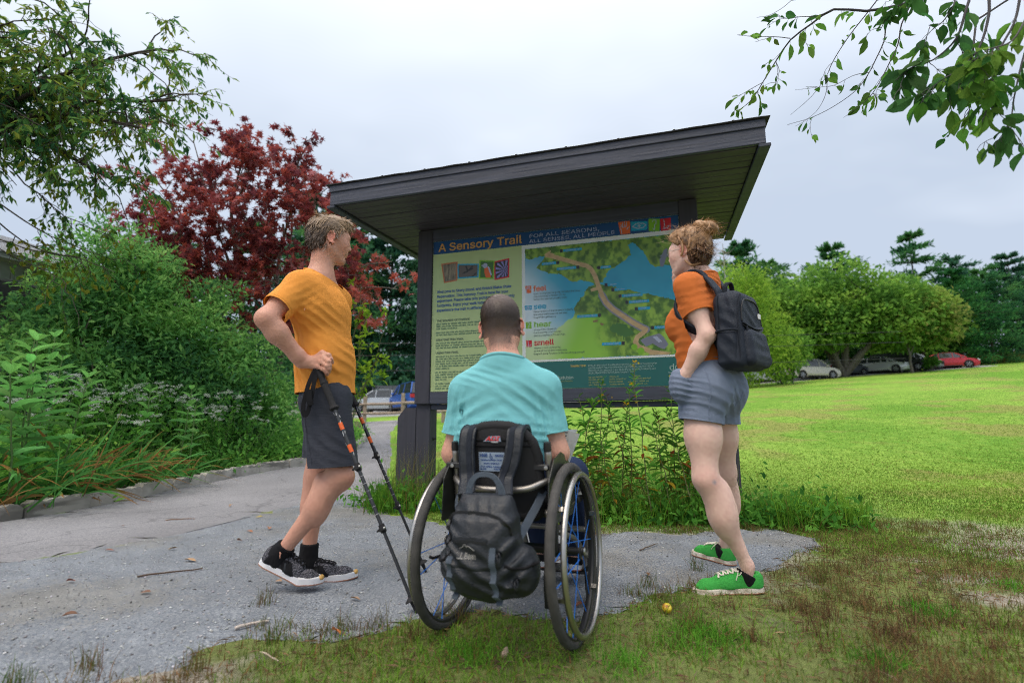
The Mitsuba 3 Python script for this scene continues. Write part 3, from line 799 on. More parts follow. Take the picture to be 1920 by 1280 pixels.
def ear_prims(Mx, side, s=1.0, flare=22):
    A = Mx @ tr(-.010 * s, side * .0755 * s, -.004 * s) @ rot([0, 0, 1], side * flare) @ rot([0, 1, 0], -10)
    g = lambda x, z, y=0.004: hp(A, (x * s, side * y * s, z * s))
    o = [(.010, -.006), (.013, .014), (.008, .029), (-.006, .034), (-.019, .027), (-.024, .010), (-.020, -.010), (-.010, -.024), (.000, -.032), (.007, -.027)]
    out = []
    for a, b in zip(o[:-1], o[1:]):
        out.append(cap(g(*a, .007), g(*b, .007), .0042 * s, .0042 * s, .005))
    out.append(ell(g(-.006, .002, .001), np.array((.016, .0035, .028)) * s, A[:3, :3], .006))
    out.append(cap(g(.0, -.022, .005), g(.003, -.029, .005), .006 * s, .005 * s, .006))
    return out


def chain(pts, rs, k=None, sc=None):
    return [cap(a, b, ra, rb, k, sc) for a, b, ra, rb in zip(pts[:-1], pts[1:], rs[:-1], rs[1:])]


def skin_colours(V, base, spots=(), seed=0, amp=0.08):
    """skin tone with faint mottling; spots = (centre, radius, colour) tint lips, ears, cheeks, knuckles, hair shadow"""
    V = np.asarray(V); c = np.tile(np.array(base, float), (len(V), 1))
    c *= 1 + amp * (meshkit.fbm(V * 22, 3, seed)[:, None] - .5) * 2 * np.array([.6, 1.0, 1.0])
    for o, r, col in spots:
        d = np.linalg.norm((V - np.asarray(o)) / np.asarray(r), axis=1)
        w = np.clip(1.3 - d, 0, 1)[:, None]; w = w * w * (3 - 2 * w)
        c = c * (1 - w) + np.array(col) * w
    c *= 1 + 1.1 * amp * (meshkit.fbm(V * 75, 2, seed + 5)[:, None] - .5) * 2 * np.array([.5, 1.1, 1.0])
    return np.clip(c, 0.01, .9)


def strands(P, Nn, D, L, W, C, rng, lift=0.25, curl=0.25, seg=3):
    """hair: thin tapering ribbons from the points P along D, bowing"""
    n = len(P); L = np.broadcast_to(L, (n,)); W = np.broadcast_to(W, (n,))
    D = D / np.maximum(np.linalg.norm(D, axis=1, keepdims=True), 1e-9)
    S = np.cross(D, Nn); S /= np.maximum(np.linalg.norm(S, axis=1, keepdims=True), 1e-9)
    bend = rng.normal(size=(n, 1)) * curl; V = []; q = P.copy(); d = D + Nn * lift
    for i in range(seg + 1):
        w = (W * (1 - i / seg) ** 0.6 * .5)[:, None]
        V += [q - S * w, q + S * w]
        d = d / np.linalg.norm(d, axis=1, keepdims=True)
        q = q + d * (L / seg)[:, None]
        d = d + S * bend / seg - Nn * lift * 1.3 / seg
    V = np.stack(V, 1); m = V.shape[1]; F = []
    for i in range(seg):
        a = 2 * i; F += [[a, a + 1, a + 3], [a, a + 3, a + 2]]
    F = (np.array(F)[None] + (np.arange(n) * m)[:, None, None]).reshape(-1, 3)
    return V.reshape(-1, 3), F, np.repeat(np.broadcast_to(C, (n, 3)), m, 0)


def scalp(mesh, n, rng, mask=None):
    p, fi = trimesh.sample.sample_surface(mesh, n, seed=int(rng.integers(1 << 30)))
    nn = mesh.face_normals[fi]
    if mask is not None:
        k = mask(p); p, nn = p[k], nn[k]
    return np.array(p), np.array(nn)


def finger(pts, r0, r1):
    return chain(pts, np.linspace(r0, r1, len(pts)), .006)


m_skin = M('skin', bump(P_(VC, 0.46, specular=0.4, sheen=0.15), lambda p, n, uv: fbm(p.x * 75, p.y * 75, p.z * 75, 3), 0.0016))
m_hair = M('hair', P_(VC, 0.42, specular=0.5, anisotropic=0.5))


def cloth_fn(c, weave=900, var=0.12, streak=0.0):
    def f(p, n, uv):
        a = noise(p.x * weave, p.y * weave, p.z * weave); b = fbm(p.x * 5, p.y * 5, p.z * 5, 3)
        s = noise(p.x * 40, p.y * 40, p.z * 420) if streak else a
        return mi.Color3f(*c) * (1 + var * (a - .5) + 0.16 * (b - .5) + streak * (s - .5))
    return f


def cloth(name, c, rough=0.85, sheen=0.4, **k):
    return M(name, bump(P_(proc(cloth_fn(c, **k)), rough, specular=0.15, sheen=sheen), lambda p, n, uv: noise(p.x * 420, p.y * 420, p.z * 420) + 2.0 * fbm(p.x * 60, p.y * 60, p.z * 60, 2), 0.0009))


def cut_open(m, cuts):
    """trims an open garment: for each (o, n, lim) drops what lies beyond the plane within lim of o, splitting triangles cleanly"""
    v, f = np.array(m.vertices), np.array(m.faces)
    for o, n, lim, *lr in cuts:
        n = N(n); q = v - np.asarray(o, float); s = q @ n
        near = np.linalg.norm(q, axis=1) < lim
        if lr: near &= np.linalg.norm(q - np.outer(s, n), axis=1) < lr[0]
        s = np.where(near, s, -1.0)
        s = np.where(np.abs(s) < 1e-7, -1e-7, s)
        neg = s[f] < 0; k = neg.sum(1)
        keep = [f[k == 3]]; new = []; cache = {}; extra = []

        def mid(a, b):
            key = (min(a, b), max(a, b))
            if key not in cache:
                t = s[a] / (s[a] - s[b]); cache[key] = len(v) + len(extra); extra.append(v[a] + t * (v[b] - v[a]))
            return cache[key]
        for tri, ng in zip(f[(k == 1) | (k == 2)], neg[(k == 1) | (k == 2)]):
            r = int(np.argmax(ng)) if ng.sum() == 1 else int(np.argmin(ng))
            a, b, c = tri[r], tri[(r + 1) % 3], tri[(r + 2) % 3]
            ab, ac = mid(a, b), mid(a, c)
            if ng.sum() == 1: new.append((a, ab, ac))
            else: new += [(ab, b, c), (ab, c, ac)]
        if extra: v = np.vstack([v, extra])
        f = np.vstack(keep + ([np.array(new)] if new else []))
    r = trimesh.Trimesh(v, f, process=False); r.remove_unreferenced_vertices()
    return r


def folds(specs):
    """cloth folds: each spec (centre, radius, across-axis, wavelength, height, seed): ridges running along the other directions"""
    def wr(P, d):
        out = 0.0025 * 2 * (meshkit.fbm(P.astype(float) * 14, 2, 3) - .5)
        for c, r, ax, wl, hgt, sd in specs:
            q = P - np.asarray(c); w = np.exp(-((q / np.asarray(r)) ** 2).sum(1))
            ph = (q @ N(ax)) / wl + .9 * (meshkit.fbm(P.astype(float) * 6, 1, sd) - .5)
            ridge = .5 + .5 * np.cos(2 * math.pi * ph)
            out = out - .8 * hgt * w * (ridge ** 1.6 - .35)
        return out.astype(np.float32)
    return wr


def shoe_mesh(L, kind):
    """sneaker in its own frame: heel at x=0, toe at x=L, sole bottom z=0, y to the left; returns dict of meshes"""
    k = L / 0.30
    xs = np.linspace(0, 1, 40)
    half = np.interp(xs, [0, .03, .12, .3, .5, .72, .88, .96, 1], [.008, .024, .034, .035, .037, .047, .040, .024, .006]) * k
    cy = np.interp(xs, [0, .3, .7, 1], [0, .0, -.004, .004]) * k
    out = [(x * L, c + h) for x, c, h in zip(xs, cy, half)] + [(x * L, c - h) for x, c, h in zip(xs[::-1], cy[::-1], half[::-1])]
    po = Polygon(out).buffer(0.004).buffer(-.001)

    def slab(z0, z1, grow0, grow1):
        ms = []
        a, b = np.array(po.buffer(grow0).exterior.coords)[:-1], None
        n = 90
        ra, rb = po.buffer(grow0).exterior, po.buffer(grow1).exterior
        A = np.array([ra.interpolate(i / n, normalized=True).coords[0] for i in range(n)])
        B = np.array([rb.interpolate(rb.project(Point(*p))).coords[0] for p in A])
        rows = [(A, z0 + .0), ((A * .5 + B * .5) + 0, z0 * .75 + z1 * .25), (B, z0 * .3 + z1 * .7), (B * .985 + .015 * B.mean(0), z1)]
        V = np.vstack([np.hstack([r, np.full((n, 1), z)]) for r, z in rows] + [[[*A.mean(0), z0]], [[*B.mean(0), z1]]])
        F = []; j = np.arange(n); q = (j + 1) % n
        for i in range(3): F += [np.stack([i * n + j, i * n + q, (i + 1) * n + q], 1), np.stack([i * n + j, (i + 1) * n + q, (i + 1) * n + j], 1)]
        c = 4 * n
        F += [np.stack([q, j, j * 0 + c], 1), np.stack([3 * n + j, 3 * n + q, j * 0 + c + 1], 1)]
        m = trimesh.Trimesh(V, np.vstack(F), process=False); m.fix_normals(); return m
    low = kind == 'plimsoll'
    res = {}
    z1 = .024 if low else .030
    res['sole'] = slab(.006, z1, .003, .002); res['outsole'] = slab(0, .0065, .001, .0035)
    H = .062 if low else .068
    pr = [cap((.035 * k, 0, .03), (.030 * k, 0, H), .033 * k, .030 * k, .02, ((1, 0, 0), 1.0)), cap((.04 * k, 0, .035), (.15 * k, -.002, .034), .034 * k, .035 * k, .03), cap((.15 * k, -.002, .034), (.245 * k, -.003, .026), .037 * k, .030 * k, .03, ((0, 1, 0), 1.18)),
          cap((.245 * k, -.002, .024), (.27 * k, .001, .022), .030 * k, .018 * k, .02, ((0, 1, 0), 1.2)), cap((.085 * k, 0, .075), (.165 * k, 0, .050), .026 * k, .026 * k, .03), cap((.04 * k, 0, .06), (.09 * k, 0, .074), .031 * k, .027 * k, .02)]
    topcut = (lambda P: (P[:, 2] - (H + .018 + .10 * np.clip((.055 * k - P[:, 0]), -.02, .05) + 0.55 * np.clip(P[:, 0] - .085 * k, 0, .03))).astype(np.float32))
    hole = blob([cap((.052 * k, 0, .07), (.060 * k, 0, .13), .024 * k, .030 * k), cap((.052 * k, 0, .10), (.085 * k, 0, .12), .026 * k, .024 * k)], .02)
    fn = blob(pr, .03, [lambda P: .022 - P[:, 2], topcut, lambda P: -hole(P)])
    res['upper'] = sdf_mesh(fn, pr, .0042)
    return res


def bend_foot(m, L, deg, at=0.68):
    """turn the toe part up or down about the ball of the foot"""
    v = np.array(m.vertices); x0 = at * L
    t = np.clip((v[:, 0] - x0) / (0.12 * L) + .5, 0, 1); a = np.radians(deg) * t * t * (3 - 2 * t)
    dx, dz = v[:, 0] - x0, v[:, 2]
    w = t > 0
    v[w, 0] = x0 + dx[w] * np.cos(a[w]) - dz[w] * np.sin(a[w]); v[w, 2] = dz[w] * np.cos(a[w]) + dx[w] * np.sin(a[w])
    r = m.copy(); r.vertices = v; return r


def laces(L, kind, upper):
    from scipy.spatial import cKDTree
    v = np.array(upper.vertices); v = v[v[:, 2] > .04]; kd = cKDTree(v[:, :2])

    def drape(pts, up=.0025):
        p = np.array(pts, float); _, i = kd.query(p[:, :2], k=8)
        p[:, 2] = v[i, 2].max(1) + up; return p
    k = L / .30; out = []; z0 = .08
    for i in range(5):
        x = (.098 + .021 * i) * k; z = (z0 + .001 - i * .0095)
        w = .020 * k
        out.append(strap(drape(curve([(x - .004, -w * 1.2, 0), (x, -w * .5, 0), (x + .004, w * .3, 0), (x + .010, w * 1.2, 0)], 12), .002), (0, 0, 1), .0075, .003))
        out.append(strap(drape(curve([(x + .010, -w * 1.2, 0), (x + .004, -w * .3, 0), (x, w * .5, 0), (x - .004, w * 1.2, 0)], 12), .0035), (0, 0, 1), .0075, .003))
    for s in (-1, 1):
        zz = drape([(.10 * k, 0, 0)])[0, 2]
        out.append(tube(curve([(.095 * k, 0, zz + .002), (.088 * k, s * .02, zz + .008), (.10 * k, s * .036, zz - .006), (.108 * k, s * .030, zz - .012), (.095 * k, s * .004, zz + .004)], 14), .0019, 5))
        out.append(tube(curve([(.095 * k, 0, zz + .004), (.105 * k, s * .022, zz), (.122 * k, s * .040, zz - .030)], 8), .0017, 5))
    return cat(out)
# ---------------------------------------------------------------- the man with trekking poles
rng = np.random.default_rng(21)
MAN = thing('person', 'person in a golden tee and grey shorts leaning on trekking poles, hand on hip', 'person')
hf = face_frame((-.948, 2.572, 1.700), (math.cos(.60), math.sin(.60)), 3, 2)
nk = (-.985, 2.555, 1.500)
sh, el, wr_ = np.array((-1.015, 2.395, 1.405)), np.array((-1.088, 2.225, 1.212)), np.array((-.968, 2.352, 1.040))
shF, elF, wrF = np.array((-.945, 2.715, 1.41)), np.array((-1.03, 2.86, 1.20)), np.array((-.945, 2.765, 1.05))
hipN, knN, anN = np.array((-.905, 2.475, .90)), np.array((-.792, 2.442, .515)), np.array((-1.068, 2.462, .155))
hipF, knF, anF = np.array((-.945, 2.64, .90)), np.array((-.985, 2.66, .50)), np.array((-1.005, 2.662, .085))
Y_ = ((0, 1, 0), 1.32)
torso = [cap((-.915, 2.555, .90), (-.928, 2.555, 1.08), .104, .108, .05, Y_), cap((-.928, 2.555, 1.08), (-.965, 2.555, 1.30), .112, .118, .05, Y_), cap((-.968, 2.552, 1.30), (-.985, 2.552, 1.42), .112, .075, .06, Y_),
         cap(nk, sh, .048, .052, .05), cap(nk, shF, .048, .052, .05)]
headp = head_prims(hf, nk, 1.0, .055, 1.05, .004)
armN = chain([sh, (sh + el) / 2 + (-.006, 0, -.004), el], [.056, .050, .041], .03) + chain([el, el * .66 + wr_ * .34 + (-.004, -.006, .004), wr_ + (wr_ - el) * -.12, wr_], [.042, .046, .031, .029], .03)
armF = chain([shF, elF], [.054, .041], .03) + chain([elF, elF * .6 + wrF * .4, wrF], [.041, .043, .028], .03)


def leg(hip, kn, an, back, th=.085, kr=.053, cf=.050, ar=.027, end=(0, 0, .01)):
    back = np.array(back); m = kn * .62 + an * .38
    return chain([hip, kn], [th, kr], .04) + [cap(kn, m, kr * .95, cf * .93, .04), cap(m, an, cf * .93, ar, .04), ell(kn * .70 + an * .30 + back * .016, (cf * .80, cf * .82, .12), None, .04), ell(kn - back * .016, (.030, .034, .042), None, .03), cap(an, an - np.array(end), ar, ar * .9, .03)]


legs = leg(hipN, knN, anN, (-.85, 0, .5), end=(0, 0, .004)) + leg(hipF, knF, anF, (-1, 0, 0.05), .085, .053, .049, .028)
H_ = dict(palm=(-.919, 2.366, 1.034), i=[(-.915, 2.37, 1.052), (-.881, 2.362, 1.079), (-.846, 2.351, 1.066), (-.836, 2.353, 1.048), (-.833, 2.366, 1.034)],
          m=[(-.918, 2.365, 1.044), (-.871, 2.350, 1.056), (-.840, 2.334, 1.035), (-.835, 2.338, 1.018), (-.838, 2.354, 1.003)],
          r=[(-.920, 2.362, 1.034), (-.876, 2.345, 1.034), (-.844, 2.333, 1.014), (-.838, 2.338, 1.001), (-.841, 2.354, .989)],
          l=[(-.925, 2.362, 1.022), (-.888, 2.347, 1.013), (-.858, 2.339, .997), (-.848, 2.344, .986), (-.850, 2.357, .977)])
hand = [cap(wr_, H_['palm'], .028, .027, .02, ((0, 1, 0), .75))]
for n, a, b in (('i', .0115, .0085), ('m', .012, .0085), ('r', .0115, .008), ('l', .0105, .0075)):
    p = H_[n]; hand += [cap(p[0], p[1], .016, a * 1.12, .014)] + finger(p[1:], a, b)
hand += finger([(-.935, 2.385, 1.030), (-.905, 2.400, 1.015), (-.885, 2.398, 1.000), (-.872, 2.392, .988)], .014, .009)
handF = [cap(wrF, (-.922, 2.750, 1.045), .026, .026, .02)]
for i in range(4):
    z = 1.065 - .019 * i
    handF += finger([(-.925, 2.765, z), (-.895, 2.772, z - .004), (-.885, 2.748, z - .010), (-.902, 2.732, z - .012)], .011, .008)
handF += finger([(-.935, 2.745, 1.055), (-.915, 2.722, 1.05), (-.895, 2.722, 1.04)], .013, .009)
ears = ear_prims(hf, -1) + ear_prims(hf, 1)
rough = torso + armN + armF + legs
SK = (.585, .300, .215)
body_fn = blob(rough, .03)
bm = sdf_mesh(blob(rough + headp[-1:] + hand[:1] + handF[:1], .03), rough, .0075)
hm = sdf_mesh(blob(headp + ears, .03), headp + ears, .0040)
hn = sdf_mesh(blob(hand + [armN[-1]], .012), hand + [armN[-1]], .0028, lo=(-1.0, 2.30, .965), hi=(-.81, 2.43, 1.10), relax=1)
hF2 = sdf_mesh(blob(handF, .012), handF, .004)
skinm = cat(bm, hm, hn, hF2)
g = lambda *p: hp(hf, p)
spots = [(g(-.01, -.085, 0), (.028, .028, .042), (.66, .26, .19)), (g(-.01, .085, 0), (.028, .028, .042), (.66, .26, .19)), (g(.06, -.04, -.03), (.035, .035, .03), (.64, .30, .22)), (g(.088, 0, -.063), (.020, .020, .012), (.55, .20, .17)),
         (g(.085, -.03, .012), (.014, .014, .007), (.20, .11, .07)), (el, (.05, .05, .05), (.60, .27, .19)), (g(-.06, 0, -.09), (.06, .06, .04), (.58, .27, .185)), ((-.735, 2.44, .50), (.05, .05, .05), (.58, .27, .19)), (knN, (.07, .07, .06), (.57, .275, .19))]
for q in 'imrl': spots.append((H_[q][1], (.014,) * 3, (.64, .28, .21)))
part(MAN, 'body', skinm, m_skin, True, color=skin_colours(skinm.vertices, SK, spots, 3))
# hair: thick short waves, lighter on top and in front
hb = [ell(hp(hf, (-.022, 0, .048)), (.105, .086, .086), hf[:3, :3]), ell(hp(hf, (.040, 0, .098)), (.062, .066, .032), hf[:3, :3], .03), ell(hp(hf, (-.055, 0, -.012)), (.060, .070, .060), hf[:3, :3], .03)]
fhair = lambda P: ((P - hf[:3, 3]) @ hf[:3, :3])


def hair_cut(P):
    q = fhair(P)
    line = np.where(q[:, 0] > .03, .052 + .5 * (q[:, 0] - .03), np.where(q[:, 0] > -.015, -.002 + 1.2 * (q[:, 0] + .015), -.074 - .1 * q[:, 0] + .6 * np.clip(-.0 - np.abs(q[:, 1]) + .02, -.03, 0)))
    ear = .036 - np.linalg.norm((q - np.array([-.004, 0, -.006])) * [1, 0, .85], axis=1)
    return np.maximum((line - q[:, 2]), np.where(np.abs(q[:, 1]) > .05, ear, -1)) * .8


hw = lambda P, d: (0.010 * (meshkit.fbm(fhair(P) * [34, 34, 60], 3, 5) - .5)).astype(np.float32)
hairm = sdf_mesh(blob(hb, .03, [hair_cut], hw), hb, .0045)


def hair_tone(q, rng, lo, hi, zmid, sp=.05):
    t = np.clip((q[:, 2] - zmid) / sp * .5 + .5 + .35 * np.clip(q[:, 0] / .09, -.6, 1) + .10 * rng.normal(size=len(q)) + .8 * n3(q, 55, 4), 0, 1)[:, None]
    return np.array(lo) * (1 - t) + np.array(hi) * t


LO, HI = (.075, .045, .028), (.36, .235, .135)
sp, sn = scalp(hairm, 2600, rng, lambda p: fhair(p)[:, 2] > -.11)
q = fhair(sp)
dl = np.stack([.9 * np.sign(q[:, 0] - .01) * (q[:, 2] > .06) * (q[:, 0] > -.02) + -.5 * (q[:, 0] <= -.02), .2 * np.sign(q[:, 1]), -1.0 * (q[:, 2] < .10) - .15], 1)
D = dl @ hf[:3, :3].T + unit(rng, len(sp)) * .30 + 1.1 * (np.stack([n3(sp, 38, 1), n3(sp, 38, 2), n3(sp, 38, 3)], 1)) + sn * .12
D -= sn * (D * sn).sum(1, keepdims=True) * .6
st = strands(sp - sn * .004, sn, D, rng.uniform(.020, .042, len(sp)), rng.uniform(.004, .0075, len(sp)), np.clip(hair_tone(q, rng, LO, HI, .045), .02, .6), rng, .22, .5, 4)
hv = np.array(hairm.vertices)
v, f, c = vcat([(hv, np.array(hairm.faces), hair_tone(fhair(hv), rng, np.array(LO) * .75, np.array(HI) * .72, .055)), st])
part(MAN, 'hair', (v, f), m_hair, True, color=c)
for s in (-1, 1):
    part(MAN, 'eye', trimesh.creation.icosphere(2, .0125).apply_translation(hp(hf, (.073, s * .031, .006))), M('eye_white', P_((.7, .68, .66), .15)) if s < 0 else 'mat_eye_white', True)
m_brow = 'mat_hair'
bq = np.array([hp(hf, (.088 - .010 * abs(t) * 2, -.014 - .036 * t, .030 + .006 * math.sin(t * 3))) for t in np.linspace(0, 1, 60)] + [hp(hf, (.088 - .02 * t, .014 + .036 * t, .030 + .006 * math.sin(t * 3))) for t in np.linspace(0, 1, 60)])
v, f, c = strands(bq, np.tile(hf[:3, 0], (120, 1)), np.tile(hf[:3, 2] * .3 - hf[:3, 0] * .6, (120, 1)) + unit(rng, 120) * .3, .010, .002, np.tile([.22, .14, .08], (120, 1)), rng)
part(MAN, 'eyebrows', (v, f), m_hair, True, color=c)

# tee shirt
m_tee = cloth('golden_jersey', (.72, .285, .052), streak=.05)
tee = [cap((-.922, 2.553, .885), (-.930, 2.553, 1.06), .139, .124, .06, Y_), cap((-.930, 2.553, 1.06), (-.964, 2.553, 1.31), .124, .127, .06, Y_), cap((-.968, 2.550, 1.31), (-.987, 2.55, 1.42), .122, .088, .06, Y_),
       cap(nk, sh, .058, .067, .05), cap(nk, shF, .058, .066, .05), cap(sh, sh + .80 * (el - sh), .070, .069, .045), cap(shF, shF + .8 * (elF - shF), .066, .064, .045), ell((-.985, 2.42, 1.36), (.085, .06, .085), None, .05), ell((-.978, 2.428, 1.285), (.075, .066, .085), None, .05), ell((-1.0, 2.415, 1.30), (.055, .06, .06), None, .05)]
NKO, NKA = np.array(nk) + (-.004, 0, .004), N((.42, .04, .9))
ax, axF = N(el - sh), N(elF - shF)
hemp = sh + .66 * (el - sh); hempF = shF + .66 * (elF - shF)


wr = folds([((-1.02, 2.40, 1.33), (.07, .10, .08), (.5, .2, -.75), .030, .010, 1), ((-.93, 2.43, 1.26), (.10, .10, .09), (.55, .1, .8), .042, .010, 2), ((-.93, 2.41, 1.00), (.13, .12, .10), (.75, 0, .55), .040, .009, 3), ((-1.04, 2.43, 1.10), (.06, .12, .18), (.9, 0, .25), .034, .011, 4),
            ((-.82, 2.5, 1.10), (.1, .14, .14), (.3, .2, .9), .055, .006, 5), ((-.99, 2.48, 1.46), (.08, .1, .05), (.8, -.3, .2), .035, .006, 6), ((-.90, 2.44, .95), (.14, .12, .05), (1, 0, .15), .050, .008, 7)])
tee += [cap(NKO - NKA * .02, NKO + NKA * .05, .067, .066, .04)]
base_t = blob(tee, .05, (), wr)
tm = cut_open(sdf_mesh(base_t, tee, .0055, lo=(-1.25, 2.10, .74), hi=(-.72, 2.98, 1.62)), [((-.922, 2.553, .902), (.03, 0, -1), .35), (hemp + (-.014, -.012, 0), ax, .15, .080), (hempF + (0, .012, 0), axF, .15, .082), (NKO, NKA, .14)])
tk = part(MAN, 'tee_shirt', tm, m_tee, True)


def ring_on(fn, c, a, r, n=64, off=.0):
    """points of the surface fn = 0 round the axis a at c"""
    x = N(np.cross(a, (0, 0, 1) if abs(a[2]) < .9 else (1, 0, 0))); y = np.cross(a, x); out = []
    t = np.linspace(.3 * r, 1.5 * r, 140)
    for k in range(n):
        d = x * math.cos(k / n * 2 * math.pi) + y * math.sin(k / n * 2 * math.pi)
        v = fn((np.asarray(c) + t[:, None] * d).astype(np.float32))
        i = np.nonzero((v[:-1] < 0) & (v[1:] >= 0))[0]
        out.append(np.asarray(c) + d * (t[i[0]] if len(i) else .9 * r) + d * off)
    return np.array(out)


def hemline(parent, fn, o, a, r, inset, mat):
    a = N(a)
    part(parent, 'hem', tube(ring_on(fn, np.asarray(o) - a * .001, a, r, off=-.001), .0026, 6, closed=True), mat, True)
    if inset: part(parent, 'hem_seam', tube(ring_on(fn, np.asarray(o) - a * inset, a, r, off=-.0006), .0013, 5, closed=True), mat, True)


hemline(tk, base_t, hemp, ax, .07, .022, m_tee); hemline(tk, base_t, hempF, axF, .066, 0, m_tee)
hemline(tk, base_t, (-.922, 2.553, .902), (.03, 0, -1), .14, .026, m_tee)
part(tk, 'collar', tube(ring_on(base_t, NKO - NKA * .008, NKA, .06, off=-.003), .0085, 8, closed=True), m_tee, True)


def project(fn, pts, d, t0=-.1, t1=.15, off=.001):
    """moves the points along d on to the last surface crossing of fn"""
    d = N(d); out = []
    for p in np.asarray(pts, float):
        t = np.linspace(t0, t1, 160); v = fn((p + t[:, None] * d).astype(np.float32)); i = np.nonzero((v[:-1] < 0) & (v[1:] >= 0))[0]
        out.append(p + d * ((t[i[-1]] if len(i) else 0) + off))
    return np.array(out)


# shorts
m_short = cloth('grey_shorts', (.045, .049, .064), streak=.5, var=.35)
so = [cap((-.915, 2.553, .88), (-.918, 2.553, .93), .121, .115, .05, Y_), cap((-.893, 2.478, .86), (-.818, 2.452, .47), .110, .113, .05), cap((-.945, 2.635, .86), (-.965, 2.655, .47), .10, .093, .03)]
wr2 = folds([((-.90, 2.37, .74), (.12, .10, .14), (.8, 0, .6), .055, .008, 11), ((-.82, 2.40, .66), (.1, .1, .1), (.5, 0, .85), .045, .007, 12), ((-.97, 2.40, .68), (.05, .08, .2), (1, 0, .1), .035, .010, 13), ((-.8, 2.45, .85), (.06, .1, .1), (1, 0, .2), .03, .006, 14)])
so_fn = blob(so, .04, [lambda P: P[:, 2] - .95], wr2)
so_m = cut_open(sdf_mesh(so_fn, so, .006, lo=(-1.12, 2.30, .34), hi=(-.68, 2.80, .97)), [((-.830, 2.452, .560), (.05, 0, -1), .155), ((-.962, 2.652, .592), (0, 0, -1), .12), ((-.9, 2.55, .53), (0, 0, -1), .5)])
sk_ = part(MAN, 'shorts', so_m, m_short, True)
hemline(sk_, so_fn, (-.830, 2.452, .560), (.05, 0, -1), .107, .025, m_short); hemline(sk_, so_fn, (-.962, 2.652, .592), (0, 0, -1), .094, 0, m_short)
part(sk_, 'side_seam', tube(project(so_fn, curve([(-.955, 2.42, .86), (-.950, 2.42, .76), (-.925, 2.42, .66), (-.90, 2.42, .575)], 14), (0, -1, 0), -.05, .15), .0028, 5), m_short, True)
# socks and trainers
m_blackc = cloth('black_knit', (.012, .012, .014)); m_knit = M('marled_knit', bump(P_(proc(lambda p, n, uv: mix((.018, .019, .026), (.16, .155, .18), smoothstep(.42, .72, noise(p.x * 260, p.y * 260, p.z * 420)))), .85), lambda p, n, uv: noise(p.x * 300, p.y * 300, p.z * 300), .0012))
m_sole, m_gum, m_ochre = M('white_rubber', P_((.66, .66, .68), .5)), M('gum_rubber', P_((.42, .20, .13), .6)), M('ochre', P_((.55, .33, .10), .7))


def trainer(parent, Mx, L, toe_deg):
    res = shoe_mesh(L, 'runner'); key = numbered(parent + '__shoe')
    bf = lambda m: mv(bend_foot(m, L, toe_deg), Mx)
    put(key, bf(res['upper']), m_knit, True)
    part(key, 'midsole', bf(res['sole']), m_sole, 50); part(key, 'outsole', bf(res['outsole']), m_gum, 50)
    up = res['upper']; v = np.array(up.vertices)
    cage = up.copy(); fc = v[up.faces].mean(1)
    sel = (fc[:, 2] > .026) & (fc[:, 0] > .02 + .25 * (fc[:, 2] - .03)) & (fc[:, 0] < .170 - .75 * (fc[:, 2] - .03)) & (np.abs(fc[:, 1]) > .014) & (fc[:, 2] < .072)
    sub = up.submesh([np.nonzero(sel)[0]], append=True, repair=False); nn = np.array(sub.vertex_normals)
    sub.vertices = np.array(sub.vertices) + nn * .0012
    part(key, 'side_panel', bf(sub), m_blackc, True)
    st = []
    for s in (-1, 1):
        for i in range(3):
            x = .072 + .026 * i
            a = np.array([(x, s * .05, .032), (x - .014, s * .045, .062)]); pts = []
            for t in np.linspace(0, 1, 7):
                p = a[0] + (a[1] - a[0]) * t; k = np.argmin(np.abs(v[:, 0] - p[0]) + np.abs(v[:, 2] - p[2]) + (np.sign(v[:, 1]) != s)); pts.append((p[0], v[k, 1] + s * .002, p[2]))
            st.append(strap(pts, (0, s, .25), .009, .0022))
    part(key, 'stripes', bf(cat(st)), m_metal_dark, 40)
    part(key, 'laces', bf(laces(L, 'runner', up)), m_blackc, True)
    part(key, 'tongue', bf(hull([(.080, -.016, .080), (.080, .016, .080), (.070, -.013, .112), (.070, .013, .112), (.077, -.012, .113), (.077, .012, .113), (.092, -.015, .078), (.092, .015, .078)])), m_ochre, 40)
    part(key, 'toe_tip', bf(trimesh.creation.icosphere(2, 1).apply_transform(np.diag([.011, .021, .012, 1])).apply_translation((L - .004, .002, .026))), m_ochre, True)


dN = N((.96, .06, 0)); lN = np.array([-dN[1], dN[0], 0])
FN = frame((-1.150, 2.470, .128), dN, lN, (0, 0, 1)) @ rot([0, 1, 0], 25)
trainer(MAN, FN, .298, 22)
dF = N((.97, .10, 0))
FF = frame((-1.062, 2.652, .004), dF, np.array([-dF[1], dF[0], 0]), (0, 0, 1))
trainer(MAN, FF, .295, 4)
for Mx, a, t in ((FN, anN, N(knN - anN)), (FF, anF, N(knF - anF))):
    b = hp(Mx, (.058, 0, .068)); top = a + t * (.075 if a is anN else .10)
    sk = [cap(b - np.array((0, 0, .03)), b, .044, .046), cap(b, top, .045, .043)]
    part(MAN, 'sock', sdf_mesh(blob(sk, .02, [plane(top - t * .01, t)]), sk, .005), m_blackc, True)
# trekking poles: things of their own, held in the hands
m_foam, m_alu, m_orange, m_silver = M('black_foam', bump(P_((.014, .014, .016), .8), lambda p, n, uv: noise(p.x * 900, p.y * 900, p.z * 900), .0006)), M('black_anodised', P_((.02, .021, .025), .28, clearcoat=.6)), M('orange_print', P_((.72, .12, .02), .4)), M('bare_metal', P_((.55, .54, .52), .3, metallic=1.0))


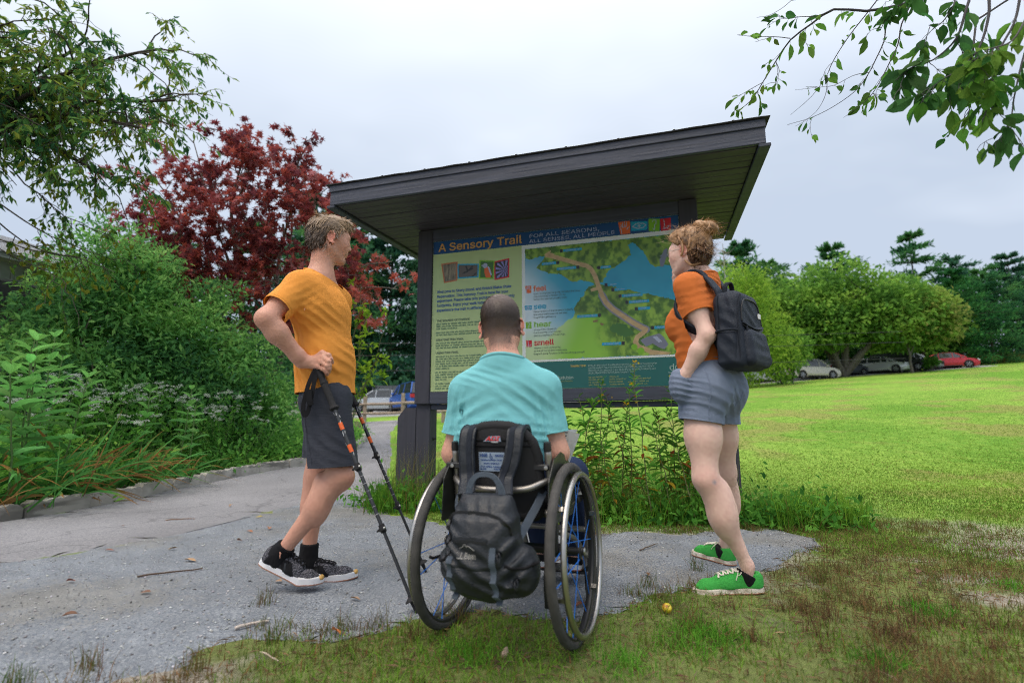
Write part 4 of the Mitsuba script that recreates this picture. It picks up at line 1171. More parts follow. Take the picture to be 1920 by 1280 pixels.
def pole(top, tip, label):
    k = thing('trekking_pole', label, 'trekking pole', 'pair of trekking poles')
    A = align(top, tip); L = float(np.linalg.norm(np.subtract(tip, top)))
    lt = lambda prof, n=16: lathe(prof, n, A)
    part(k, 'grip', lt([(0, -.012), (.013, -.010), (.019, .004), (.0175, .02), (.0145, .035), (.017, .055), (.0145, .075), (.0165, .092), (.0185, .10), (.016, .103), (.0155, .120), (.0158, .122), (.0150, .137), (.0158, .139), (.0150, .154), (.0158, .156), (.0150, .171), (.0155, .173), (.0148, .188), (.0155, .19), (.0148, .212), (.021, .222), (.022, .229), (.014, .236), (0, .236)], 18), m_foam, 35)
    part(k, 'shaft', lt([(0, .23), (.0092, .23), (.0092, .52), (0, .52)], 14), m_alu, 35)
    part(k, 'lower_shaft', lt([(0, .52), (.0080, .52), (.0080, .80), (.0068, .80), (.0068, L - .075), (0, L - .075)], 14), m_alu, 35)
    for z in (.30, .41): part(k, 'band', lt([(.0094, z), (.0096, z + .001), (.0096, z + .034), (.0094, z + .035)], 14), m_orange, 35)
    pr = np.random.default_rng(3); sp = []
    for i in range(26):
        z = .245 + .23 * pr.random(); a = pr.random() * 6.3
        if .295 < z < .34 or .40 < z < .45: continue
        sp.append(mv(tube([(.0094 * math.cos(a), .0094 * math.sin(a), z), (.0094 * math.cos(a + .3), .0094 * math.sin(a + .3), z + .012)], .0011, 4), A))
    part(k, 'print', cat(sp), m_sole, kind='stuff')
    for z in (.52, .80):
        c = part(k, 'clamp', lt([(.008, z - .022), (.0125, z - .02), (.0135, z), (.0125, z + .014), (.008, z + .016)], 14), m_foam, 35)
        part(c, 'lever', mv(cat(bevel_box((-.012, -.021, z - .008), (.012, -.011, z + .009), .002), bevel_box((.008, -.018, z - .005), (.023, -.011, z + .004), .002)), A), m_foam)
        part(c, 'pin', mv(trimesh.creation.icosphere(1, .006).apply_translation((-.012, -.017, z)), A), m_silver, True)
    tk_ = [mv(tube([(.0083 * math.cos(a), .0083 * math.sin(a), z) for a in np.linspace(0, 6.28, 12)], .0006, 3), A) for z in np.arange(.56, .76, .035)]
    part(k, 'scale_marks', cat(tk_), m_sole, kind='stuff')
    part(k, 'tip', lt([(0, L - .08), (.0085, L - .08), (.0095, L - .05), (.006, L - .012), (.0035, L - .008), (.002, L), (0, L)], 12), m_foam, 35)
    part(k, 'basket', lt([(.009, L - .072), (.022, L - .064), (.027, L - .058), (.027, L - .055), (.021, L - .060), (.009, L - .066)], 20), m_foam, 35)
    return k, A


pk, pA = pole((-.905, 2.368, 1.022), (-.381, 2.199, .0), 'black trekking pole with orange bands, gripped in the visible hand')
cc = np.array((-.915, 2.362, 1.005))
lp = curve([(-.905, 2.355, 1.005), (-.925, 2.335, .93), (-.938, 2.325, .84), (-.932, 2.322, .795), (-.917, 2.32, .80), (-.905, 2.322, .86), (-.900, 2.335, .94), (-.897, 2.352, .99)], 28)
part(pk, 'wrist_strap', strap(lp, (0, -1, 0.1), .020, .0025), m_blackc, 40)
part(pk, 'wrist_strap__pad', strap(curve([(-.914, 2.318, .905), (-.907, 2.313, .86), (-.900, 2.313, .835)], 8), (0, -1, .1), .026, .008), m_blackc, 40)
pole((-.930, 2.745, 1.06), (-.44, 2.78, .0), 'black trekking pole standing behind the other, by the wheelchair')
# ---------------------------------------------------------------- the woman with the backpack
rng = np.random.default_rng(33)
WOM = thing('person', 'person in a rust tee and blue grey shorts with bun and navy backpack', 'person')
F = N((-.68, .73, 0)); Wr = N((.73, .68, 0)); Z = np.array((0, 0, 1.0))
wc = lambda a, b, z: np.array((.95, 2.515, 0)) + a * Wr + b * F + z * Z      # right, forward, up
whf = face_frame((.905, 2.535, 1.612), (-.70, .71), 0, -4)
nk = wc(0, -.015, 1.465)
sL, eL, wL = np.array((.850, 2.405, 1.400)), np.array((.900, 2.335, 1.150)), np.array((.806, 2.400, .972))
sR, eR, wR = wc(.150, 0, 1.400), wc(.165, .13, 1.17), np.array((.892, 2.634, 1.440))
hL, kL, aL = np.array((.905, 2.475, .91)), np.array((.880, 2.418, .50)), np.array((1.052, 2.440, .088))
hR, kR, aR = np.array((1.015, 2.585, .91)), np.array((1.082, 2.70, .50)), np.array((1.150, 2.915, .088))
SC = (Wr, 1.30)
torso = [cap(wc(0, -.01, .93), wc(0, .0, 1.06), .118, .100, .06, SC), cap(wc(0, .0, 1.06), wc(0, .0, 1.28), .100, .112, .06, SC), cap(wc(0, -.005, 1.28), wc(0, -.01, 1.40), .108, .066, .06, SC),
         cap(nk, sL, .042, .046, .05), cap(nk, sR, .042, .046, .05), ell(wc(-.08, -.062, .90), (.074, .074, .09), None, .05), ell(wc(.08, -.062, .90), (.074, .074, .09), None, .05),
         ell(wc(-.07, .080, 1.225), (.062, .060, .066), None, .05), ell(wc(.07, .080, 1.225), (.062, .060, .066), None, .05)]
headp = head_prims(whf, nk, .95, .049, .9)
armL = chain([sL, (sL + eL) / 2, eL], [.043, .041, .034], .03) + chain([eL, eL * .62 + wL * .38, wL], [.035, .036, .024], .03) + [cap(wL, wL + (-.022, .025, -.06), .024, .024, .02)]
armR = chain([sR, eR], [.046, .038], .03) + chain([eR, wR], [.041, .027], .03)


def wleg(h, k, a, back, s=1.0):
    back = np.array(back)
    m = k * .6 + a * .4
    return [cap(h, h * .45 + k * .55, .110 * s, .088 * s, .05), cap(h * .45 + k * .55, k, .086 * s, .060 * s, .05), cap(k, m, .058 * s, .056 * s, .04), cap(m, a + (0, 0, .03), .056 * s, .029 * s, .04), ell(k * .68 + a * .32 + back * .018, (.060 * s, .062 * s, .125), None, .05), cap(a + (0, 0, .03), a - (0, 0, .02), .027 * s, .025 * s, .03)]


legL = wleg(hL, kL, aL, (1, -.1, 0), .86); legR = wleg(hR, kR, aR, (.75, -.3, 0), .88)
SKW = (.74, .485, .405)
# the raised hand she holds at her chin
hc = np.array((.852, 2.60, 1.500))

ears = ear_prims(whf, 1, .95) + ear_prims(whf, -1, .95)
hm = sdf_mesh(blob(headp + ears, .03), headp + ears, .004)
fist = []
for i in range(4):
    o = hc + (.004 * i, .004 * i, -.0165 * i)
    fist += finger([o + (.035, .020, -.01), o + (-.004, .004, .002), o + (-.012, -.018, -.002), o + (.006, -.026, -.004)], .0095, .0075)
fist += finger([hc + (.03, .0, -.02), hc + (.0, -.022, -.012), hc + (-.012, -.03, .006)], .011, .0085)
fist += [cap(hc + (.03, .018, -.03), hc + (.052, .03, -.06), .028, .024, .02)]
rough = torso + armL + armR + legL + legR
bm = sdf_mesh(blob(rough + headp[-1:] + fist[-1:], .03), rough, .0075)
hn = sdf_mesh(blob(fist, .01), fist, .004)
skinm = cat(bm, hm, hn)
g = lambda *p: hp(whf, p)
spots = [(g(-.01, .082, 0), (.028, .028, .042), (.74, .32, .25)), (g(.05, .045, -.03), (.035, .03, .03), (.76, .43, .35)), (g(.084, 0, -.06), (.02, .02, .012), (.60, .25, .22)), (eL, (.05, .05, .06), (.75, .45, .365)), (kL + (.0, -.05, .0), (.07, .07, .06), (.75, .45, .375)), (g(-.05, 0, -.09), (.06, .06, .05), (.70, .44, .355)), (np.array((1.09, 2.43, .10)), (.05, .05, .06), (.75, .45, .375)), (kL + (.02, -.06, -.01), (.012, .012, .012), (.42, .33, .36))]
part(WOM, 'body', skinm, m_skin, True, color=skin_colours(skinm.vertices, SKW, spots, 9, .10))
# hair: pulled back into a loose bun, with flyaways
wq = lambda P: (np.asarray(P) - whf[:3, 3]) @ whf[:3, :3]
R = whf[:3, :3]
bun_c = (-.104, -.002, .100)
hb = [ell(g(-.020, 0, .045), (.103, .084, .088), R), ell(g(.030, 0, .080), (.066, .068, .042), R, .03), ell(g(-.058, 0, -.022), (.058, .066, .072), R, .03)]


def w_cut(P):
    q = wq(P)
    line = np.where(q[:, 0] > .02, .026 + .75 * (q[:, 0] - .02), np.where(q[:, 0] > -.02, -.034 + 1.5 * (q[:, 0] + .02), -.098 + .35 * np.abs(q[:, 1])))
    ear = .031 - np.linalg.norm((q - np.array([-.002, 0, -.006])) * [1, 0, .8], axis=1)
    return np.maximum(line - q[:, 2], np.where(np.abs(q[:, 1]) > .05, ear, -1)) * .75


def w_ridge(P, d):
    q = wq(P) - np.array(bun_c); a = np.arctan2(q[:, 1], q[:, 0] + q[:, 2] * .2) ; r = np.linalg.norm(q, axis=1)
    return (-.0045 * (1 - np.abs(2 * ((a * 9 + 3 * meshkit.fbm(np.asarray(P, float) * 16, 2, 4)) % 1) - 1)) * np.clip(r / .06 - .4, 0, 1)).astype(np.float32)


hairm = sdf_mesh(blob(hb, .03, [w_cut], w_ridge), hb, .0042)
bun = []
for k in range(3):
    t = np.linspace(0, 2 * math.pi * .95, 14) + k * 2.1
    pts = [g(bun_c[0] - .004 + .012 * k + .030 * math.cos(a) + .010 * math.sin(2 * a + k), bun_c[1] + .033 * math.sin(a), bun_c[2] + .012 + .014 * math.sin(a * 1.5 + k * 2) + .004 * k) for a in t]
    bun.append(tube(pts, [.010 + .013 * math.sin(i / 13 * math.pi) for i in range(14)], 8))
bun.append(sdf_mesh(blob([ell(g(bun_c[0] - .004, 0, bun_c[2] + .008), (.046, .046, .038), R)], .01), [ell(g(bun_c[0], 0, bun_c[2]), (.04, .042, .034), R)], .0045))


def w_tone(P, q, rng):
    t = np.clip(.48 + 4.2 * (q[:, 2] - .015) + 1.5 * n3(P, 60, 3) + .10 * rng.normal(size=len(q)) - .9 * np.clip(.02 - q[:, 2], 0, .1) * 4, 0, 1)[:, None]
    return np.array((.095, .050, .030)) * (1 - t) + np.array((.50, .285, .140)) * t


allh = cat(hairm, *bun); hv = np.array(allh.vertices)
sp, sn = scalp(hairm, 2600, rng)
q = wq(sp); D = (np.array(bun_c) + (.015, 0, -.01) - q) @ R.T; dist = np.linalg.norm(D, axis=1)
D = D / dist[:, None] + .22 * unit(rng, len(sp)); D -= sn * (D * sn).sum(1, keepdims=True)
st1 = strands(sp - sn * .003, sn, D, np.minimum(dist * .9, rng.uniform(.03, .075, len(sp))), rng.uniform(.002, .0042, len(sp)), w_tone(sp, q, rng), rng, .16, .2, 4)
bp, bn = scalp(cat(*bun), 500, rng)
bd = np.cross(bn, wq(bp) @ R.T * 0 + R[:, 1]) + .5 * unit(rng, 500)
st2 = strands(bp, bn, bd, rng.uniform(.02, .05, 500), .003, w_tone(bp, wq(bp) + (0, 0, .02), rng), rng, .3, .7, 4)
fl = []
for n_, c0, dv, L in ((60, (.045, .015, .105), (.5, .3, .55), .055), (70, (-.10, -.01, -.005), (-.75, -.35, -.45), .085), (45, (-.11, -.01, .10), (-.8, -.2, -.05), .07), (60, (-.055, 0, -.095), (-.2, .1, -.9), .05), (40, (.05, .06, .06), (.5, .5, .1), .04)):
    p0 = np.array([g(*(np.array(c0) + rng.normal(size=3) * (.022, .030, .018))) for _ in range(n_)])
    dd = (np.array(dv) + .35 * unit(rng, n_)) @ R.T
    fl.append(strands(p0, unit(rng, n_), dd, rng.uniform(.5, 1.25, n_) * L, .0013, np.tile((.52, .33, .19), (n_, 1)), rng, .3, 1.3, 6))
lk = []
for c0, pts in ((0, [(.015, .080, .070), (-.010, .085, .03), (-.018, .088, -.01), (-.008, .086, -.035)]), (1, [(-.045, .074, .075), (-.052, .081, .04), (-.045, .083, .0)]), (2, [(-.02, .070, -.055), (-.055, .062, -.085), (-.085, .035, -.07)])):
    lk.append(tube_vc(curve([g(*p) for p in pts], 12), np.concatenate([np.linspace(.005, .007, 6), np.linspace(.007, .002, 20)])[:len(curve([g(*p) for p in pts], 12))], (.40, .22, .11), 6))
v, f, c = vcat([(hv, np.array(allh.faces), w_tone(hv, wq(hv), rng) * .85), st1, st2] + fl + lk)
part(WOM, 'hair', (v, f), m_hair, True, color=c)
m_wire = M('spectacle_wire', P_((.55, .52, .48), .25, metallic=.8))
m_lens = M('spectacle_lens', {'type': 'thindielectric'})
gl = []
for s in (-1, 1):
    ring = [g(.088 - .006 * abs(s * .031 + .021 * math.cos(a)) / .05, s * .032 + .021 * math.cos(a), -.002 + .019 * math.sin(a)) for a in np.linspace(0, 2 * math.pi, 26, endpoint=False)]
    gl.append(tube(ring, .0015, 5, closed=True))
    gl.append(tube([g(.083, s * .052, .004), g(.075, s * .068, .006), g(.0, s * .074, .006), g(-.012, s * .076, -.002)], .0014, 5))
gl.append(tube([g(.091, -.011, .002), g(.093, 0, .005), g(.091, .011, .002)], .0014, 5))
SPEC = thing('spectacles', 'round wire spectacles worn by the standing reader with a bun', 'glasses')
put(SPEC, cat(*gl), m_wire, True)
for s in (-1, 1):
    part(WOM, 'eye', trimesh.creation.icosphere(2, .012).apply_translation(g(.068, s * .030, .004)), 'mat_eye_white', True)
    ring = np.array([g(.088 - .006 * abs(s * .031 + .02 * math.cos(a)) / .05, s * .032 + .020 * math.cos(a), -.002 + .018 * math.sin(a)) for a in np.linspace(0, 2 * math.pi, 20, endpoint=False)] + [g(.086, s * .032, -.002)])
    part(SPEC, 'lens', (ring, np.array([[i, (i + 1) % 20, 20] for i in range(20)])), m_lens, False)
# tee
m_rust = cloth('rust_jersey', (.56, .150, .036), streak=.04)
ax = N(eL - sL); hp_ = sL + .56 * (eL - sL); axR = N(eR - sR); hpR = sR + .56 * (eR - sR)
tee = [cap(wc(0, 0, 1.0), wc(0, 0, 1.09), .116, .110, .05, SC), cap(wc(0, .0, 1.09), wc(0, .0, 1.28), .110, .122, .06, SC), cap(wc(0, -.005, 1.28), wc(0, -.01, 1.40), .118, .078, .06, SC), cap(nk, sL, .052, .060, .05), cap(nk, sR, .052, .060, .05),
       ell(wc(-.07, .083, 1.225), (.074, .070, .076), None, .05), ell(wc(.07, .083, 1.225), (.074, .070, .076), None, .05), cap(sL, sL + .70 * (eL - sL), .057, .060, .045), cap(sR, sR + .70 * (eR - sR), .057, .058, .045)]
tee.append(ell((.868, 2.425, 1.185), (.052, .052, .085), None, .05))
NKO, NKA = nk + F * .004 + (0, 0, .0), N(F * .42 + Z * .9)
tee.append(cap(NKO - NKA * .02, NKO + NKA * .05, .060, .060, .04))
wr = folds([(sL + (.03, 0, -.06), (.07, .08, .08), (.2, .1, -.9), .032, .008, 1), (wc(-.10, .03, 1.30), (.08, .09, .08), (.6, -.2, .7), .036, .008, 2), (wc(-.07, .07, 1.12), (.10, .10, .09), (.1, .1, 1), .040, .010, 3), (wc(-.03, -.09, 1.44), (.11, .09, .05), (.25, .1, .9), .022, .006, 4)])
tfn = blob(tee, .05, (), wr)
tm = cut_open(sdf_mesh(tfn, tee, .0055), [(hp_ - Wr * .016, ax, .15, .072), (hpR + Wr * .014, axR, .15, .074), (NKO, NKA, .12), (wc(0, 0, 1.0), -Z, .4)])
tk = part(WOM, 'tee_shirt', tm, m_rust, True)
hemline(tk, tfn, hp_, ax, .060, .02, m_rust); hemline(tk, tfn, hpR, axR, .058, 0, m_rust)
part(tk, 'collar', tube(ring_on(tfn, NKO - NKA * .008, NKA, .055, off=-.003), .0075, 8, closed=True), m_rust, True)
# shorts with a pocket she tucks her hand into
m_blue = cloth('blue_grey_twill', (.185, .225, .315), weave=1200, var=.18)
so = [cap(wc(0, -.005, .95), wc(0, .0, 1.06), .130, .110, .06, SC), ell(wc(-.080, -.070, .91), (.093, .093, .112), None, .06), ell(wc(.076, -.070, .91), (.093, .093, .112), None, .06),
      cap(hL + (0, 0, -.02), np.array((.880, 2.440, .66)), .108, .098, .05), cap(hR + (0, 0, -.02), np.array((1.045, 2.63, .66)), .112, .098, .05), ell(np.array((.786, 2.425, .925)), (.046, .055, .080), None, .03)]
oL, nL = np.array((.892, 2.445, .757)), np.array((-.16, 0, -1.0)); oR, nR = np.array((1.035, 2.615, .752)), np.array((-.05, .05, -1.0))
wr2 = folds([(np.array((.80, 2.40, .90)), (.07, .10, .11), (.25, 0, .95), .026, .009, 21), (np.array((.92, 2.35, .86)), (.12, .08, .10), (.3, 0, .9), .045, .006, 22), (np.array((1.02, 2.42, .85)), (.07, .1, .1), (.8, 0, .5), .04, .009, 23), (np.array((1.06, 2.46, .98)), (.1, .1, .07), (.3, 0, 1), .035, .006, 24)])
sfn = blob(so, .04, [lambda P: P[:, 2] - 1.075], wr2)
sm = cut_open(sdf_mesh(sfn, so, .0058), [(oL, nL, .17, .125), (oR, nR, .17, .115), (wc(0, 0, .70), -Z, .4)])
sk_ = part(WOM, 'shorts', sm, m_blue, True)
hemline(sk_, sfn, oL, nL, .098, .034, m_blue); hemline(sk_, sfn, oR, nR, .098, .03, m_blue)
part(sk_, 'waistband', tube(ring_on(sfn, wc(0, 0, 1.055), Z, .1, off=.001), .010, 6, closed=True), m_blue, True)
part(sk_, 'pocket_edge', tube(project(sfn, curve([(.800, 2.42, 1.00), (.815, 2.42, .965), (.842, 2.42, .925)], 9), (-.2, -1, 0)), .003, 6), m_blue, True)
part(sk_, 'side_seam', tube(project(sfn, curve([(.885, 2.42, 1.0), (.895, 2.42, .90), (.892, 2.42, .80), (.892, 2.42, .765)], 12), (0, -1, 0)), .0025, 5), m_blue, True)
part(sk_, 'back_pocket', tube(project(sfn, curve([(.96, 2.44, .93), (.965, 2.44, .85), (.985, 2.45, .82), (1.02, 2.47, .825), (1.03, 2.48, .90)], 16), -F), .0025, 5), m_blue, True)
# plimsolls
m_green = cloth('green_canvas', (.050, .330, .062), weave=1500, var=.22)
m_cream = M('cream_rubber', bump(P_(proc(lambda p, n, uv: mix((.42, .36, .28), (.66, .60, .52), smoothstep(.35, .6, fbm(p.x * 45, p.y * 45, p.z * 45, 3)))), .7), lambda p, n, uv: noise(p.x * 300, p.y * 300, p.z * 300), .0006))
m_lace = M('cream_cotton', P_((.68, .63, .54), .9))


def plimsoll(parent, Mx, L, toe_deg):
    res = shoe_mesh(L, 'plimsoll'); key = numbered(parent + '__shoe'); k = L / .30
    bf = lambda m: mv(bend_foot(m, L, toe_deg), Mx)
    put(key, bf(res['upper']), m_green, True)
    part(key, 'foxing', bf(res['sole']), m_cream, 50); part(key, 'outsole', bf(res['outsole']), m_gum, 50)
    tc = [cap((.235 * k, -.002, .018), (.262 * k, .001, .016), .041 * k, .034 * k, .02, ((0, 1, 0), 1.06))]
    part(key, 'toe_bumper', bf(sdf_mesh(blob(tc, .02, [lambda P: P[:, 2] - (.020 + .12 * np.clip(P[:, 0] - .245 * k, -.02, .06)), lambda P: .012 - P[:, 2]]), tc, .0045)), m_cream, True)
    part(key, 'laces', bf(laces(L, 'plimsoll', res['upper'])), m_lace, True)
    part(key, 'tongue', bf(hull([(.085, -.014, .074), (.085, .014, .074), (.072, -.014, .098), (.072, .014, .098), (.079, -.013, .100), (.079, .013, .100), (.097, -.014, .074), (.097, .014, .074)])), m_lace, 40)
    part(key, 'heel_strip', bf(tube([(-.003, 0, .03), (-.003, 0, .05), (.000, 0, .070)], .0055, 6)), m_green, True)
    return key, bf


dl = N((-.998, .062, 0))
ML = frame((1.118, 2.452, .006), dl, np.array((-dl[1], dl[0], 0)), Z) @ rot([0, 1, 0], 2.0)
kk, bf = plimsoll(WOM, ML, .305, -2)
dr_ = N((-.42, .90, 0))
MR = frame((1.168, 2.870, .010), dr_, np.array((-dr_[1], dr_[0], 0)), Z)
plimsoll(WOM, MR, .285, 0)
for Mx, a, kn in ((ML, aL, kL), (MR, aR, kR)):
    b = hp(Mx, (.062, 0, .058)); t = N(kn - a)
    sk = [cap(b - Z * .02, b + Z * .012, .037, .040), cap(b + Z * .01, a + Z * .04, .040, .040)]
    part(WOM, 'sock', sdf_mesh(blob(sk, .02, [plane(b + Z * .022 + Mx[:3, 0] * .0, Z + Mx[:3, 0] * -.55)]), sk, .0045), m_blackc, True)
# ---- her backpack: a thing of its own
m_navyp = M('navy_nylon', bump(P_(proc(cloth_fn((.014, .020, .034), weave=700, var=.5)), .62, specular=.35, sheen=.3), lambda p, n, uv: noise(p.x * 500, p.y * 500, p.z * 500) + 2 * fbm(p.x * 28, p.y * 28, p.z * 28, 3), .0016))
m_webb = cloth('dark_webbing', (.022, .026, .036), weave=700)
m_zip = M('zip_tape', P_((.008, .009, .012), .45))
PK = thing('backpack', 'navy two-tier daypack worn on the back of the reader with a bun', 'backpack')
B = -F
pc = wc(-.03, -.190, 1.172); PM = frame(pc, Wr, B, Z)      # local: x to her right, y outwards from the back, z up
P3 = lambda x, y, z: hp(PM, (x, y, z))
Rl = PM[:3, :3]
PS = .86
P3 = lambda x, y, z: hp(PM, (x * PS, y * PS, z * PS))


def rbx(lo, hi, r, k=.02, taper=0.0, bulge=0.0):
    """rounded bag volume in pack coordinates as an sdf primitive"""
    lo, hi = np.array(lo, float), np.array(hi, float); c, h = (lo + hi) / 2, (hi - lo) / 2 - r

    def fn(P):
        q = (P - pc) @ Rl / PS - c
        tz = q[:, 2] / (h[2] + r)
        sx = 1 - taper * np.clip(tz, -1, 1) - .12 * np.clip(np.abs(tz) - .6, 0, 1) ** 2 * 4
        e = np.stack([np.abs(q[:, 0]) / sx - h[0], np.abs(q[:, 1] - bulge * np.clip(-tz, -1, 1)) - h[1], np.abs(q[:, 2]) - h[2]], 1)
        return (np.linalg.norm(np.maximum(e, 0), axis=1) + np.minimum(e.max(1), 0) - r).astype(np.float32) * PS
    return ('f', fn, k)


wrp = folds([(P3(-.15, .0, -.05), (.05, .09, .15), Rl @ (0, .6, .8), .055, .010, 31), (P3(0, .09, .05), (.12, .05, .12), Rl @ (.5, 0, .85), .06, .008, 32), (P3(0, .09, -.16), (.14, .06, .08), Rl @ (.2, 0, 1), .05, .008, 33), (P3(-.15, .02, .12), (.04, .09, .08), Rl @ (0, 1, .4), .045, .006, 34)])
lo_, hi_ = pc - .30, pc + .30
body_ = sdf_mesh(blob([rbx((-.15, -.075, -.215), (.15, .075, .205), .045, .02, .13, .012)], .02, (), wrp), [], .0058, lo=lo_, hi=hi_)
part(PK, 'main_bag', body_, m_navyp, True)
part(PK, 'front_pocket', sdf_mesh(blob([rbx((-.125, .03, -.205), (.125, .112, -.005), .035, .02, .04, .012)], .02, (), wrp), [], .0058, lo=lo_, hi=hi_), m_navyp, True)
packfn = lambda P: np.minimum(np.minimum(blob([rbx((-.15, -.075, -.215), (.15, .075, .205), .045, .02, .13, .012)], .02, (), wrp)(P), blob([rbx((-.125, .03, -.205), (.125, .112, -.005), .035, .02, .04, .012)], .02, (), wrp)(P)), 9)


def layp(pts, off=.002):
    out = []
    for p in pts:
        w = P3(p[0], 0, p[1]); t = np.linspace(0, .16, 120); v = packfn((w + t[:, None] * B).astype(np.float32)); i = np.nonzero((v[:-1] < 0) & (v[1:] >= 0))[0]
        out.append(w + B * ((t[i[-1]] if len(i) else .05) + off))
    out = np.array(out); k = np.ones(3) / 3
    out[1:-1] = np.stack([np.convolve(out[:, j], k, 'valid') for j in range(3)], 1)
    return out


part(PK, 'side_pocket', sdf_mesh(blob([rbx((-.172, -.055, -.200), (-.115, .052, -.015), .025, .02, .0, .0)], .02, (), wrp), [], .0055, lo=lo_, hi=hi_), m_navyp, True)
part(PK, 'side_pocket_hem', tube(curve([P3(-.145, -.062, -.018), P3(-.176, -.03, -.016), P3(-.176, .03, -.016), P3(-.150, .062, -.02)], 14), .006, 6), m_webb, True)
zp = layp(curve([(-.122, .012), (-.085, .000), (0, -.006), (.085, .000), (.115, .012)], 24), .003)
part(PK, 'pocket_zip', strap(zp, B + .6 * Z, .016, .004), m_zip, 40)
part(PK, 'pocket_zip_flap', strap(zp + Z * .012 - B * .001, B + 1.2 * Z, .022, .005), m_navyp, 40)
part(PK, 'zip_pull', mv(bevel_box((-.005, -.003, -.055), (.005, .003, 0), .002), frame(zp[4] + B * .006, Wr, B, Z)), m_webb)
zt = layp(curve([(-.120, .03), (-.108, .11), (-.075, .150), (0, .160), (.075, .150), (.108, .11), (.120, .03)], 40), .001)
part(PK, 'main_zip', tube(zt, .005, 6), m_zip, True)
for x in (-.147,):
    part(PK, 'piping', tube(curve([P3(-.150, -.035, -.19), P3(-.158, -.04, -.05), P3(-.150, -.045, .08), P3(-.120, -.05, .185), P3(0, -.055, .205)], 30), .004, 6), m_webb, True)
    part(PK, 'piping', tube(curve([P3(-.150, .060, -.17), P3(-.155, .062, -.03), P3(-.140, .064, .10), P3(-.110, .066, .175)], 26), .0035, 6), m_webb, True)
part(PK, 'grab_loop', strap(curve([P3(-.045, -.045, .198), P3(-.042, -.040, .245), P3(-.018, -.035, .272), P3(.018, -.035, .272), P3(.042, -.040, .245), P3(.045, -.045, .198)], 24), [N((p - P3(0, -.04, .22))) for p in curve([P3(-.045, -.045, .198), P3(-.042, -.040, .245), P3(-.018, -.035, .272), P3(.018, -.035, .272), P3(.042, -.040, .245), P3(.045, -.045, .198)], 24)], .022, .007), m_webb, 40)
part(PK, 'tag', mv(bevel_box((.02, 0, -.012), (.05, .003, .012), .001), frame(layp([(.05, .08), (.05, .08), (.05, .08)])[1], Wr, B, Z)), M('white_tag', P_((.7, .7, .7), .6)))
tors = blob(tee[:7] + tee[-1:], .05)
for s, S, E_, H in ((-1, sL, eL, hp_), (1, sR, eR, hpR)):
    x = .085 * s
    pts = curve([P3(x * .75, -.055, .185), wc(x * .95, -.105, 1.43), wc(x * 1.0, -.055, 1.475), wc(x * 1.08, .01, 1.475), wc(x * 1.15, .07, 1.43), wc(x * 1.35, .060, 1.36), wc(x * 1.6, .030, 1.28), wc(x * 1.6, -.04, 1.20), wc(x * 1.4, -.10, 1.13), wc(x * 1.2, -.15, 1.06)], 56)
    q = [N(p - wc(x * .8, -.02, 1.33)) for p in pts]
    # lay the strap on the shirt
    out = []
    for p, u in zip(pts, q):
        t = np.linspace(-.09, .09, 73); dv = tors((p + t[:, None] * u).astype(np.float32)); i = np.nonzero((dv[:-1] < 0) & (dv[1:] >= 0))[0]
        out.append(p + u * (t[i[-1]] + .006) if len(i) and len(out) > 5 else p)
    out = np.array(out); k = np.ones(7) / 7
    out[3:-3] = np.stack([np.convolve(out[:, j], k, 'valid') for j in range(3)], 1)
    part(PK, 'shoulder_strap', strap(out, q, np.concatenate([np.full(36, .062), np.linspace(.062, .026, len(out) - 36)]), .012), m_navyp, 40)
# ---------------------------------------------------------------- the wheelchair, its user and the rucksack hung on its back
rng = np.random.default_rng(55)
TH = math.radians(21)
CF, CR = np.array((math.sin(TH), math.cos(TH), 0)), np.array((math.cos(TH), -math.sin(TH), 0))
CC = np.array((-.004, 2.005, 0))
WM = frame(CC, CR, CF, Z)                # local: x to the user's right, y forward, z up
W3 = lambda x, y, z: hp(WM, (x, y, z))
m_tyre = M('tyre_rubber', bump(P_(proc(lambda p, n, uv: mix((.030, .029, .030), (.085, .080, .075), fbm(p.x * 30, p.y * 30, p.z * 30, 3))), .8), lambda p, n, uv: noise(p.x * 260, p.y * 260, p.z * 260), .0012))
m_steel = M('brushed_steel', bump(P_((.46, .44, .42), .34, metallic=1.0), lambda p, n, uv: noise(p.x * 160, p.y * 160, p.z * 160), .0004))
m_titan = M('grey_frame', P_((.36, .34, .32), .42, metallic=.85))
m_spoke = M('blue_spoke', P_((.012, .16, .62), .3, clearcoat=.5))
m_blackp = M('black_plastic', P_((.016, .016, .018), .42))
m_mesh_blk = M('black_mesh', bump(P_((.010, .010, .012), .8, sheen=.3), lambda p, n, uv: noise(p.x * 330, p.y * 330, p.z * 330), .0012))
WC = thing('wheelchair', 'manual wheelchair with blue spokes and steel push rims, seen from behind', 'wheelchair')
RW_ = .305
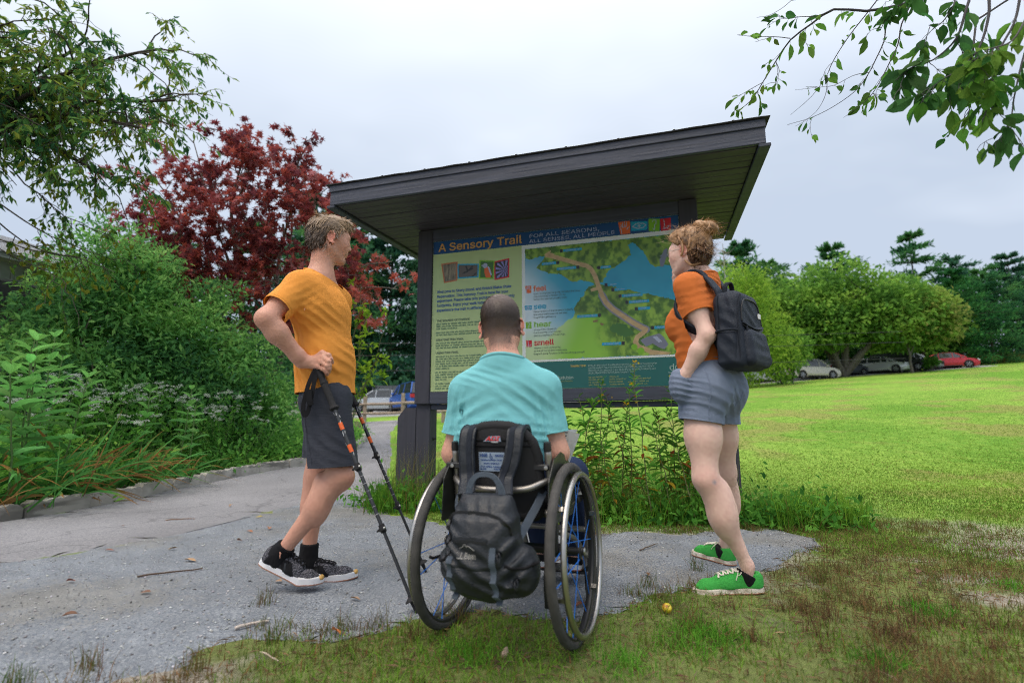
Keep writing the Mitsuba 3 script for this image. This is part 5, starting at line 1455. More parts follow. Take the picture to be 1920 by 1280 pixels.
for s in (-1, 1):
    hub = W3(s * .236, 0, RW_ - .002)
    axis = hp(WM, (s, 0, .04)) - hp(WM, (0, 0, 0)); ax = N(axis); fw = CF; up = np.cross(ax, fw) * (1 if s > 0 else -1); up = N(up if up[2] > 0 else -up)
    A = frame(hub, fw, up, ax)                       # local x forward, y up, z outwards
    k = numbered(WC + '__wheel')
    put(k, mv(torus(RW_ - .015, .0155, 96, 14, 1.05), A), m_tyre, True)
    labels[k] = {'label': 'large left rear wheel' if s < 0 else 'large right rear wheel'}
    rimp = [(.272, -.011), (.279, -.012), (.284, -.008), (.284, .008), (.279, .012), (.272, .011), (.268, .006), (.268, -.006), (.272, -.011)]
    part(k, 'rim', lathe(rimp, 72, A), m_blackp, 40)
    part(k, 'push_rim', mv(torus(.263, .0105, 96, 12), A @ tr(0, 0, .036)), m_steel, True)
    tabs = []
    for i in range(6):
        a = i * math.pi / 3 + .35
        d = np.array([math.cos(a), math.sin(a)])
        part(k, 'rim_tab', mv(hull([(*(d * .268 + np.array([-d[1], d[0]]) * w), z) for w in (-.008, .008) for z in (.004, .040)] + [(*(d * .262 + np.array([-d[1], d[0]]) * w), z) for w in (-.008, .008) for z in (.006, .040)]), A), m_steel)
    part(k, 'hub', lathe([(0, -.045), (.013, -.045), (.013, -.034), (.024, -.032), (.024, -.026), (.013, -.022), (.014, .018), (.026, .020), (.026, .027), (.015, .030), (.0145, .036), (0, .037)], 24, A), m_blackp, 40)
    part(k, 'hub_cap', lathe([(0, .036), (.012, .037), (.0125, .039), (.010, .042), (0, .0425)], 20, A), m_steel, 40)
    for i in range(12):
        a = (i // 2) * math.pi / 3 + (.14 if i % 2 else -.14) + .1; fl = .023 if i % 2 else -.029
        b = a + (1.25 if i % 2 else -1.25) * (1 if (i // 2) % 2 else -1)
        part(k, 'spoke', mv(tube([(.0235 * math.cos(b), .0235 * math.sin(b), fl), (.270 * math.cos(a), .270 * math.sin(a), .0)], .0018, 6), A), m_spoke, True)
    part(k, 'valve', mv(tube([(.268 * math.cos(2.2), .268 * math.sin(2.2), 0), (.238 * math.cos(2.2), .238 * math.sin(2.2), .002)], .003, 6), A), m_steel, True)
    # front caster, its fork and the side frame
    cw = W3(s * .205, .40, .062)
    A2 = frame(cw, CF, Z, CR)
    c = part(WC, 'caster', mv(torus(.049, .0135, 40, 10, 1.0), A2), m_tyre, True)
    part(c, 'disc', lathe([(0, -.009), (.036, -.009), (.040, -.006), (.040, .006), (.036, .009), (0, .009)], 24, A2), m_blackp, 40)
    part(c, 'fork', cat(*[mv(hull([(x, .0 + y, z) for x, y in ((-.012, -.01), (.012, -.01), (-.022, .075), (.012, .075)) for z in (zz, zz + .005)]), A2) for zz in (-.024, .019)], mv(bevel_box((-.024, .074, -.026), (.014, .088, .026), .003), A2), mv(tube([(-.006, .085, 0), (-.006, .135, 0)], .014, 10), A2)), m_blackp, 40)
    part(WC, 'side_frame', tube(curve([W3(s * .165, -.10, .44), W3(s * .185, .06, .44), W3(s * .190, .30, .455), W3(s * .185, .43, .44), W3(s * .165, .53, .30), W3(s * .135, .60, .11), W3(s * .12, .64, .075)], 36), .0135, 10), m_titan, True)
    part(WC, 'lower_frame', tube(curve([W3(s * .175, .02, .36), W3(s * .19, .20, .30), W3(s * .195, .39, .20), W3(s * .19, .46, .35), W3(s * .185, .43, .44)], 24), .011, 8), m_titan, True)
    part(WC, 'axle_clamp', mv(cat(lathe([(0, -.02), (.022, -.02), (.022, .02), (0, .02)], 14, align(W3(s * .185, 0, .303), W3(s * .21, 0, .303))), bevel_box((-.012, -.012, 0), (.012, .012, .14), .003).apply_transform(frame(W3(s * .175, -.03, .30), CR, CF, Z))), np.eye(4)), m_blackp, 40)
    # back cane with its handle stub, bracket and side guard
    bx = .180
    part(WC, 'back_cane', tube(curve([W3(s * bx, -.075, .43), W3(s * bx, -.095, .55), W3(s * bx, -.115, .655)], 12), .0128, 12), m_titan, True)
    part(WC, 'cane_cap', lathe([(0, -.002), (.0138, -.002), (.0142, .012), (.012, .03), (0, .032)], 14, align(W3(s * bx, -.1155, .655), W3(s * bx, -.122, .69))), m_blackp, 40)
    part(WC, 'back_bracket', mv(bevel_box((-.030 if s > 0 else -.055, -.026, -.011), (.055 if s < 0 else .030, .020, .011), .004), frame(W3(s * (bx - .025 * s * s), -.108, .598), CR, CF, Z)), m_blackp, 40)
    part(WC, 'bracket_bolt', lathe([(0, 0), (.007, 0), (.007, .004), (0, .005)], 10, align(W3(s * bx, -.136, .598), W3(s * bx, -.2, .598))), m_steel, 30)
    sg = Polygon([(-.17, .42), (-.16, .55), (-.10, .615), (-.02, .635), (.06, .615), (.16, .53), (.20, .45), (.2, .42)]).buffer(.012)
    gm = trimesh.creation.extrude_polygon(sg, .003, engine='earcut'); v = np.array(gm.vertices)
    gm.vertices = np.stack([s * .198 + v[:, 2], v[:, 0], v[:, 1]], 1)
    part(WC, 'side_guard', mv(gm, WM), M('guard_black', P_((.03, .033, .03), .35)) if s < 0 else 'mat_guard_black', False)
    part(WC, 'anti_tip_tube', tube(curve([W3(s * .15, -.02, .30), W3(s * .15, -.06, .22), W3(s * .15, -.05, .12)], 10), .009, 8), m_blackp, True)
    part(WC, 'brake', cat(tube([W3(s * .20, .19, .46), W3(s * .225, .23, .46), W3(s * .232, .28, .50)], .006, 6), mv(bevel_box((-.012, -.03, -.012), (.012, .03, .012), .003), frame(W3(s * .205, .20, .455), CR, CF, Z))), m_blackp, 40)
part(WC, 'axle_tube', tube([W3(-.215, 0, .303), W3(.215, 0, .303)], .0165, 14), m_blackp, True)
part(WC, 'rigidiser_bar', tube(curve([W3(-.180, -.105, .555), W3(-.160, -.135, .545), W3(-.11, -.165, .528), W3(.0, -.172, .523), W3(.11, -.165, .528), W3(.160, -.135, .545), W3(.180, -.105, .555)], 36), .0115, 12), m_titan, True)
part(WC, 'seat_cushion', mv(bevel_box((-.18, -.07, .435), (.18, .37, .492), .02), WM), m_mesh_blk, 40)
part(WC, 'footplate', mv(bevel_box((-.13, .60, .062), (.13, .72, .074), .004), WM), m_blackp, 40)
part(WC, 'cross_tube', tube([W3(-.18, .41, .30), W3(.18, .41, .30)], .012, 8), m_titan, True)
# curved, padded back shell
bs = Polygon([(x * .84, z - .006) for x, z in [(-.165, .44), (-.172, .56), (-.168, .64), (-.150, .69), (-.11, .725), (-.06, .742), (0, .746), (.06, .742), (.11, .725), (.150, .69), (.168, .64), (.172, .56), (.165, .44)]]).buffer(-.012).buffer(.012)
v, f = trimesh.creation.triangulate_polygon(bs, engine='earcut'); g2 = trimesh.Trimesh(np.hstack([v, np.zeros((len(v), 1))]), f).subdivide_to_size(.02, max_iter=10)


def shell(off, shrink, poly=None):
    q = np.array(g2.vertices)[:, :2]; c = np.array([0, .6])
    q = c + (q - c) * shrink
    y = -.098 - .10 * (q[:, 1] - .5) - off - .06 * (1 - (q[:, 0] / .17) ** 2) * .9 + .012 * np.clip((q[:, 1] - .66) / .08, 0, 1) ** 2
    return np.stack([q[:, 0], y, q[:, 1]], 1)


bd = np.array(bs.exterior.coords)[:-1]; n = 120; ring = np.array([bs.exterior.interpolate(i / n, normalized=True).coords[0] for i in range(n)])


def on_shell(p, off): return (p[0], -.098 - .10 * (p[1] - .5) - off - .054 * (1 - (p[0] / .17) ** 2) + .012 * np.clip((p[1] - .66) / .08, 0, 1) ** 2, p[1])


front = trimesh.Trimesh(shell(-.03, .985), np.array(g2.faces)[:, ::-1], process=False); back = trimesh.Trimesh(shell(.006, .985), g2.faces, process=False)
bk = part(WC, 'back_shell', mv(cat(front, back), WM), m_mesh_blk, True)
part(bk, 'padded_edge', mv(tube([on_shell(p, -.012) for p in ring], .021, 12, closed=True), WM), m_mesh_blk, True)
part(bk, 'seam', mv(cat(*[tube([on_shell((x, z), .008) for x in np.linspace(-.13, .13, 20)], .0035, 6) for z in (.672, .692)]), WM), m_blackc, True)


def label_on(name, x0, x1, z0, z1, off, mat, parent, th=.0015):
    xs = np.linspace(x0, x1, 7); V = []
    for z in (z0, z1):
        for x in xs: V.append(on_shell((x, z), off))
    F_ = []
    for i in range(6): F_ += [[i, i + 1, i + 8], [i, i + 8, i + 7]]
    return part(parent, name, mv(trimesh.Trimesh(np.array(V), np.array(F_), process=False), WM), mat, False)


def text_on(parent, name, rows, mat, off):
    ms = []
    for t, x, z, h, w, bold, slant in rows:
        m = meshkit.text_mesh(t, h, .0008, bold); v = np.array(m.vertices); v[:, 0] *= w / (v[:, 0].max() - v[:, 0].min()); v[:, 0] += slant * v[:, 1]
        m.vertices = np.array([np.array(on_shell((x + a, z + b), off)) + (0, -c, 0) for a, b, c in v]); ms.append(m)
    return part(parent, name, mv(cat(*ms), WM), mat, False)


m_card, m_ink, m_redp = M('pale_label', P_((.26, .33, .43), .5)), M('label_ink', P_((.02, .06, .22), .5)), M('red_badge', P_((.62, .025, .02), .5))
xo = -.012
lb = label_on('dealer_label', xo - .047, xo + .052, .585, .650, .0095, m_card, bk)
text_on(lb, 'lettering', [('HME', xo - .042, .634, .011, .030, True, 0), ('SERVICE', xo + .018, .635, .007, .030, True, 0)], m_ink, .011)
ll = [(u, z, w) for u, z, w in ((xo - .038, .621, .082), (xo - .027, .609, .060), (xo - .042, .598, .086), (xo - .042, .590, .038), (xo + .012, .590, .036))]
q = [Polygon(p) for p in words(ll, .0045, rng)]
part(lb, 'small_print', mv(cat(*[trimesh.Trimesh(np.array([on_shell(c, .0108) for c in list(p.exterior.coords)[:4]]), [[0, 1, 2], [0, 2, 3]], process=False) for p in q]), WM), m_ink, False, kind='stuff')
sy = [tube([on_shell((xo + a, .634 + b), .0112) for a, b in pts], .0011, 4) for pts in ([(.001, .010), (.000, .004), (.006, .003), (.009, -.003)], [(.004 + .0055 * math.cos(t), -.0 + .0055 * math.sin(t)) for t in np.linspace(2.2, 5.9, 9)])] + [trimesh.creation.icosphere(1, .0018).apply_translation(on_shell((xo + .001, .6455), .0112))]
part(lb, 'symbol', mv(cat(*sy), WM), m_ink, True)
bp_ = [(-.034, .687), (-.012, .705), (.030, .707), (.034, .687)]
badge = [tuple(np.array(p) + (xo + .008, 0)) for p in bp_]
part(bk, 'badge', mv(hull([np.array(on_shell(p, o)) for p in badge for o in (.010, .012)]), WM), m_card)
text_on(bk, 'badge_lettering', [('ADI', xo - .016, .690, .0145, .050, True, .35)], m_redp, .0132)
text_on(bk, 'badge_line', [('MADE', xo + .006, .6835, .004, .026, True, 0)], m_sole, .0126)

# ---- the user
SEAT = thing('person', 'person in a teal tee with cropped dark hair, seated in the wheelchair', 'person')
F = N((.24, .97, 0)); Wr = np.array([F[1], -F[0], 0])
sc = lambda a, b, z: np.array((-.036, 2.035, 0)) + a * Wr + b * F + z * Z
shf = face_frame((-.043, 2.080, 1.137), (.12, .99), -4, 4)
nk = sc(0.002, -.004, .988)
sL, eL, wL = sc(-.160, .015, .880), sc(-.208, .01, .634), sc(-.12, .26, .60)
sR, eR, wR = sc(.160, .015, .884), sc(.208, .02, .640), sc(.13, .26, .62)
hL, kL, aL = sc(-.09, .0, .54), W3(-.10, .50, .52), W3(-.08, .63, .13)
hR, kR, aR = sc(.10, .0, .54), W3(.10, .50, .52), W3(.08, .63, .13)
SC = (Wr, 1.42)
torso = [cap(sc(0, -.005, .54), sc(0, -.01, .70), .108, .104, .05, SC), cap(sc(0, -.01, .70), sc(0, 0, .86), .104, .104, .05, SC), cap(nk, sL, .046, .052, .05), cap(nk, sR, .046, .052, .05)]
headp = head_prims(shf, nk, .98, .058, 1.08)
armL = chain([sL, eL], [.052, .041], .03) + chain([eL, wL], [.042, .028], .03)
armR = chain([sR, eR], [.052, .041], .03) + chain([eR, wR], [.042, .028], .03)
handp = []
for w_, s in ((wL, 1), (wR, -1)):
    d = N(F * .8 + Wr * s * .35 + Z * -.1); sd = N(np.cross(d, Z))
    handp.append(cap(w_, w_ + d * .07, .027, .026, .02, (Z, .6)))
    for i in range(4):
        o = w_ + d * .07 + sd * (-.027 + .018 * i)
        handp += finger([o - d * .02, o + d * .03, o + d * .05 - Z * .018, o + d * .045 - Z * .035], .010, .0075)
    handp += finger([w_ + d * .02 - sd * s * .02 , w_ + d * .055 - sd * s * .04 + Z * .01, w_ + d * .08 - sd * s * .035 + Z * .012], .0115, .009)
legs = chain([hL, kL], [.085, .060], .03) + chain([kL, aL], [.056, .042], .03) + chain([hR, kR], [.085, .060], .03) + chain([kR, aR], [.056, .042], .03)
rough = torso + armL + armR + legs
ears = ear_prims(shf, 1, 1.04, 42) + ear_prims(shf, -1, 1.04, 42)
bm = sdf_mesh(blob(rough + headp[-1:] + handp[:1], .03), rough, .008)
hm = sdf_mesh(blob(headp + ears, .03), headp + ears, .0038)
hn = sdf_mesh(blob(handp, .012), handp, .004)
skinm = cat(bm, hm, hn)
SKS = (.62, .335, .245)
g = lambda *p: hp(shf, p)
sq = lambda P: (np.asarray(P) - shf[:3, 3]) @ shf[:3, :3]
cs = skin_colours(skinm.vertices, SKS, [(g(-.01, s * .083, 0), (.028, .028, .042), (.70, .27, .20)) for s in (-1, 1)] + [(g(-.06, 0, -.105), (.05, .07, .035), (.66, .31, .22)), (eR, (.05, .05, .05), (.62, .29, .20)), (eL, (.05, .05, .05), (.62, .29, .20))], 14)
q = sq(skinm.vertices)
# the shaved nape: stubble thins out downwards
fade = np.clip((q[:, 2] + .128) / .060, 0, 1) * (q[:, 0] < .02 + .5 * np.clip(q[:, 2], 0, .1)) * (np.abs(q[:, 1]) < .0815) * np.clip((.078 - np.where(q[:, 2] < -.05, np.abs(q[:, 1]) * 1.45, 0)) / .02, 0, 1) * (q[:, 2] > -.14)
fade = (fade * fade * (3 - 2 * fade) * (.74 + .24 * np.clip((q[:, 2] + .06) / .05, 0, 1)))[:, None]
cs = cs * (1 - fade) + np.array((.058, .040, .034)) * fade
part(SEAT, 'body', skinm, m_skin, True, color=cs)
hb = [ell(g(-.016, 0, .050), (.1005, .0790, .0865), shf[:3, :3])]


def s_cut(P):
    q = sq(P)
    line = np.where(q[:, 0] > .02, .045 + .3 * (q[:, 0] - .02), -.022 + .9 * np.clip(q[:, 0] + .04, 0, .07))
    return (line - q[:, 2]) * .8


hairm = sdf_mesh(blob(hb, .02, [s_cut]), hb, .0045)
hv = np.array(hairm.vertices)


def s_tone(q, rng):
    t = np.clip((q[:, 2] - .045) / .10 + .10 * rng.normal(size=len(q)), 0, 1)[:, None]
    return np.array((.045, .031, .026)) * (1 - t) + np.array((.175, .122, .104)) * t


sp, sn = scalp(skinm, 60000, rng, lambda p: (lambda q: (q[:, 2] > -.110) & (q[:, 0] < .03 + .6 * np.clip(q[:, 2], 0, .2)) & (np.abs(q[:, 1]) < .079) & (np.linalg.norm(q, axis=1) < .16) & (np.linalg.norm((q - [-.002, 0, -.004]) * [1, 0, .85], axis=1) > np.where(np.abs(q[:, 1]) > .06, .030, 0)))(sq(p)))
sp2, sn2 = scalp(hairm, 5200, rng)
whorl = sq(sp2) - np.array((-.055, .012, .12)); sw = np.stack([-whorl[:, 1], whorl[:, 0], 0 * whorl[:, 0]], 1); sw /= np.maximum(np.linalg.norm(sw, axis=1, keepdims=True), .02)
D2 = (sw * .6 + whorl * 5 + np.array((.25, 0, -.55))) @ shf[:3, :3].T + .35 * unit(rng, len(sp2)); D2 -= sn2 * (D2 * sn2).sum(1, keepdims=True) * .85
st2 = strands(sp2 - sn2 * .001, sn2, D2, rng.uniform(.010, .018, len(sp2)), rng.uniform(.0018, .003, len(sp2)), s_tone(sq(sp2), rng), rng, .35, .2, 2)
D1 = np.array((-.3, 0, -1.0)) @ shf[:3, :3].T + .3 * unit(rng, len(sp)); D1 -= sn * (D1 * sn).sum(1, keepdims=True) * .8
st1 = strands(sp, sn, D1, .005, .0011, np.clip(np.tile((.055, .042, .038), (len(sp), 1)) * (1 + .3 * rng.normal(size=(len(sp), 1))), .02, .3), rng, .3, .2, 1)
v, f, c = vcat([(hv, np.array(hairm.faces), s_tone(sq(hv), rng)), st1, st2])
part(SEAT, 'hair', (v, f), m_hair, True, color=c)
for s in (-1, 1): part(SEAT, 'eye', trimesh.creation.icosphere(2, .012).apply_translation(g(.070, s * .030, .004)), 'mat_eye_white', True)
m_teal_c = cloth('teal_jersey', (.175, .475, .51), streak=.04)
ax, axR = N(eL - sL), N(eR - sR); hp_, hpR = sL + .70 * (eL - sL), sR + .70 * (eR - sR)
tee = [cap(sc(0, -.005, .52), sc(0, -.012, .70), .122, .116, .05, SC), cap(sc(0, -.012, .70), sc(0, -.005, .87), .116, .112, .05, SC), cap(nk - (0, 0, .004), sL, .054, .062, .06), cap(nk - (0, 0, .004), sR, .054, .062, .06),
       cap(sL, sL + .84 * (eL - sL), .057, .062, .045), cap(sR, sR + .84 * (eR - sR), .057, .062, .045)]
NKO, NKA = nk + F * .002 + (0, 0, .012), N(F * .30 + Z * .95)
tee.append(cap(NKO - NKA * .02, NKO + NKA * .05, .070, .068, .04))
wr = folds([(sc(.12, -.10, .83), (.10, .10, .07), (.55, .1, .8), .045, .010, 41), (sc(-.10, -.10, .79), (.10, .10, .06), (-.35, .1, .9), .050, .010, 42), (sc(0, -.12, .70), (.2, .1, .05), (.06, 0, 1), .030, .010, 43), (sc(.165, -.04, .76), (.05, .09, .10), (.95, .1, .2), .032, .010, 44), (sc(-.165, -.04, .76), (.05, .09, .10), (.95, .1, -.2), .032, .011, 45), (sc(-.06, -.08, .93), (.10, .08, .04), (.35, 0, .95), .030, .006, 46)])
tfn = blob(tee, .05, (), wr)
tm = cut_open(sdf_mesh(tfn, tee, .0055), [(hp_ - Wr * .012, ax, .15, .080), (hpR + Wr * .012, axR, .15, .080), (NKO, NKA, .12)])
tk = part(SEAT, 'tee_shirt', tm, m_teal_c, True)
hemline(tk, tfn, hp_, ax, .064, .02, m_teal_c); hemline(tk, tfn, hpR, axR, .064, .02, m_teal_c)
part(tk, 'collar', tube(ring_on(tfn, NKO - NKA * .008, NKA, .065, off=-.003), .0085, 8, closed=True), m_teal_c, True)
m_jean = cloth('navy_trousers', (.018, .030, .075))
tr_ = chain([hL, kL], [.100, .076], .04) + chain([kL, aL + Z * .05], [.074, .062], .03) + chain([hR, kR], [.100, .076], .04) + chain([kR, aR + Z * .05], [.074, .062], .03) + [cap(sc(-.06, 0, .54), sc(.06, 0, .54), .105, .105, .05)]
part(SEAT, 'trousers', sdf_mesh(blob(tr_, .03), tr_, .010), m_jean, True)
for s in (-1, 1):
    A = frame(W3(s * .08, .585, .078), CF, -CR, Z)
    res = shoe_mesh(.28, 'runner'); kk_ = numbered(SEAT + '__shoe')
    put(kk_, mv(res['upper'], A), m_blackc, True); part(kk_, 'midsole', mv(res['sole'], A), m_sole, 50); part(kk_, 'outsole', mv(res['outsole'], A), m_gum, 50)
# spiral-bound booklet held open at his right forearm
BK_ = thing('booklet', 'white spiral bound booklet held at the seated reader by the right forearm', 'booklet')
ba = np.array((.232, 2.13, .650)); bx_, bz_ = N((.25, -.35, .75)), N((.75, .5, -.15))
pg = []
for i in range(2):
    V = []
    for a in np.linspace(-.075, .075, 12):
        for b in np.linspace(0, .08, 10): V.append(ba + bx_ * a + bz_ * (b * (1 - .15 * i)) + np.cross(bx_, bz_) * (.030 * math.sin(b / .13 * 2.2) * (1 if i == 0 else -.4) + .003 * i) - bz_ * .05)
    F_ = [[r * 10 + c, (r + 1) * 10 + c, (r + 1) * 10 + c + 1, r * 10 + c + 1] for r in range(11) for c in range(9)]
    pg.append(((np.array(V)), np.array(F_)))
m_paper = M('paper', {'type': 'twosided', 'b': {'type': 'diffuse', 'reflectance': {'type': 'rgb', 'value': [.78, .79, .82]}}})
for p_ in pg: part(BK_, 'page', p_, m_paper, True)
part(BK_, 'spiral_binding', cat(*[mv(torus(.0075, .0019, 14, 6), frame(ba - bz_ * .048 + bx_ * t, np.cross(bx_, bz_), bz_, bx_)) for t in np.linspace(-.068, .068, 10)]), m_blackp, True)

# ---- the rucksack hanging from the back by its straps
m_blkny = M('black_nylon', bump(P_(proc(cloth_fn((.013, .016, .022), weave=600, var=.5)), .45, specular=.5, sheen=.2), lambda p, n, uv: 2.2 * fbm(p.x * 26, p.y * 26, p.z * 26, 4) + .5 * noise(p.x * 480, p.y * 480, p.z * 480), .0022))
m_grweb = cloth('grey_webbing', (.085, .105, .135), weave=700)
RK = thing('rucksack', 'black rucksack hung by its straps on the back of the wheelchair', 'backpack')
RM = frame(W3(.030, -.285, .375), CR, -CF, Z)      # x right, y towards the reader behind, z up
RX = lambda x, y, z: hp(RM, (x, y, z)); Rl2 = RM[:3, :3]; rc = RM[:3, 3]


def bagsdf(P):
    q = (P - rc) @ Rl2; x, y, z = q[:, 0], q[:, 1], q[:, 2]
    hw = np.interp(z, [-.165, -.15, -.11, -.05, .02, .08, .125, .15], [.055, .095, .122, .124, .108, .104, .095, .086])
    dp = np.interp(z, [-.165, -.14, -.08, 0, .08, .125, .15], [.04, .075, .105, .100, .085, .055, .022])
    e = np.power(np.abs(x / hw) ** 2.6 + np.abs((y - .01) / dp) ** 2.4, 1 / 2.5) - 1
    d = e * np.minimum(hw, dp) * .8
    return np.maximum(d, np.maximum(z - .150, -.165 - z)).astype(np.float32)


wrk = folds([(RX(-.10, .06, -.03), (.05, .08, .12), Rl2 @ (.6, 0, .8), .040, .013, 51), (RX(.10, .05, -.04), (.05, .09, .11), Rl2 @ (-.7, 0, .7), .042, .013, 52), (RX(0, .10, -.05), (.08, .06, .07), Rl2 @ (.5, 0, .86), .055, .010, 53), (RX(.05, .08, -.125), (.10, .08, .05), Rl2 @ (.3, 0, .95), .035, .010, 54), (RX(0, .06, .11), (.1, .05, .05), Rl2 @ (.9, 0, .4), .05, .007, 55)])
bagfn = blob([('f', bagsdf, .02), ell(RX(-.125, -.005, -.065), (.040, .058, .058), Rl2, .03), ell(RX(.125, -.005, -.075), (.045, .060, .072), Rl2, .03)], .03, (), wrk)
part(RK, 'main_bag', sdf_mesh(bagfn, [], .0055, lo=rc - .27, hi=rc + .27), m_blkny, True)
fpf = lambda P: (lambda q: (np.power(np.abs(q[:, 0] / np.interp(q[:, 2], [-.09, -.07, .0, .08, .105], [.06, .092, .108, .105, .075])) ** 3 + np.abs((q[:, 1] - .055) / np.interp(q[:, 2], [-.09, -.05, .02, .08, .105], [.03, .066, .066, .048, .02])) ** 2.2, 1 / 2.6) - 1) * .045)((P - rc) @ Rl2)
fpc = lambda P: np.maximum(((P - rc) @ Rl2)[:, 2] - .105, -.092 - ((P - rc) @ Rl2)[:, 2])
fpk = blob([('f', lambda P: np.maximum(fpf(P), fpc(P)).astype(np.float32), .01)], .02, (), wrk)
part(RK, 'front_pocket', sdf_mesh(fpk, [], .0052, lo=rc - .22, hi=rc + .22), m_blkny, True)


def lay(fn, pts, off=.004, span=.10):
    out = []
    for p in pts:
        w = RX(p[0], 0, p[1]); t = np.linspace(-.02, .22, 120); d = Rl2[:, 1]
        v = fn((w + t[:, None] * d).astype(np.float32)); i = np.nonzero((v[:-1] < 0) & (v[1:] >= 0))[0]
        out.append(w + d * ((t[i[-1]] if len(i) else .06) + off))
    return np.array(out)


both = lambda P: np.minimum(bagfn(P), fpk(P))
yb = Rl2[:, 1]
part(RK, 'pocket_zip', strap(lay(both, curve([(-.100, .045), (-.096, .080), (-.070, .097), (0, .100), (.060, .092), (.098, .070), (.104, .04)], 30), .002), yb, .013, .006), m_zip, 40)
part(RK, 'slot_zip', strap(lay(both, curve([(-.070, .020), (-.02, .024), (.045, .022)], 16), .002), yb, .009, .004), m_zip, 40)
part(RK, 'slot_flap', strap(lay(both, curve([(-.072, .028), (-.02, .032), (.047, .030)], 16), .003), yb, .010, .004), m_blkny, 40)
for x, z0, z1 in ((-.098, .085, -.05), (-.086, .088, .01)):
    part(RK, 'zip_cord', tube(lay(both, curve([(x, z0), (x - .008, z0 * .6 + z1 * .4), (x + .004, z0 * .3 + z1 * .7), (x - .004, z1)], 20), .004), [.0022 + .0010 * math.sin(i * 2.1) for i in range(len(curve([(x, z0), (x - .008, z0 * .6 + z1 * .4), (x + .004, z0 * .3 + z1 * .7), (x - .004, z1)], 20)))], 5), m_blackc, True)
for x, z0, z1 in ((-.085, -.03, -.162), (.062, .01, -.165)):
    part(RK, 'compression_strap', strap(lay(both, curve([(x, z0), (x * 1.02, (z0 + z1) / 2), (x, z1)], 16), .003), yb, .020, .003), m_grweb, 40)
for x0, x1 in ((-.178, -.100), (.090, .190)):
    part(RK, 'side_pocket_hem', tube(lay(both, curve([(x0, -.045), ((x0 + x1) / 2, -.055), (x1, -.030)], 14), .002), .005, 6), m_blackc, True)
hl_ = curve([RX(-.062, .015, .140), RX(-.058, .020, .172), RX(-.034, .024, .205), RX(.000, .026, .212), RX(.030, .024, .203), RX(.050, .020, .172), RX(.054, .015, .140)], 30)
part(RK, 'grab_loop', strap(hl_, yb, [.026 - .010 * math.sin(i / (len(hl_) - 1) * math.pi) for i in range(len(hl_))], .005), m_grweb, 40)
# the two wide padded straps go up over the back shell
for s, xa, xb, xc in ((-1, -.085, -.098, -.118), (1, .050, .082, .128)):
    pts = [RX(xa, -.01, .142), W3(xa * .9 + xb * .1, -.198, .56), W3(xb * .7 + xa * .3, -.190, .62), W3(xb, -.184, .68), W3(xb, -.168, .724), W3(xb, -.120, .738), W3(xb, -.09, .71), W3(xb, -.08, .60)]
    pp = curve(pts, 48)
    ups = np.gradient(pp, axis=0); ups = np.cross(CR, ups)
    part(RK, 'shoulder_strap', strap(pp, ups, np.interp(np.linspace(0, 1, len(pp)), [0, .2, .5, 1], [.058, .055, .062, .062]), .014), m_blkny, 40)
    part(RK, 'strap_webbing', strap(pp + N(ups[10]) * 0 + np.array([N(u) for u in ups]) * .0085 + CR * (-.010 * s), ups, .020, .003), m_webb, 40)
    part(RK, 'strap_piping', tube(pp + np.array([N(u) for u in ups]) * .006 + CR * (.027 * s), .0032, 6), m_webb, True)
for s in (-1, 1):
    part(RK, 'side_strap', strap(curve([W3(s * .160, -.10, .52), W3(s * .150, -.16, .47), RX(s * .10, -.02, .02)], 14), -CF + CR * s * .6, .028, .003), m_grweb, 40)
# lettering and the little mountain emblem on the pocket
m_emb = M('grey_embroidery', P_((.30, .29, .28), .7))
ms = []
lm = meshkit.text_mesh('L.L.Bean', .016, .001, True); v = np.array(lm.vertices); v[:, 0] *= .062 / v[:, 0].max()
Pw = lay(both, [(-.052 + a, -.026 + b) for a, b in v[:, :2]], .001); lm.vertices = Pw + yb * (.0015 * (v[:, 2] > .0005))[:, None]
part(RK, 'lettering', lm, m_emb)
part(RK, 'emblem', tube(lay(both, curve([(-.046, .000), (-.032, .008), (-.026, .015), (-.018, .008), (-.013, .012), (.008, .000)], 18), .001), .0011, 5), m_emb, True)
# ---------------------------------------------------------------- plants: builders
def crown_points(rng, blobs, n, shell=.55, gap=.5, gs=.9):
    """points spread through ellipsoids, mostly near the outside, thinned by noise so that gaps open"""
    w = np.array([np.prod(b[1]) ** (2 / 3) for b in blobs]); out, nrm = [], []
    while sum(map(len, out)) < n:
        k = rng.choice(len(blobs), n, p=w / w.sum()); u = unit(rng, n); r = (1 - shell * rng.random(n) ** 1.6)[:, None]
        c = np.array([blobs[i][0] for i in k]); rad = np.array([blobs[i][1] for i in k])
        p = c + u * rad * r * (1 + .75 * (meshkit.fbm(u * 2.4 + c, 3, 7) - .5))[:, None]
        g = meshkit.fbm(p * gs * 1.6 + 11, 2, 3)
        ok = g > .5 - .5 * (1 - gap)
        out.append(p[ok]); nrm.append((u / rad)[ok] / np.linalg.norm((u / rad)[ok], axis=1, keepdims=True))
    return np.vstack(out)[:n], np.vstack(nrm)[:n]


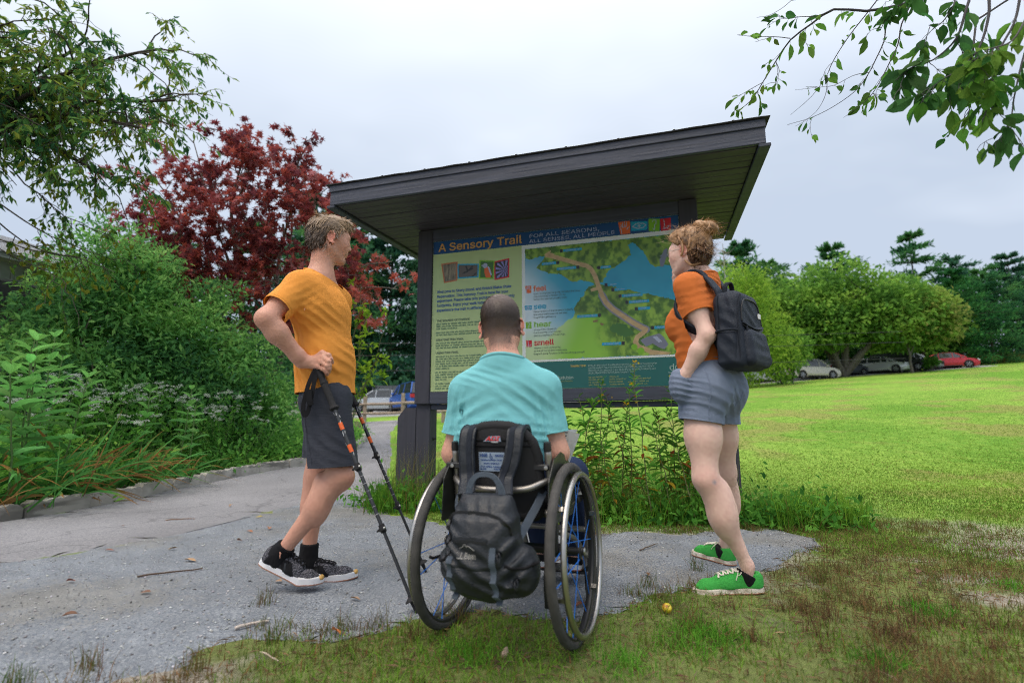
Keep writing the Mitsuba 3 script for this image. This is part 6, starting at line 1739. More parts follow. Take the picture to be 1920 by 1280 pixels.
def leafy(rng, P, Nn, L, ratio, cols, tmpl=LEAF2, droop=.35, cl=3.0, spread=1.0):
    """leaves at the points, facing roughly outwards and up, in light and dark clumps of colour"""
    n = len(P); D = Nn * .6 + unit(rng, n) * spread; D[:, 2] -= droop
    U = Nn * .5 + unit(rng, n) * .7; U[:, 2] += .8
    t = np.clip(meshkit.fbm(P * cl, 2, 5) * 1.5 - .25 + .22 * rng.normal(size=n), 0, 1)
    c = np.array(cols, float); k = t * (len(c) - 1); i = np.minimum(k.astype(int), len(c) - 2); f = (k - i)[:, None]
    C = c[i] * (1 - f) + c[i + 1] * f
    l = L * rng.uniform(.65, 1.3, n)
    return leaves(P, D, U, l, l * ratio, C * rng.uniform(.8, 1.2, (n, 1)), tmpl)


def bough(rng, a, b, sag=.1, wob=.1, n=8):
    a, b = np.asarray(a, float), np.asarray(b, float); t = np.linspace(0, 1, n)[:, None]; L = np.linalg.norm(b - a)
    w = np.cumsum(rng.normal(size=(n, 3)), 0) * wob * L / n; w -= w[0]; w -= t * w[-1]
    return a + (b - a) * t + w + np.array([0, 0, 1.0]) * (np.sin(t * math.pi) * sag * L)


def grow(rng, limbs, nsub, lsub, ntw, ltw, droop, wood, leaf_L, ratio, cols, per, tmpl=LEAF2, hang=.5, dirbias=(0, 0, 0), r1=.010, r2=.004):
    """a spray: limbs carry branches, branches carry twigs, twigs carry leaves. Returns (wood meshes, leaf meshes)"""
    W, lp, ld, lu = [], [], [], []
    for pts, r in limbs:
        W.append(tube_vc(pts, np.linspace(r, r * .35, len(pts)), wood, 7))
        for _ in range(nsub):
            i = rng.uniform(.25, 1) * (len(pts) - 1); o = pts[int(i)] + (pts[min(int(i) + 1, len(pts) - 1)] - pts[int(i)]) * (i % 1)
            ax = N(pts[min(int(i) + 1, len(pts) - 1)] - pts[max(int(i) - 1, 0)])
            d = N(ax * .7 + unit(rng, 1)[0] * .9 + np.array(dirbias)); L = lsub * rng.uniform(.5, 1.2)
            sb = bough(rng, o, o + d * L - np.array((0, 0, droop * L)), .12, .25, 7)
            W.append(tube_vc(sb, np.linspace(r1, r1 * .4, 7), wood, 5))
            for _ in range(ntw):
                j = rng.uniform(.2, 1) * 6; q = sb[int(j)] + (sb[min(int(j) + 1, 6)] - sb[int(j)]) * (j % 1)
                d2 = N(N(sb[-1] - sb[0]) * .6 + unit(rng, 1)[0]); L2 = ltw * rng.uniform(.5, 1.2)
                tw = bough(rng, q, q + d2 * L2 - np.array((0, 0, droop * 1.3 * L2)), .1, .3, 6)
                W.append(tube_vc(tw, np.linspace(r2, r2 * .45, 6), wood, 4))
                for _ in range(per):
                    u = rng.uniform(.1, 1) * 5; p = tw[int(u)] + (tw[min(int(u) + 1, 5)] - tw[int(u)]) * (u % 1)
                    lp.append(p); ld.append(N(tw[-1] - tw[0]) * .5 + unit(rng, 1)[0] * .8 - np.array((0, 0, hang))); lu.append(unit(rng, 1)[0] * .8 + (0, 0, .9))
    lp = np.array(lp); n = len(lp)
    t = np.clip(meshkit.fbm(lp * 2.4, 2, 5) * 1.5 - .25 + .25 * rng.normal(size=n), 0, 1)
    c = np.array(cols, float); k = t * (len(c) - 1); i = np.minimum(k.astype(int), len(c) - 2); f = (k - i)[:, None]
    l = leaf_L * rng.uniform(.6, 1.25, n)
    return W, [leaves(lp, ld, lu, l, l * ratio, (c[i] * (1 - f) + c[i + 1] * f) * rng.uniform(.85, 1.15, (n, 1)), tmpl)]


def plant(key, wood, foliage, crown='foliage', stem='stem', wmat=None):
    if wood: put_vc(lambda m, t, s, color: part(key, stem, m, t, s, color=color), wood, wmat or m_vc, True)
    if foliage: put_vc(lambda m, t, s, color: part(key, crown, m, t, s, color=color), foliage, m_leaf, False)


BARK, GREYB = (.075, .058, .045), (.14, .125, .11)
G_SHRUB = [(.075, .21, .085), (.15, .37, .115), (.25, .52, .14), (.38, .64, .19)]
G_TREE = [(.05, .15, .075), (.10, .25, .085), (.17, .34, .085), (.28, .40, .08)]
# ---------------------------------------------------------------- left: the planted bed
rng = np.random.default_rng(71)
# tall shrubs in front of the porch, stepping down to the right
for blobs, n, lab, L in (([((-6.35, 7.9, 1.75), (1.05, 1.0, 1.55)), ((-6.6, 7.5, 1.15), (1.3, 1.0, 1.1)), ((-6.2, 8.3, 2.8), (.9, .8, 1.0)), ((-7.2, 8.0, 1.9), (.8, .8, 1.3)), ((-6.9, 8.5, 3.3), (1.0, .9, .95))], 23000, 'tall dense green shrub in front of the porch, leftmost of its row', .125),
                         ([((-5.75, 8.7, 1.65), (1.2, 1.0, 1.45)), ((-5.2, 8.6, .95), (.9, .8, .95)), ((-5.7, 9.0, 2.5), (1.0, .8, .95))], 16000, 'rounded green shrub under the red maple, middle of its row', .115),
                         ([((-4.85, 9.4, 1.35), (.85, .8, 1.15)), ((-4.55, 9.1, .85), (.7, .7, .8))], 9000, 'lower green shrub beside the path, behind the man in the golden tee', .105)):
    k = thing('shrub', lab, 'shrub', 'green shrubs along the porch')
    P, Nn = crown_points(rng, blobs, n, .6, .75, 1.2)
    W = []
    for _ in range(16):
        c, r = blobs[int(rng.integers(len(blobs)))]; e = np.array(c) + unit(rng, 1)[0] * np.array(r) * .75; b = np.array((c[0] + rng.normal() * .25, c[1] + rng.normal() * .25, terr(c[0], c[1]) + .05))
        W.append(tube_vc(bough(rng, b, e, .05, .25, 9), np.linspace(.026, .006, 9), BARK, 6))
    plant(k, W, [leafy(rng, P, Nn, L, .36, G_SHRUB, LEAF2, .1, 1.6)], 'crown', 'stem')
# overhanging tree, top left: long drooping sprays of narrow leaves
k = thing('tree', 'leafy tree with drooping sprays of narrow leaves overhanging the top left', 'tree')
tr0 = bough(rng, on(-8.6, 6.4, -.1), (-7.8, 6.3, 4.2), 0, .05, 9)
limbs = [(bough(rng, (-7.8, 6.3, 4.1), e, s, .12, 10), .045) for e, s in (((-4.75, 6.1, 4.55), .14), ((-5.3, 6.0, 5.5), .08), ((-4.6, 6.4, 5.15), .1), ((-6.2, 5.6, 6.6), .02), ((-5.3, 6.6, 4.0), .2), ((-6.9, 5.4, 3.9), .15), ((-6.0, 6.5, 6.2), .05), ((-6.3, 5.6, 4.6), .1), ((-5.0, 6.6, 6.1), .05), ((-6.8, 5.8, 5.4), .05), ((-7.2, 5.6, 6.4), .02))]
W, Lf = grow(rng, limbs, 19, .85, 5, .42, .32, (.05, .04, .032), .125, .31, G_TREE + [(.26, .27, .04)], 12, LEAF2, .7, (.1, 0, .1), .012, .0045)
plant(k, [tube_vc(tr0, np.linspace(.14, .09, 9), BARK, 10)] + W, Lf, 'crown', 'trunk')
k = thing('vine', 'thin leafy vine trailing over the porch roof at the left edge', 'vine')
limbs = [(bough(rng, (-7.3, 6.9, 3.9), (-5.9, 7.4, 3.2), -.06, .1, 10), .012), (bough(rng, (-7.6, 7.2, 3.5), (-6.0, 7.9, 3.4), -.06, .1, 10), .012), (bough(rng, (-7.3, 6.6, 4.7), (-5.5, 6.7, 3.3), -.06, .1, 10), .012), (bough(rng, (-7.4, 6.6, 3.9), (-5.2, 6.5, 2.75), -.08, .1, 10), .012), (bough(rng, (-7.2, 6.4, 3.4), (-5.7, 6.3, 2.6), -.03, .1, 10), .010)]
W, Lf = grow(rng, limbs, 9, .45, 3, .22, .5, (.06, .05, .035), .085, .5, [(.05, .14, .03), (.12, .24, .035), (.22, .29, .04), (.30, .27, .04)], 5, LEAF2, .9, (0, 0, 0), .006, .003)
plant(k, W, Lf, stem='stem')
# red maple
k = thing('red_maple', 'small spreading maple with dark red leaves behind the shrubs', 'tree')
RED = [(.15, .050, .062), (.25, .062, .075), (.34, .078, .076), (.50, .115, .08), (.43, .17, .185)]
mb = on(-5.2, 10.7, -.1); W = []
main = [bough(rng, mb, e, .03, .12, 11) for e in ((-6.9, 10.6, 4.6), (-5.9, 10.2, 5.6), (-5.1, 10.9, 5.2), (-4.3, 10.3, 4.2), (-6.4, 11.1, 5.3))]
for p in main: W.append(tube_vc(p, np.linspace(.075, .03, 11), GREYB, 8))
ends = [(0, (-8.1, 10.3, 5.2)), (0, (-7.6, 10.0, 6.1)), (0, (-7.4, 10.9, 4.0)), (1, (-6.7, 10.0, 6.7)), (1, (-5.6, 9.9, 6.8)), (1, (-6.2, 9.6, 5.2)), (2, (-4.7, 10.4, 6.4)), (2, (-4.4, 10.2, 6.9)), (2, (-5.3, 9.8, 4.6)), (3, (-3.4, 10.3, 5.0)), (3, (-3.6, 10.0, 3.6)), (0, (-7.7, 10.2, 3.2)), (0, (-6.9, 9.7, 3.4)), (1, (-6.2, 9.6, 3.7)), (2, (-5.4, 9.6, 3.4)), (2, (-4.8, 9.8, 3.9)), (3, (-4.3, 9.8, 3.1)), (1, (-5.9, 9.7, 2.9)), (3, (-3.9, 9.8, 2.7)), (0, (-7.2, 9.8, 2.6)), (4, (-6.6, 9.8, 4.4)), (0, (-8.3, 10.2, 4.3)), (1, (-5.1, 9.7, 4.6)), (4, (-7.2, 10.6, 6.3)), (4, (-6.0, 10.8, 6.6)), (2, (-4.4, 9.8, 5.3)), (0, (-6.9, 9.7, 4.6)), (1, (-5.2, 9.6, 5.9)), (3, (-4.0, 9.9, 5.6)), (3, (-3.4, 9.7, 4.6))]
limbs = [(bough(rng, main[i][int(rng.integers(6, 10))], e, .05, .15, 9), .026) for i, e in ends]
W2, Lf = grow(rng, limbs, 10, .80, 4, .38, .08, GREYB, .140, .95, RED, 12, STAR, .15, (0, 0, .1), .010, .004)
limbs = [(bough(rng, main[3][8], e, .05, .15, 9), .020) for e in ((-2.4, 9.9, 4.0), (-2.25, 9.8, 3.4), (-2.7, 9.7, 2.8))]
W3_, Lf3 = grow(rng, limbs, 7, .6, 4, .34, .08, GREYB, .13, .95, RED[2:], 8, STAR, .15, (0, 0, .1), .010, .004)
plant(k, W + W2 + W3_, Lf + Lf3, 'crown', 'trunk')
# bright young shoots beside the maple
for (x, y, z), lab in (((-3.05, 9.4, 1.0), 'bright yellow green sapling right of the man in the golden tee'),):
    k = thing('sapling', lab, 'sapling')
    limbs = [(bough(rng, on(x + .1 * rng.normal(), y, 0), (x + dx, y + dy, h), .05, .1, 9), .011) for dx, dy, h in ((.50, -.3, 3.1), (.30, -.2, 2.5), (.65, -.1, 2.05), (.2, 0, 3.4), (.75, -.1, 2.6))]
    W, Lf = grow(rng, limbs, 6, .32, 2, .15, 0, (.10, .10, .05), .135, .42, [(.12, .26, .03), (.25, .42, .035), (.34, .50, .05)], 4, LEAF6, .1, (.2, -.1, .2), .005, .003)
    plant(k, W, Lf)
# milkweed: thick stalks with pairs of broad oval leaves
MWK, SRK, IRK = [], [], []


def milkweed(x, y, h, lean, lab, grp, n=9, L=.22, rot0=0):
    k = thing('milkweed', lab, 'milkweed', grp)
    b = on(x, y, .05); t = b + (lean[0], lean[1], h); st = bough(rng, b, t, .02, .04, 10)
    P, D, U = [], [], []
    for i in range(n):
        u = (.22 + .78 * (i + .5) / n) * 9; p = st[int(u)] + (st[min(int(u) + 1, 9)] - st[int(u)]) * (u % 1); a = rot0 + i * 1.57 + rng.normal() * .25
        for s in (0, math.pi):
            P.append(p); up = .25 + .6 * (i / n) ** 2; D.append((math.cos(a + s), math.sin(a + s), up + .1 * rng.normal())); U.append((-.4 * math.cos(a + s), -.4 * math.sin(a + s), 1))
    l = L * (1 - .45 * np.repeat(np.linspace(0, 1, n) ** 2, 2)) * rng.uniform(.8, 1.15, 2 * n)
    c = jit(rng, (.15, .39, .11), 2 * n, .2, .05) + np.repeat(np.linspace(0, 1, n), 2)[:, None] ** 2 * np.array((.06, .10, .01))
    plant(k, [tube_vc(st, np.linspace(.010, .005, 10), (.10, .17, .05), 6)], None, stem='stalk'); leaf_parts(k, leaves(P, D, U, l, l * .46, c, LEAF6), LEAF6); MWK.append((k, x / y))


MW = [(-4.30, 4.55, 1.28, (-.05, -.12), .24, 10), (-4.55, 4.9, 1.55, (.05, -.1), .24, 11), (-4.42, 4.75, 1.42, (.02, -.1), .24, 10), (-4.75, 5.15, 1.62, (-.1, .0), .22, 10), (-4.98, 5.5, 1.70, (.06, -.05), .22, 10), (-4.62, 5.35, 1.25, (.16, .05), .22, 9), (-5.15, 5.2, 1.55, (-.05, -.1), .22, 10), (-4.50, 4.45, .75, (-.1, -.12), .22, 7), (-4.8, 4.3, .62, (.05, -.05), .20, 6), (-5.3, 5.9, 1.5, (.1, 0), .22, 9), (-4.7, 6.6, 1.15, (.1, -.05), .2, 8), (-4.5, 7.1, 1.22, (.08, 0), .2, 8), (-4.25, 6.9, .95, (.06, -.05), .18, 7)]
for i, (x, y, h, ln, L, n) in enumerate(MW):
    milkweed(x, y, h, ln, 'broad leaved green milkweed stalk in the planted bed near the kerb', 'milkweed stalks in the bed', n, L * 1.32, rng.random() * 3)
in_order(MWK, 'broad leaved milkweed stalk in the planted bed, {} of its kind')
# white snakeroot: flat white flower heads over leafy stems
SR = [(-5.55, 6.9, 1.28), (-5.25, 7.0, 1.35), (-5.0, 7.1, 1.25), (-5.15, 7.2, 1.32), (-4.65, 7.5, 1.15), (-4.75, 6.25, .98), (-5.6, 6.3, 1.1), (-4.45, 8.0, 1.12), (-4.30, 8.4, 1.15), (-4.15, 8.1, .95), (-4.35, 7.75, 1.0), (-5.35, 5.9, .95), (-5.9, 6.6, 1.35)]
for x, y, h in SR:
    k = thing('snakeroot', 'leafy plant with flat heads of tiny white flowers in the bed', 'wildflower', 'white flowering plants in the bed')
    W, P, Nn, FP = [], [], [], []
    for _ in range(7):
        e = np.array((x + .22 * rng.normal(), y + .22 * rng.normal(), terr(x, y) + h * rng.uniform(.8, 1.08))); st = bough(rng, on(x + .06 * rng.normal(), y + .06 * rng.normal(), .05), e, .03, .08, 8)
        W.append(tube_vc(st, np.linspace(.004, .002, 8), (.10, .16, .05), 4))
        for _ in range(22):
            u = rng.uniform(.2, .97) * 7; p = st[int(u)] + (st[min(int(u) + 1, 7)] - st[int(u)]) * (u % 1); P.append(p); Nn.append(unit(rng, 1)[0])
        for _ in range(int(rng.integers(3, 7))):
            c = e + rng.normal(size=3) * (.05, .05, .02); FP.append(c + rng.normal(size=(16, 3)) * (.016, .016, .006))
    FP = np.vstack(FP); n = len(FP)
    fl = leaves(FP, unit(rng, n), np.tile((0, 0, 1.0), (n, 1)) + .5 * unit(rng, n), .016, .016, jit(rng, (.62, .66, .60), n, .08, .02))
    plant(k, W, [leafy(rng, np.array(P) + .02 * rng.normal(size=(len(P), 3)), np.array(Nn), .085, .48, [(.045, .15, .03), (.10, .28, .045), (.16, .40, .06)], LEAF2, .2, 2.5)])
    put_vc(lambda m, t, s, color: part(k, 'flower_heads', m, t, s, None, 'stuff', color=color), fl, m_leaf); SRK.append((k, x / y))
in_order(SRK, 'plant with flat heads of tiny white flowers, {} of its kind')
# iris clumps: long strap leaves arching to the right, browning at the tips
def iris(x, y, n, L, lean, lab):
    k = thing('iris', lab, 'iris', 'strap leaved clumps behind the kerb'); V, F_, C, o = [], [], [], 0
    for _ in range(n):
        b = on(x + .16 * rng.normal(), y + .13 * rng.normal(), .06); a = rng.uniform(-.8, .8); d = N(np.array((lean[0] + .45 * rng.normal(), lean[1] + .4 * rng.normal(), 1.25 + .25 * rng.normal()))); l = L * rng.uniform(.55, 1.1); w = rng.uniform(.024, .042)
        s_ = N(np.cross(d, (math.cos(a), math.sin(a), .2))); m = 9; t = np.linspace(0, 1, m); sag = rng.uniform(.05, .75)
        p = b + d * (t * l)[:, None]; hz = N(d * (1, 1, 0)); p = p + np.outer(t ** 2.5 * sag * l * .6, hz) - np.outer(t ** 2.5 * sag * l * .9, (0, 0, 1))
        p[:, 2] = np.maximum(p[:, 2], terr(p[:, 0], p[:, 1]) + .02)
        ww = w * np.interp(t, [0, .15, .7, 1], [.55, .9, 1, .05]); fold = N(np.cross(s_, d)) * w * .25
        for i in range(m): V += [p[i] - s_ * ww[i] * .5, p[i] + fold * ww[i] / w, p[i] + s_ * ww[i] * .5]
        tip = rng.uniform(.5, 1.1); dead = rng.random() < .16
        g = np.array((.10, .29, .075)) * rng.uniform(.7, 1.5) if not dead else np.array((.28, .17, .07))
        for i in range(m):
            f = np.clip((t[i] - tip) / .15, 0, 1); C += [g * (1 - f) + np.array((.34, .17, .06)) * f] * 3
            if i < m - 1:
                q = o + 3 * i; F_ += [[q, q + 1, q + 4], [q, q + 4, q + 3], [q + 1, q + 2, q + 5], [q + 1, q + 5, q + 4]]
        o += 3 * m
    m = 9; nf = 4 * (m - 1); tp = (np.zeros((3 * m, 3)), np.array(F_[:nf])); leaf_parts(k, (np.array(V), np.array(F_), np.array(C)), tp); IRK.append((k, x / y))


for x, y, n, L in ((-4.30, 4.95, 26, .72), (-4.38, 5.45, 28, .80), (-4.55, 5.0, 22, .75), (-4.30, 5.9, 24, .70), (-4.22, 4.45, 18, .62), (-4.55, 5.85, 22, .8), (-4.28, 6.4, 20, .62), (-4.45, 4.0, 14, .5), (-4.75, 4.6, 16, .9)):
    iris(x, y, n + 4, L * 1.12, (.85, -.25), 'arching strap leaves with brown tips in the bed beside the kerb')
in_order(IRK, 'strap leaved clump with brown tips behind the kerb, {} of its kind')
# low leafy growth filling the bed: one mass nobody could count
P, Nn = [], []
for _ in range(620):
    s_ = rng.uniform(1.6, 12.5); c = np.array(kl.interpolate(s_).coords[0]); off = rng.uniform(.18, 2.6) ** 1.0
    x, y = c[0] - off, c[1] + rng.normal() * .2; h = rng.uniform(.10, .26) + .16 * min(off, 2) if y < 6.6 and off < .9 else rng.uniform(.12, .36) + .18 * min(off, 2)
    if y < 6.3 and off < .8 and rng.random() < .55: continue
    n = 46; P.append(np.array((x, y, terr(x, y) + .05)) + np.abs(rng.normal(size=(n, 3))) * (0, 0, h * .62) + rng.normal(size=(n, 3)) * (.16, .16, .01)); Nn.append(unit(rng, n) * (1, 1, .4) + (0, 0, .4))
P, Nn = np.vstack(P), np.vstack(Nn)
put_vc(lambda m, t, s, color: struct('bed_ground_cover', m, t, s, 'low leafy ground cover filling the planted bed', 'stuff', color=color), leafy(rng, P, Nn,   .095, .42, [(.07, .20, .05), (.15, .39, .08), (.24, .52, .10), (.33, .58, .11)], LEAF2, .1, 1.5), m_leaf)
# ---------------------------------------------------------------- weeds at the foot of the notice board
rng = np.random.default_rng(81)
TWK = []
STK = [(.70, 4.42, 1.10), (.60, 4.55, .98), (.95, 4.35, 1.12), (.88, 4.30, 1.02), (.78, 4.62, .95), (1.30, 4.25, 1.08), (1.42, 4.18, 1.02), (1.52, 4.22, 1.12), (1.15, 4.38, .80), (.52, 4.40, .85), (1.05, 4.05, 1.23), (.66, 4.22, .80), (1.36, 4.40, .92), (.45, 4.62, .92), (1.25, 4.10, .72), (1.48, 4.34, .78), (.82, 4.12, .66), (.40, 4.50, 1.02), (.74, 4.5, 1.05), (1.02, 4.45, .98), (1.22, 4.3, .95), (1.58, 4.35, 1.05), (1.38, 4.05, .85), (.55, 4.3, .9)]
for x, y, h in STK:
    k = thing('tall_weed', 'tall leafy weed stalk with narrow leaves growing below the notice board', 'weed', 'tall weeds below the notice board')
    st = bough(rng, on(x, y, -.02), on(x + .16 * rng.normal(), y + .10 * rng.normal(), h * rng.uniform(.85, 1.05)), .03, .10, 12)
    pl_ = rng.uniform(.75, 1.25); n = int(rng.uniform(34, 62) * h); u = np.sort(rng.uniform(.22, 1, n)) * 11; i = np.minimum(u.astype(int), 10); P = st[i] + (st[i + 1] - st[i]) * (u - i)[:, None]
    a = np.arange(n) * 2.4 + rng.normal(size=n) * .3; t = u / 11
    D = np.stack([np.cos(a), np.sin(a), -.25 + 1.1 * t ** 3 + .35 * rng.normal(size=n)], 1); U = np.stack([-.3 * np.cos(a), -.3 * np.sin(a), np.ones(n)], 1)
    L = .125 * pl_ * (1 - .55 * t ** 4) * rng.uniform(.75, 1.2, n)
    c = jit(rng, np.array((.145, .37, .055)) * rng.uniform(.7, 1.15), n, .22, .07); yl = (t < .5) & (rng.random(n) < .35); c[yl] = jit(rng, (.40, .27, .035), int(yl.sum()), .2)
    yl = rng.random(n) < .05; c[yl] = jit(rng, (.30, .09, .03), int(yl.sum()), .2)
    plant(k, [tube_vc(st, np.linspace(.0055, .0025, 12), (.14, .15, .06), 5)], [leaves(P, D, U, L, L * .27, c, LEAF6)], 'leaves', 'stalk')
    TWK.append((k, x / y))
    if h > .97 and rng.random() < .8:
        q = st[-1] + rng.normal(size=(5, 3)) * (.02, .02, .015); fl = leaves(np.repeat(q, 4, 0), unit(rng, 20) + (0, 0, .5), np.tile((0, 0, 1.0), (20, 1)), .018, .018, jit(rng, (.75, .50, .02), 20, .1, .03))
        put_vc(lambda m, t_, s, color: part(k, 'flower', m, t_, s, color=color), fl, m_leaf)


in_order(TWK, 'tall weed with narrow leaves below the notice board, {} of its kind')


def low_weeds(name, lab, seeds, leafL, cols, hgt, per=30, sp=.10, ratio=.5):
    P, Nn = [], []
    for x, y in seeds:
        n = int(per * rng.uniform(.6, 1.3)); h = hgt * rng.uniform(.5, 1.25)
        p = np.array((x, y, terr(x, y))) + np.abs(rng.normal(size=(n, 3))) * (0, 0, h * .6) + rng.normal(size=(n, 3)) * (sp, sp, 0); P.append(p); Nn.append(unit(rng, n) * (1, 1, .3) + (0, 0, .5))
    P, Nn = np.vstack(P), np.vstack(Nn)
    put_vc(lambda m, t, s, color: struct(name, m, t, s, lab, 'stuff', color=color), leafy(rng, P, Nn, leafL, ratio, cols, LEAF2, .05, 3), m_leaf)


line = LineString([(-1.35, 4.95), (-1.0, 4.75), (-.4, 4.5), (.2, 4.15), (.75, 4.0), (1.3, 3.98), (1.75, 4.0), (2.15, 3.85), (2.45, 3.95)])
sd = []
for _ in range(270):
    c = np.array(line.interpolate(rng.random(), normalized=True).coords[0]); o = abs(rng.normal()) * .26; sd.append((c[0] + rng.normal() * .06, c[1] + o + rng.normal() * .05))
low_weeds('weed_patch', 'low broad leaved weeds round the foot of the notice board', sd, .062, [(.04, .14, .028), (.09, .27, .045), (.15, .40, .065), (.23, .48, .08)], .17)


def blades(rng, X, Y, Hh, Wd, cols, lean=.5, seg=2, mixn=2.0, dry=0.0):
    """grass blades: tapering, leaning, curved"""
    n = len(X); Z0 = terr(X, Y) - .004; a = rng.uniform(0, 2 * math.pi, n); d = np.stack([np.cos(a), np.sin(a), 0 * a], 1)
    ln = lean * np.abs(rng.normal(size=n)); H_ = Hh * rng.uniform(.5, 1.3, n); s_ = np.stack([-np.sin(a), np.cos(a), 0 * a], 1)
    b = a + rng.normal(size=n) * .8; s_ = np.stack([-np.sin(b), np.cos(b), 0 * a], 1)
    p0 = np.stack([X, Y, Z0], 1); V = []
    for i in range(seg + 1):
        t = i / seg; c = p0 + d * (H_ * ln * t ** 1.6)[:, None] + np.array((0, 0, 1.0)) * (H_ * (t - .22 * np.minimum(ln, 1.5) * t * t))[:, None]
        if i < seg: w = (Wd * (1 - .5 * t) * .5)[:, None] if np.ndim(Wd) else Wd * (1 - .5 * t) * .5; V += [c - s_ * w, c + s_ * w]
        else: V.append(c)
    V = np.stack(V, 1); m = V.shape[1]; F_ = []
    for i in range(seg - 1): q = 2 * i; F_ += [[q, q + 1, q + 3], [q, q + 3, q + 2]]
    q = 2 * (seg - 1); F_.append([q, q + 1, q + 2])
    F_ = (np.array(F_)[None] + (np.arange(n) * m)[:, None, None]).reshape(-1, 3)
    q3 = np.stack([X, Y, 0 * X], 1); t = np.clip(meshkit.fbm(q3 * mixn, 3, 12) * 1.6 - .3 + .2 * rng.normal(size=n), 0, 1)
    c = np.array(cols, float); k = t * (len(c) - 1); i = np.minimum(k.astype(int), len(c) - 2); f = (k - i)[:, None]; C = (c[i] * (1 - f) + c[i + 1] * f) * rng.uniform(.75, 1.25, (n, 1))
    dr_ = rng.random(n) < dry
    C[dr_] = jit(rng, (.22, .12, .055), int(dr_.sum()), .25)
    return V.reshape(-1, 3), F_, np.repeat(C, m, 0)


def tufts(centres, per, hgt, w, cols, sp, lean=.35, dry=0.0, seg=3):
    c = np.repeat(np.asarray(centres, float), per, 0); q = c + rng.normal(size=c.shape) * sp
    return blades(rng, q[:, 0], q[:, 1], hgt, w, cols, lean, seg, 2.0, dry)


GR = [(.06, .17, .02), (.11, .27, .03), (.19, .38, .04), (.26, .44, .05)]
# seeding grass and taller tussocks round the posts
c1 = [(-1.30 + .75 * rng.random(), 4.55 + .55 * rng.random()) for _ in range(60)] + [(.35 + 1.5 * rng.random(), 3.95 + .55 * rng.random()) for _ in range(70)] + [(1.9 + .65 * rng.random(), 3.8 + .45 * rng.random()) for _ in range(42)]
g1 = tufts(c1, 26, .24, .0055, GR, .05, .55, .06)
g2 = tufts([(-1.15 + .5 * rng.random(), 4.65 + .35 * rng.random()) for _ in range(26)] + [(.5 + 1.2 * rng.random(), 4.1 + .4 * rng.random()) for _ in range(22)], 9, .52, .0032, [(.16, .20, .05), (.30, .27, .10)], .06, .35, .1)
put_vc(lambda m, t, s, color: struct('tall_grass', m, t, s, 'longer grass and seed heads round the posts of the notice board', 'stuff', color=color), [g1, g2], m_grass)
# ---------------------------------------------------------------- turf, tufts, loose stones, fallen leaves
rng = np.random.default_rng(91)


def scatter(n, x0, x1, y0, y1, fn=None, power=1.0):
    x = rng.uniform(x0, x1, n); y = y0 + (y1 - y0) * rng.random(n) ** power
    ok = (np.abs(x) < y * 1.12 + .8) & ~contains_xy(grav_poly.buffer(-.03), x, y) & ~contains_xy(path_poly.buffer(.03), x, y) & (x > -1.7 - .25 * np.maximum(y - 6, 0))
    if fn is not None: ok &= rng.random(n) < fn(x, y)
    return x[ok], y[ok]


fb = lambda x, y, s, sd=0: meshkit.fbm(np.stack([x * s, y * s, 0 * x], 1), 3, sd)
tram = lambda x, y: np.clip((y + 3.0 * (fb(x, y, .9, 4) - .5) - 2.7) / 2.2, 0, 1)           # 0 on the trodden ground in front, 1 on the lawn
x, y = scatter(300000, -1.6, 5.4, 1.2, 4.6, lambda x, y: np.clip(.16 + .9 * tram(x, y) + 1.6 * np.clip(fb(x, y, 1.6, 8) - .50, 0, 1), 0, 1) * np.clip((4.5 + 1.5 * (fb(x, y, 1.3, 21) - .5) - y) / 1.3, 0, 1), 1.15)
NEAR = [(.26, .175, .085), (.20, .19, .06), (.12, .20, .035), (.15, .30, .035), (.20, .38, .045)]
x2, y2 = scatter(190000, -1.6, 6.6, 2.2, 6.4, lambda x, y: np.clip(1.15 * tram(x, y) - .05 + 1.0 * (fb(x, y, 2.2, 15) - .5), 0, 1) * np.clip((6.2 + 1.6 * (fb(x, y, 1.2, 22) - .5) - y) / 2.6, 0, 1), 1.0)
gA = blades(rng, x, y, .040, .0034, NEAR, .9, 2, 1.5, .15)
x, y = scatter(200000, -2.5, 11, 3.0, 9.6, lambda x, y: np.clip((y + 2.6 * (fb(x, y, 1.1, 4) - .5) - 3.7) / 1.8, 0, 1) * np.clip((9.6 - y) / 2.6, 0, 1), 1.2)
LAWN = [(.095, .20, .025), (.145, .27, .034), (.195, .33, .042), (.25, .36, .06)]
gB = blades(rng, x, y, .024, .008, LAWN, 1.5, 2, .8, .08)
x, y = scatter(70000, -5, 24, 6.8, 20, lambda x, y: np.clip((y - 6.8) / 2.4, 0, 1) * np.clip((20 - y) / 8, 0, 1), 1.2)
gC = blades(rng, x, y, .022, .022, LAWN, 1.7, 2, .5, .02)
LAWN2 = [(.15, .16, .05), (.11, .20, .03), (.15, .27, .036), (.20, .33, .05)]
gD = blades(rng, x2, y2, .028, .0045, LAWN2, 1.1, 2, 1.1, .10)
put_vc(lambda m, t, s, color: struct('grass', m, t, s, 'mown grass, thin and brown on the trodden ground, bright on the lawn', 'stuff', color=color), [gA, gD, gB, gC], m_grass)
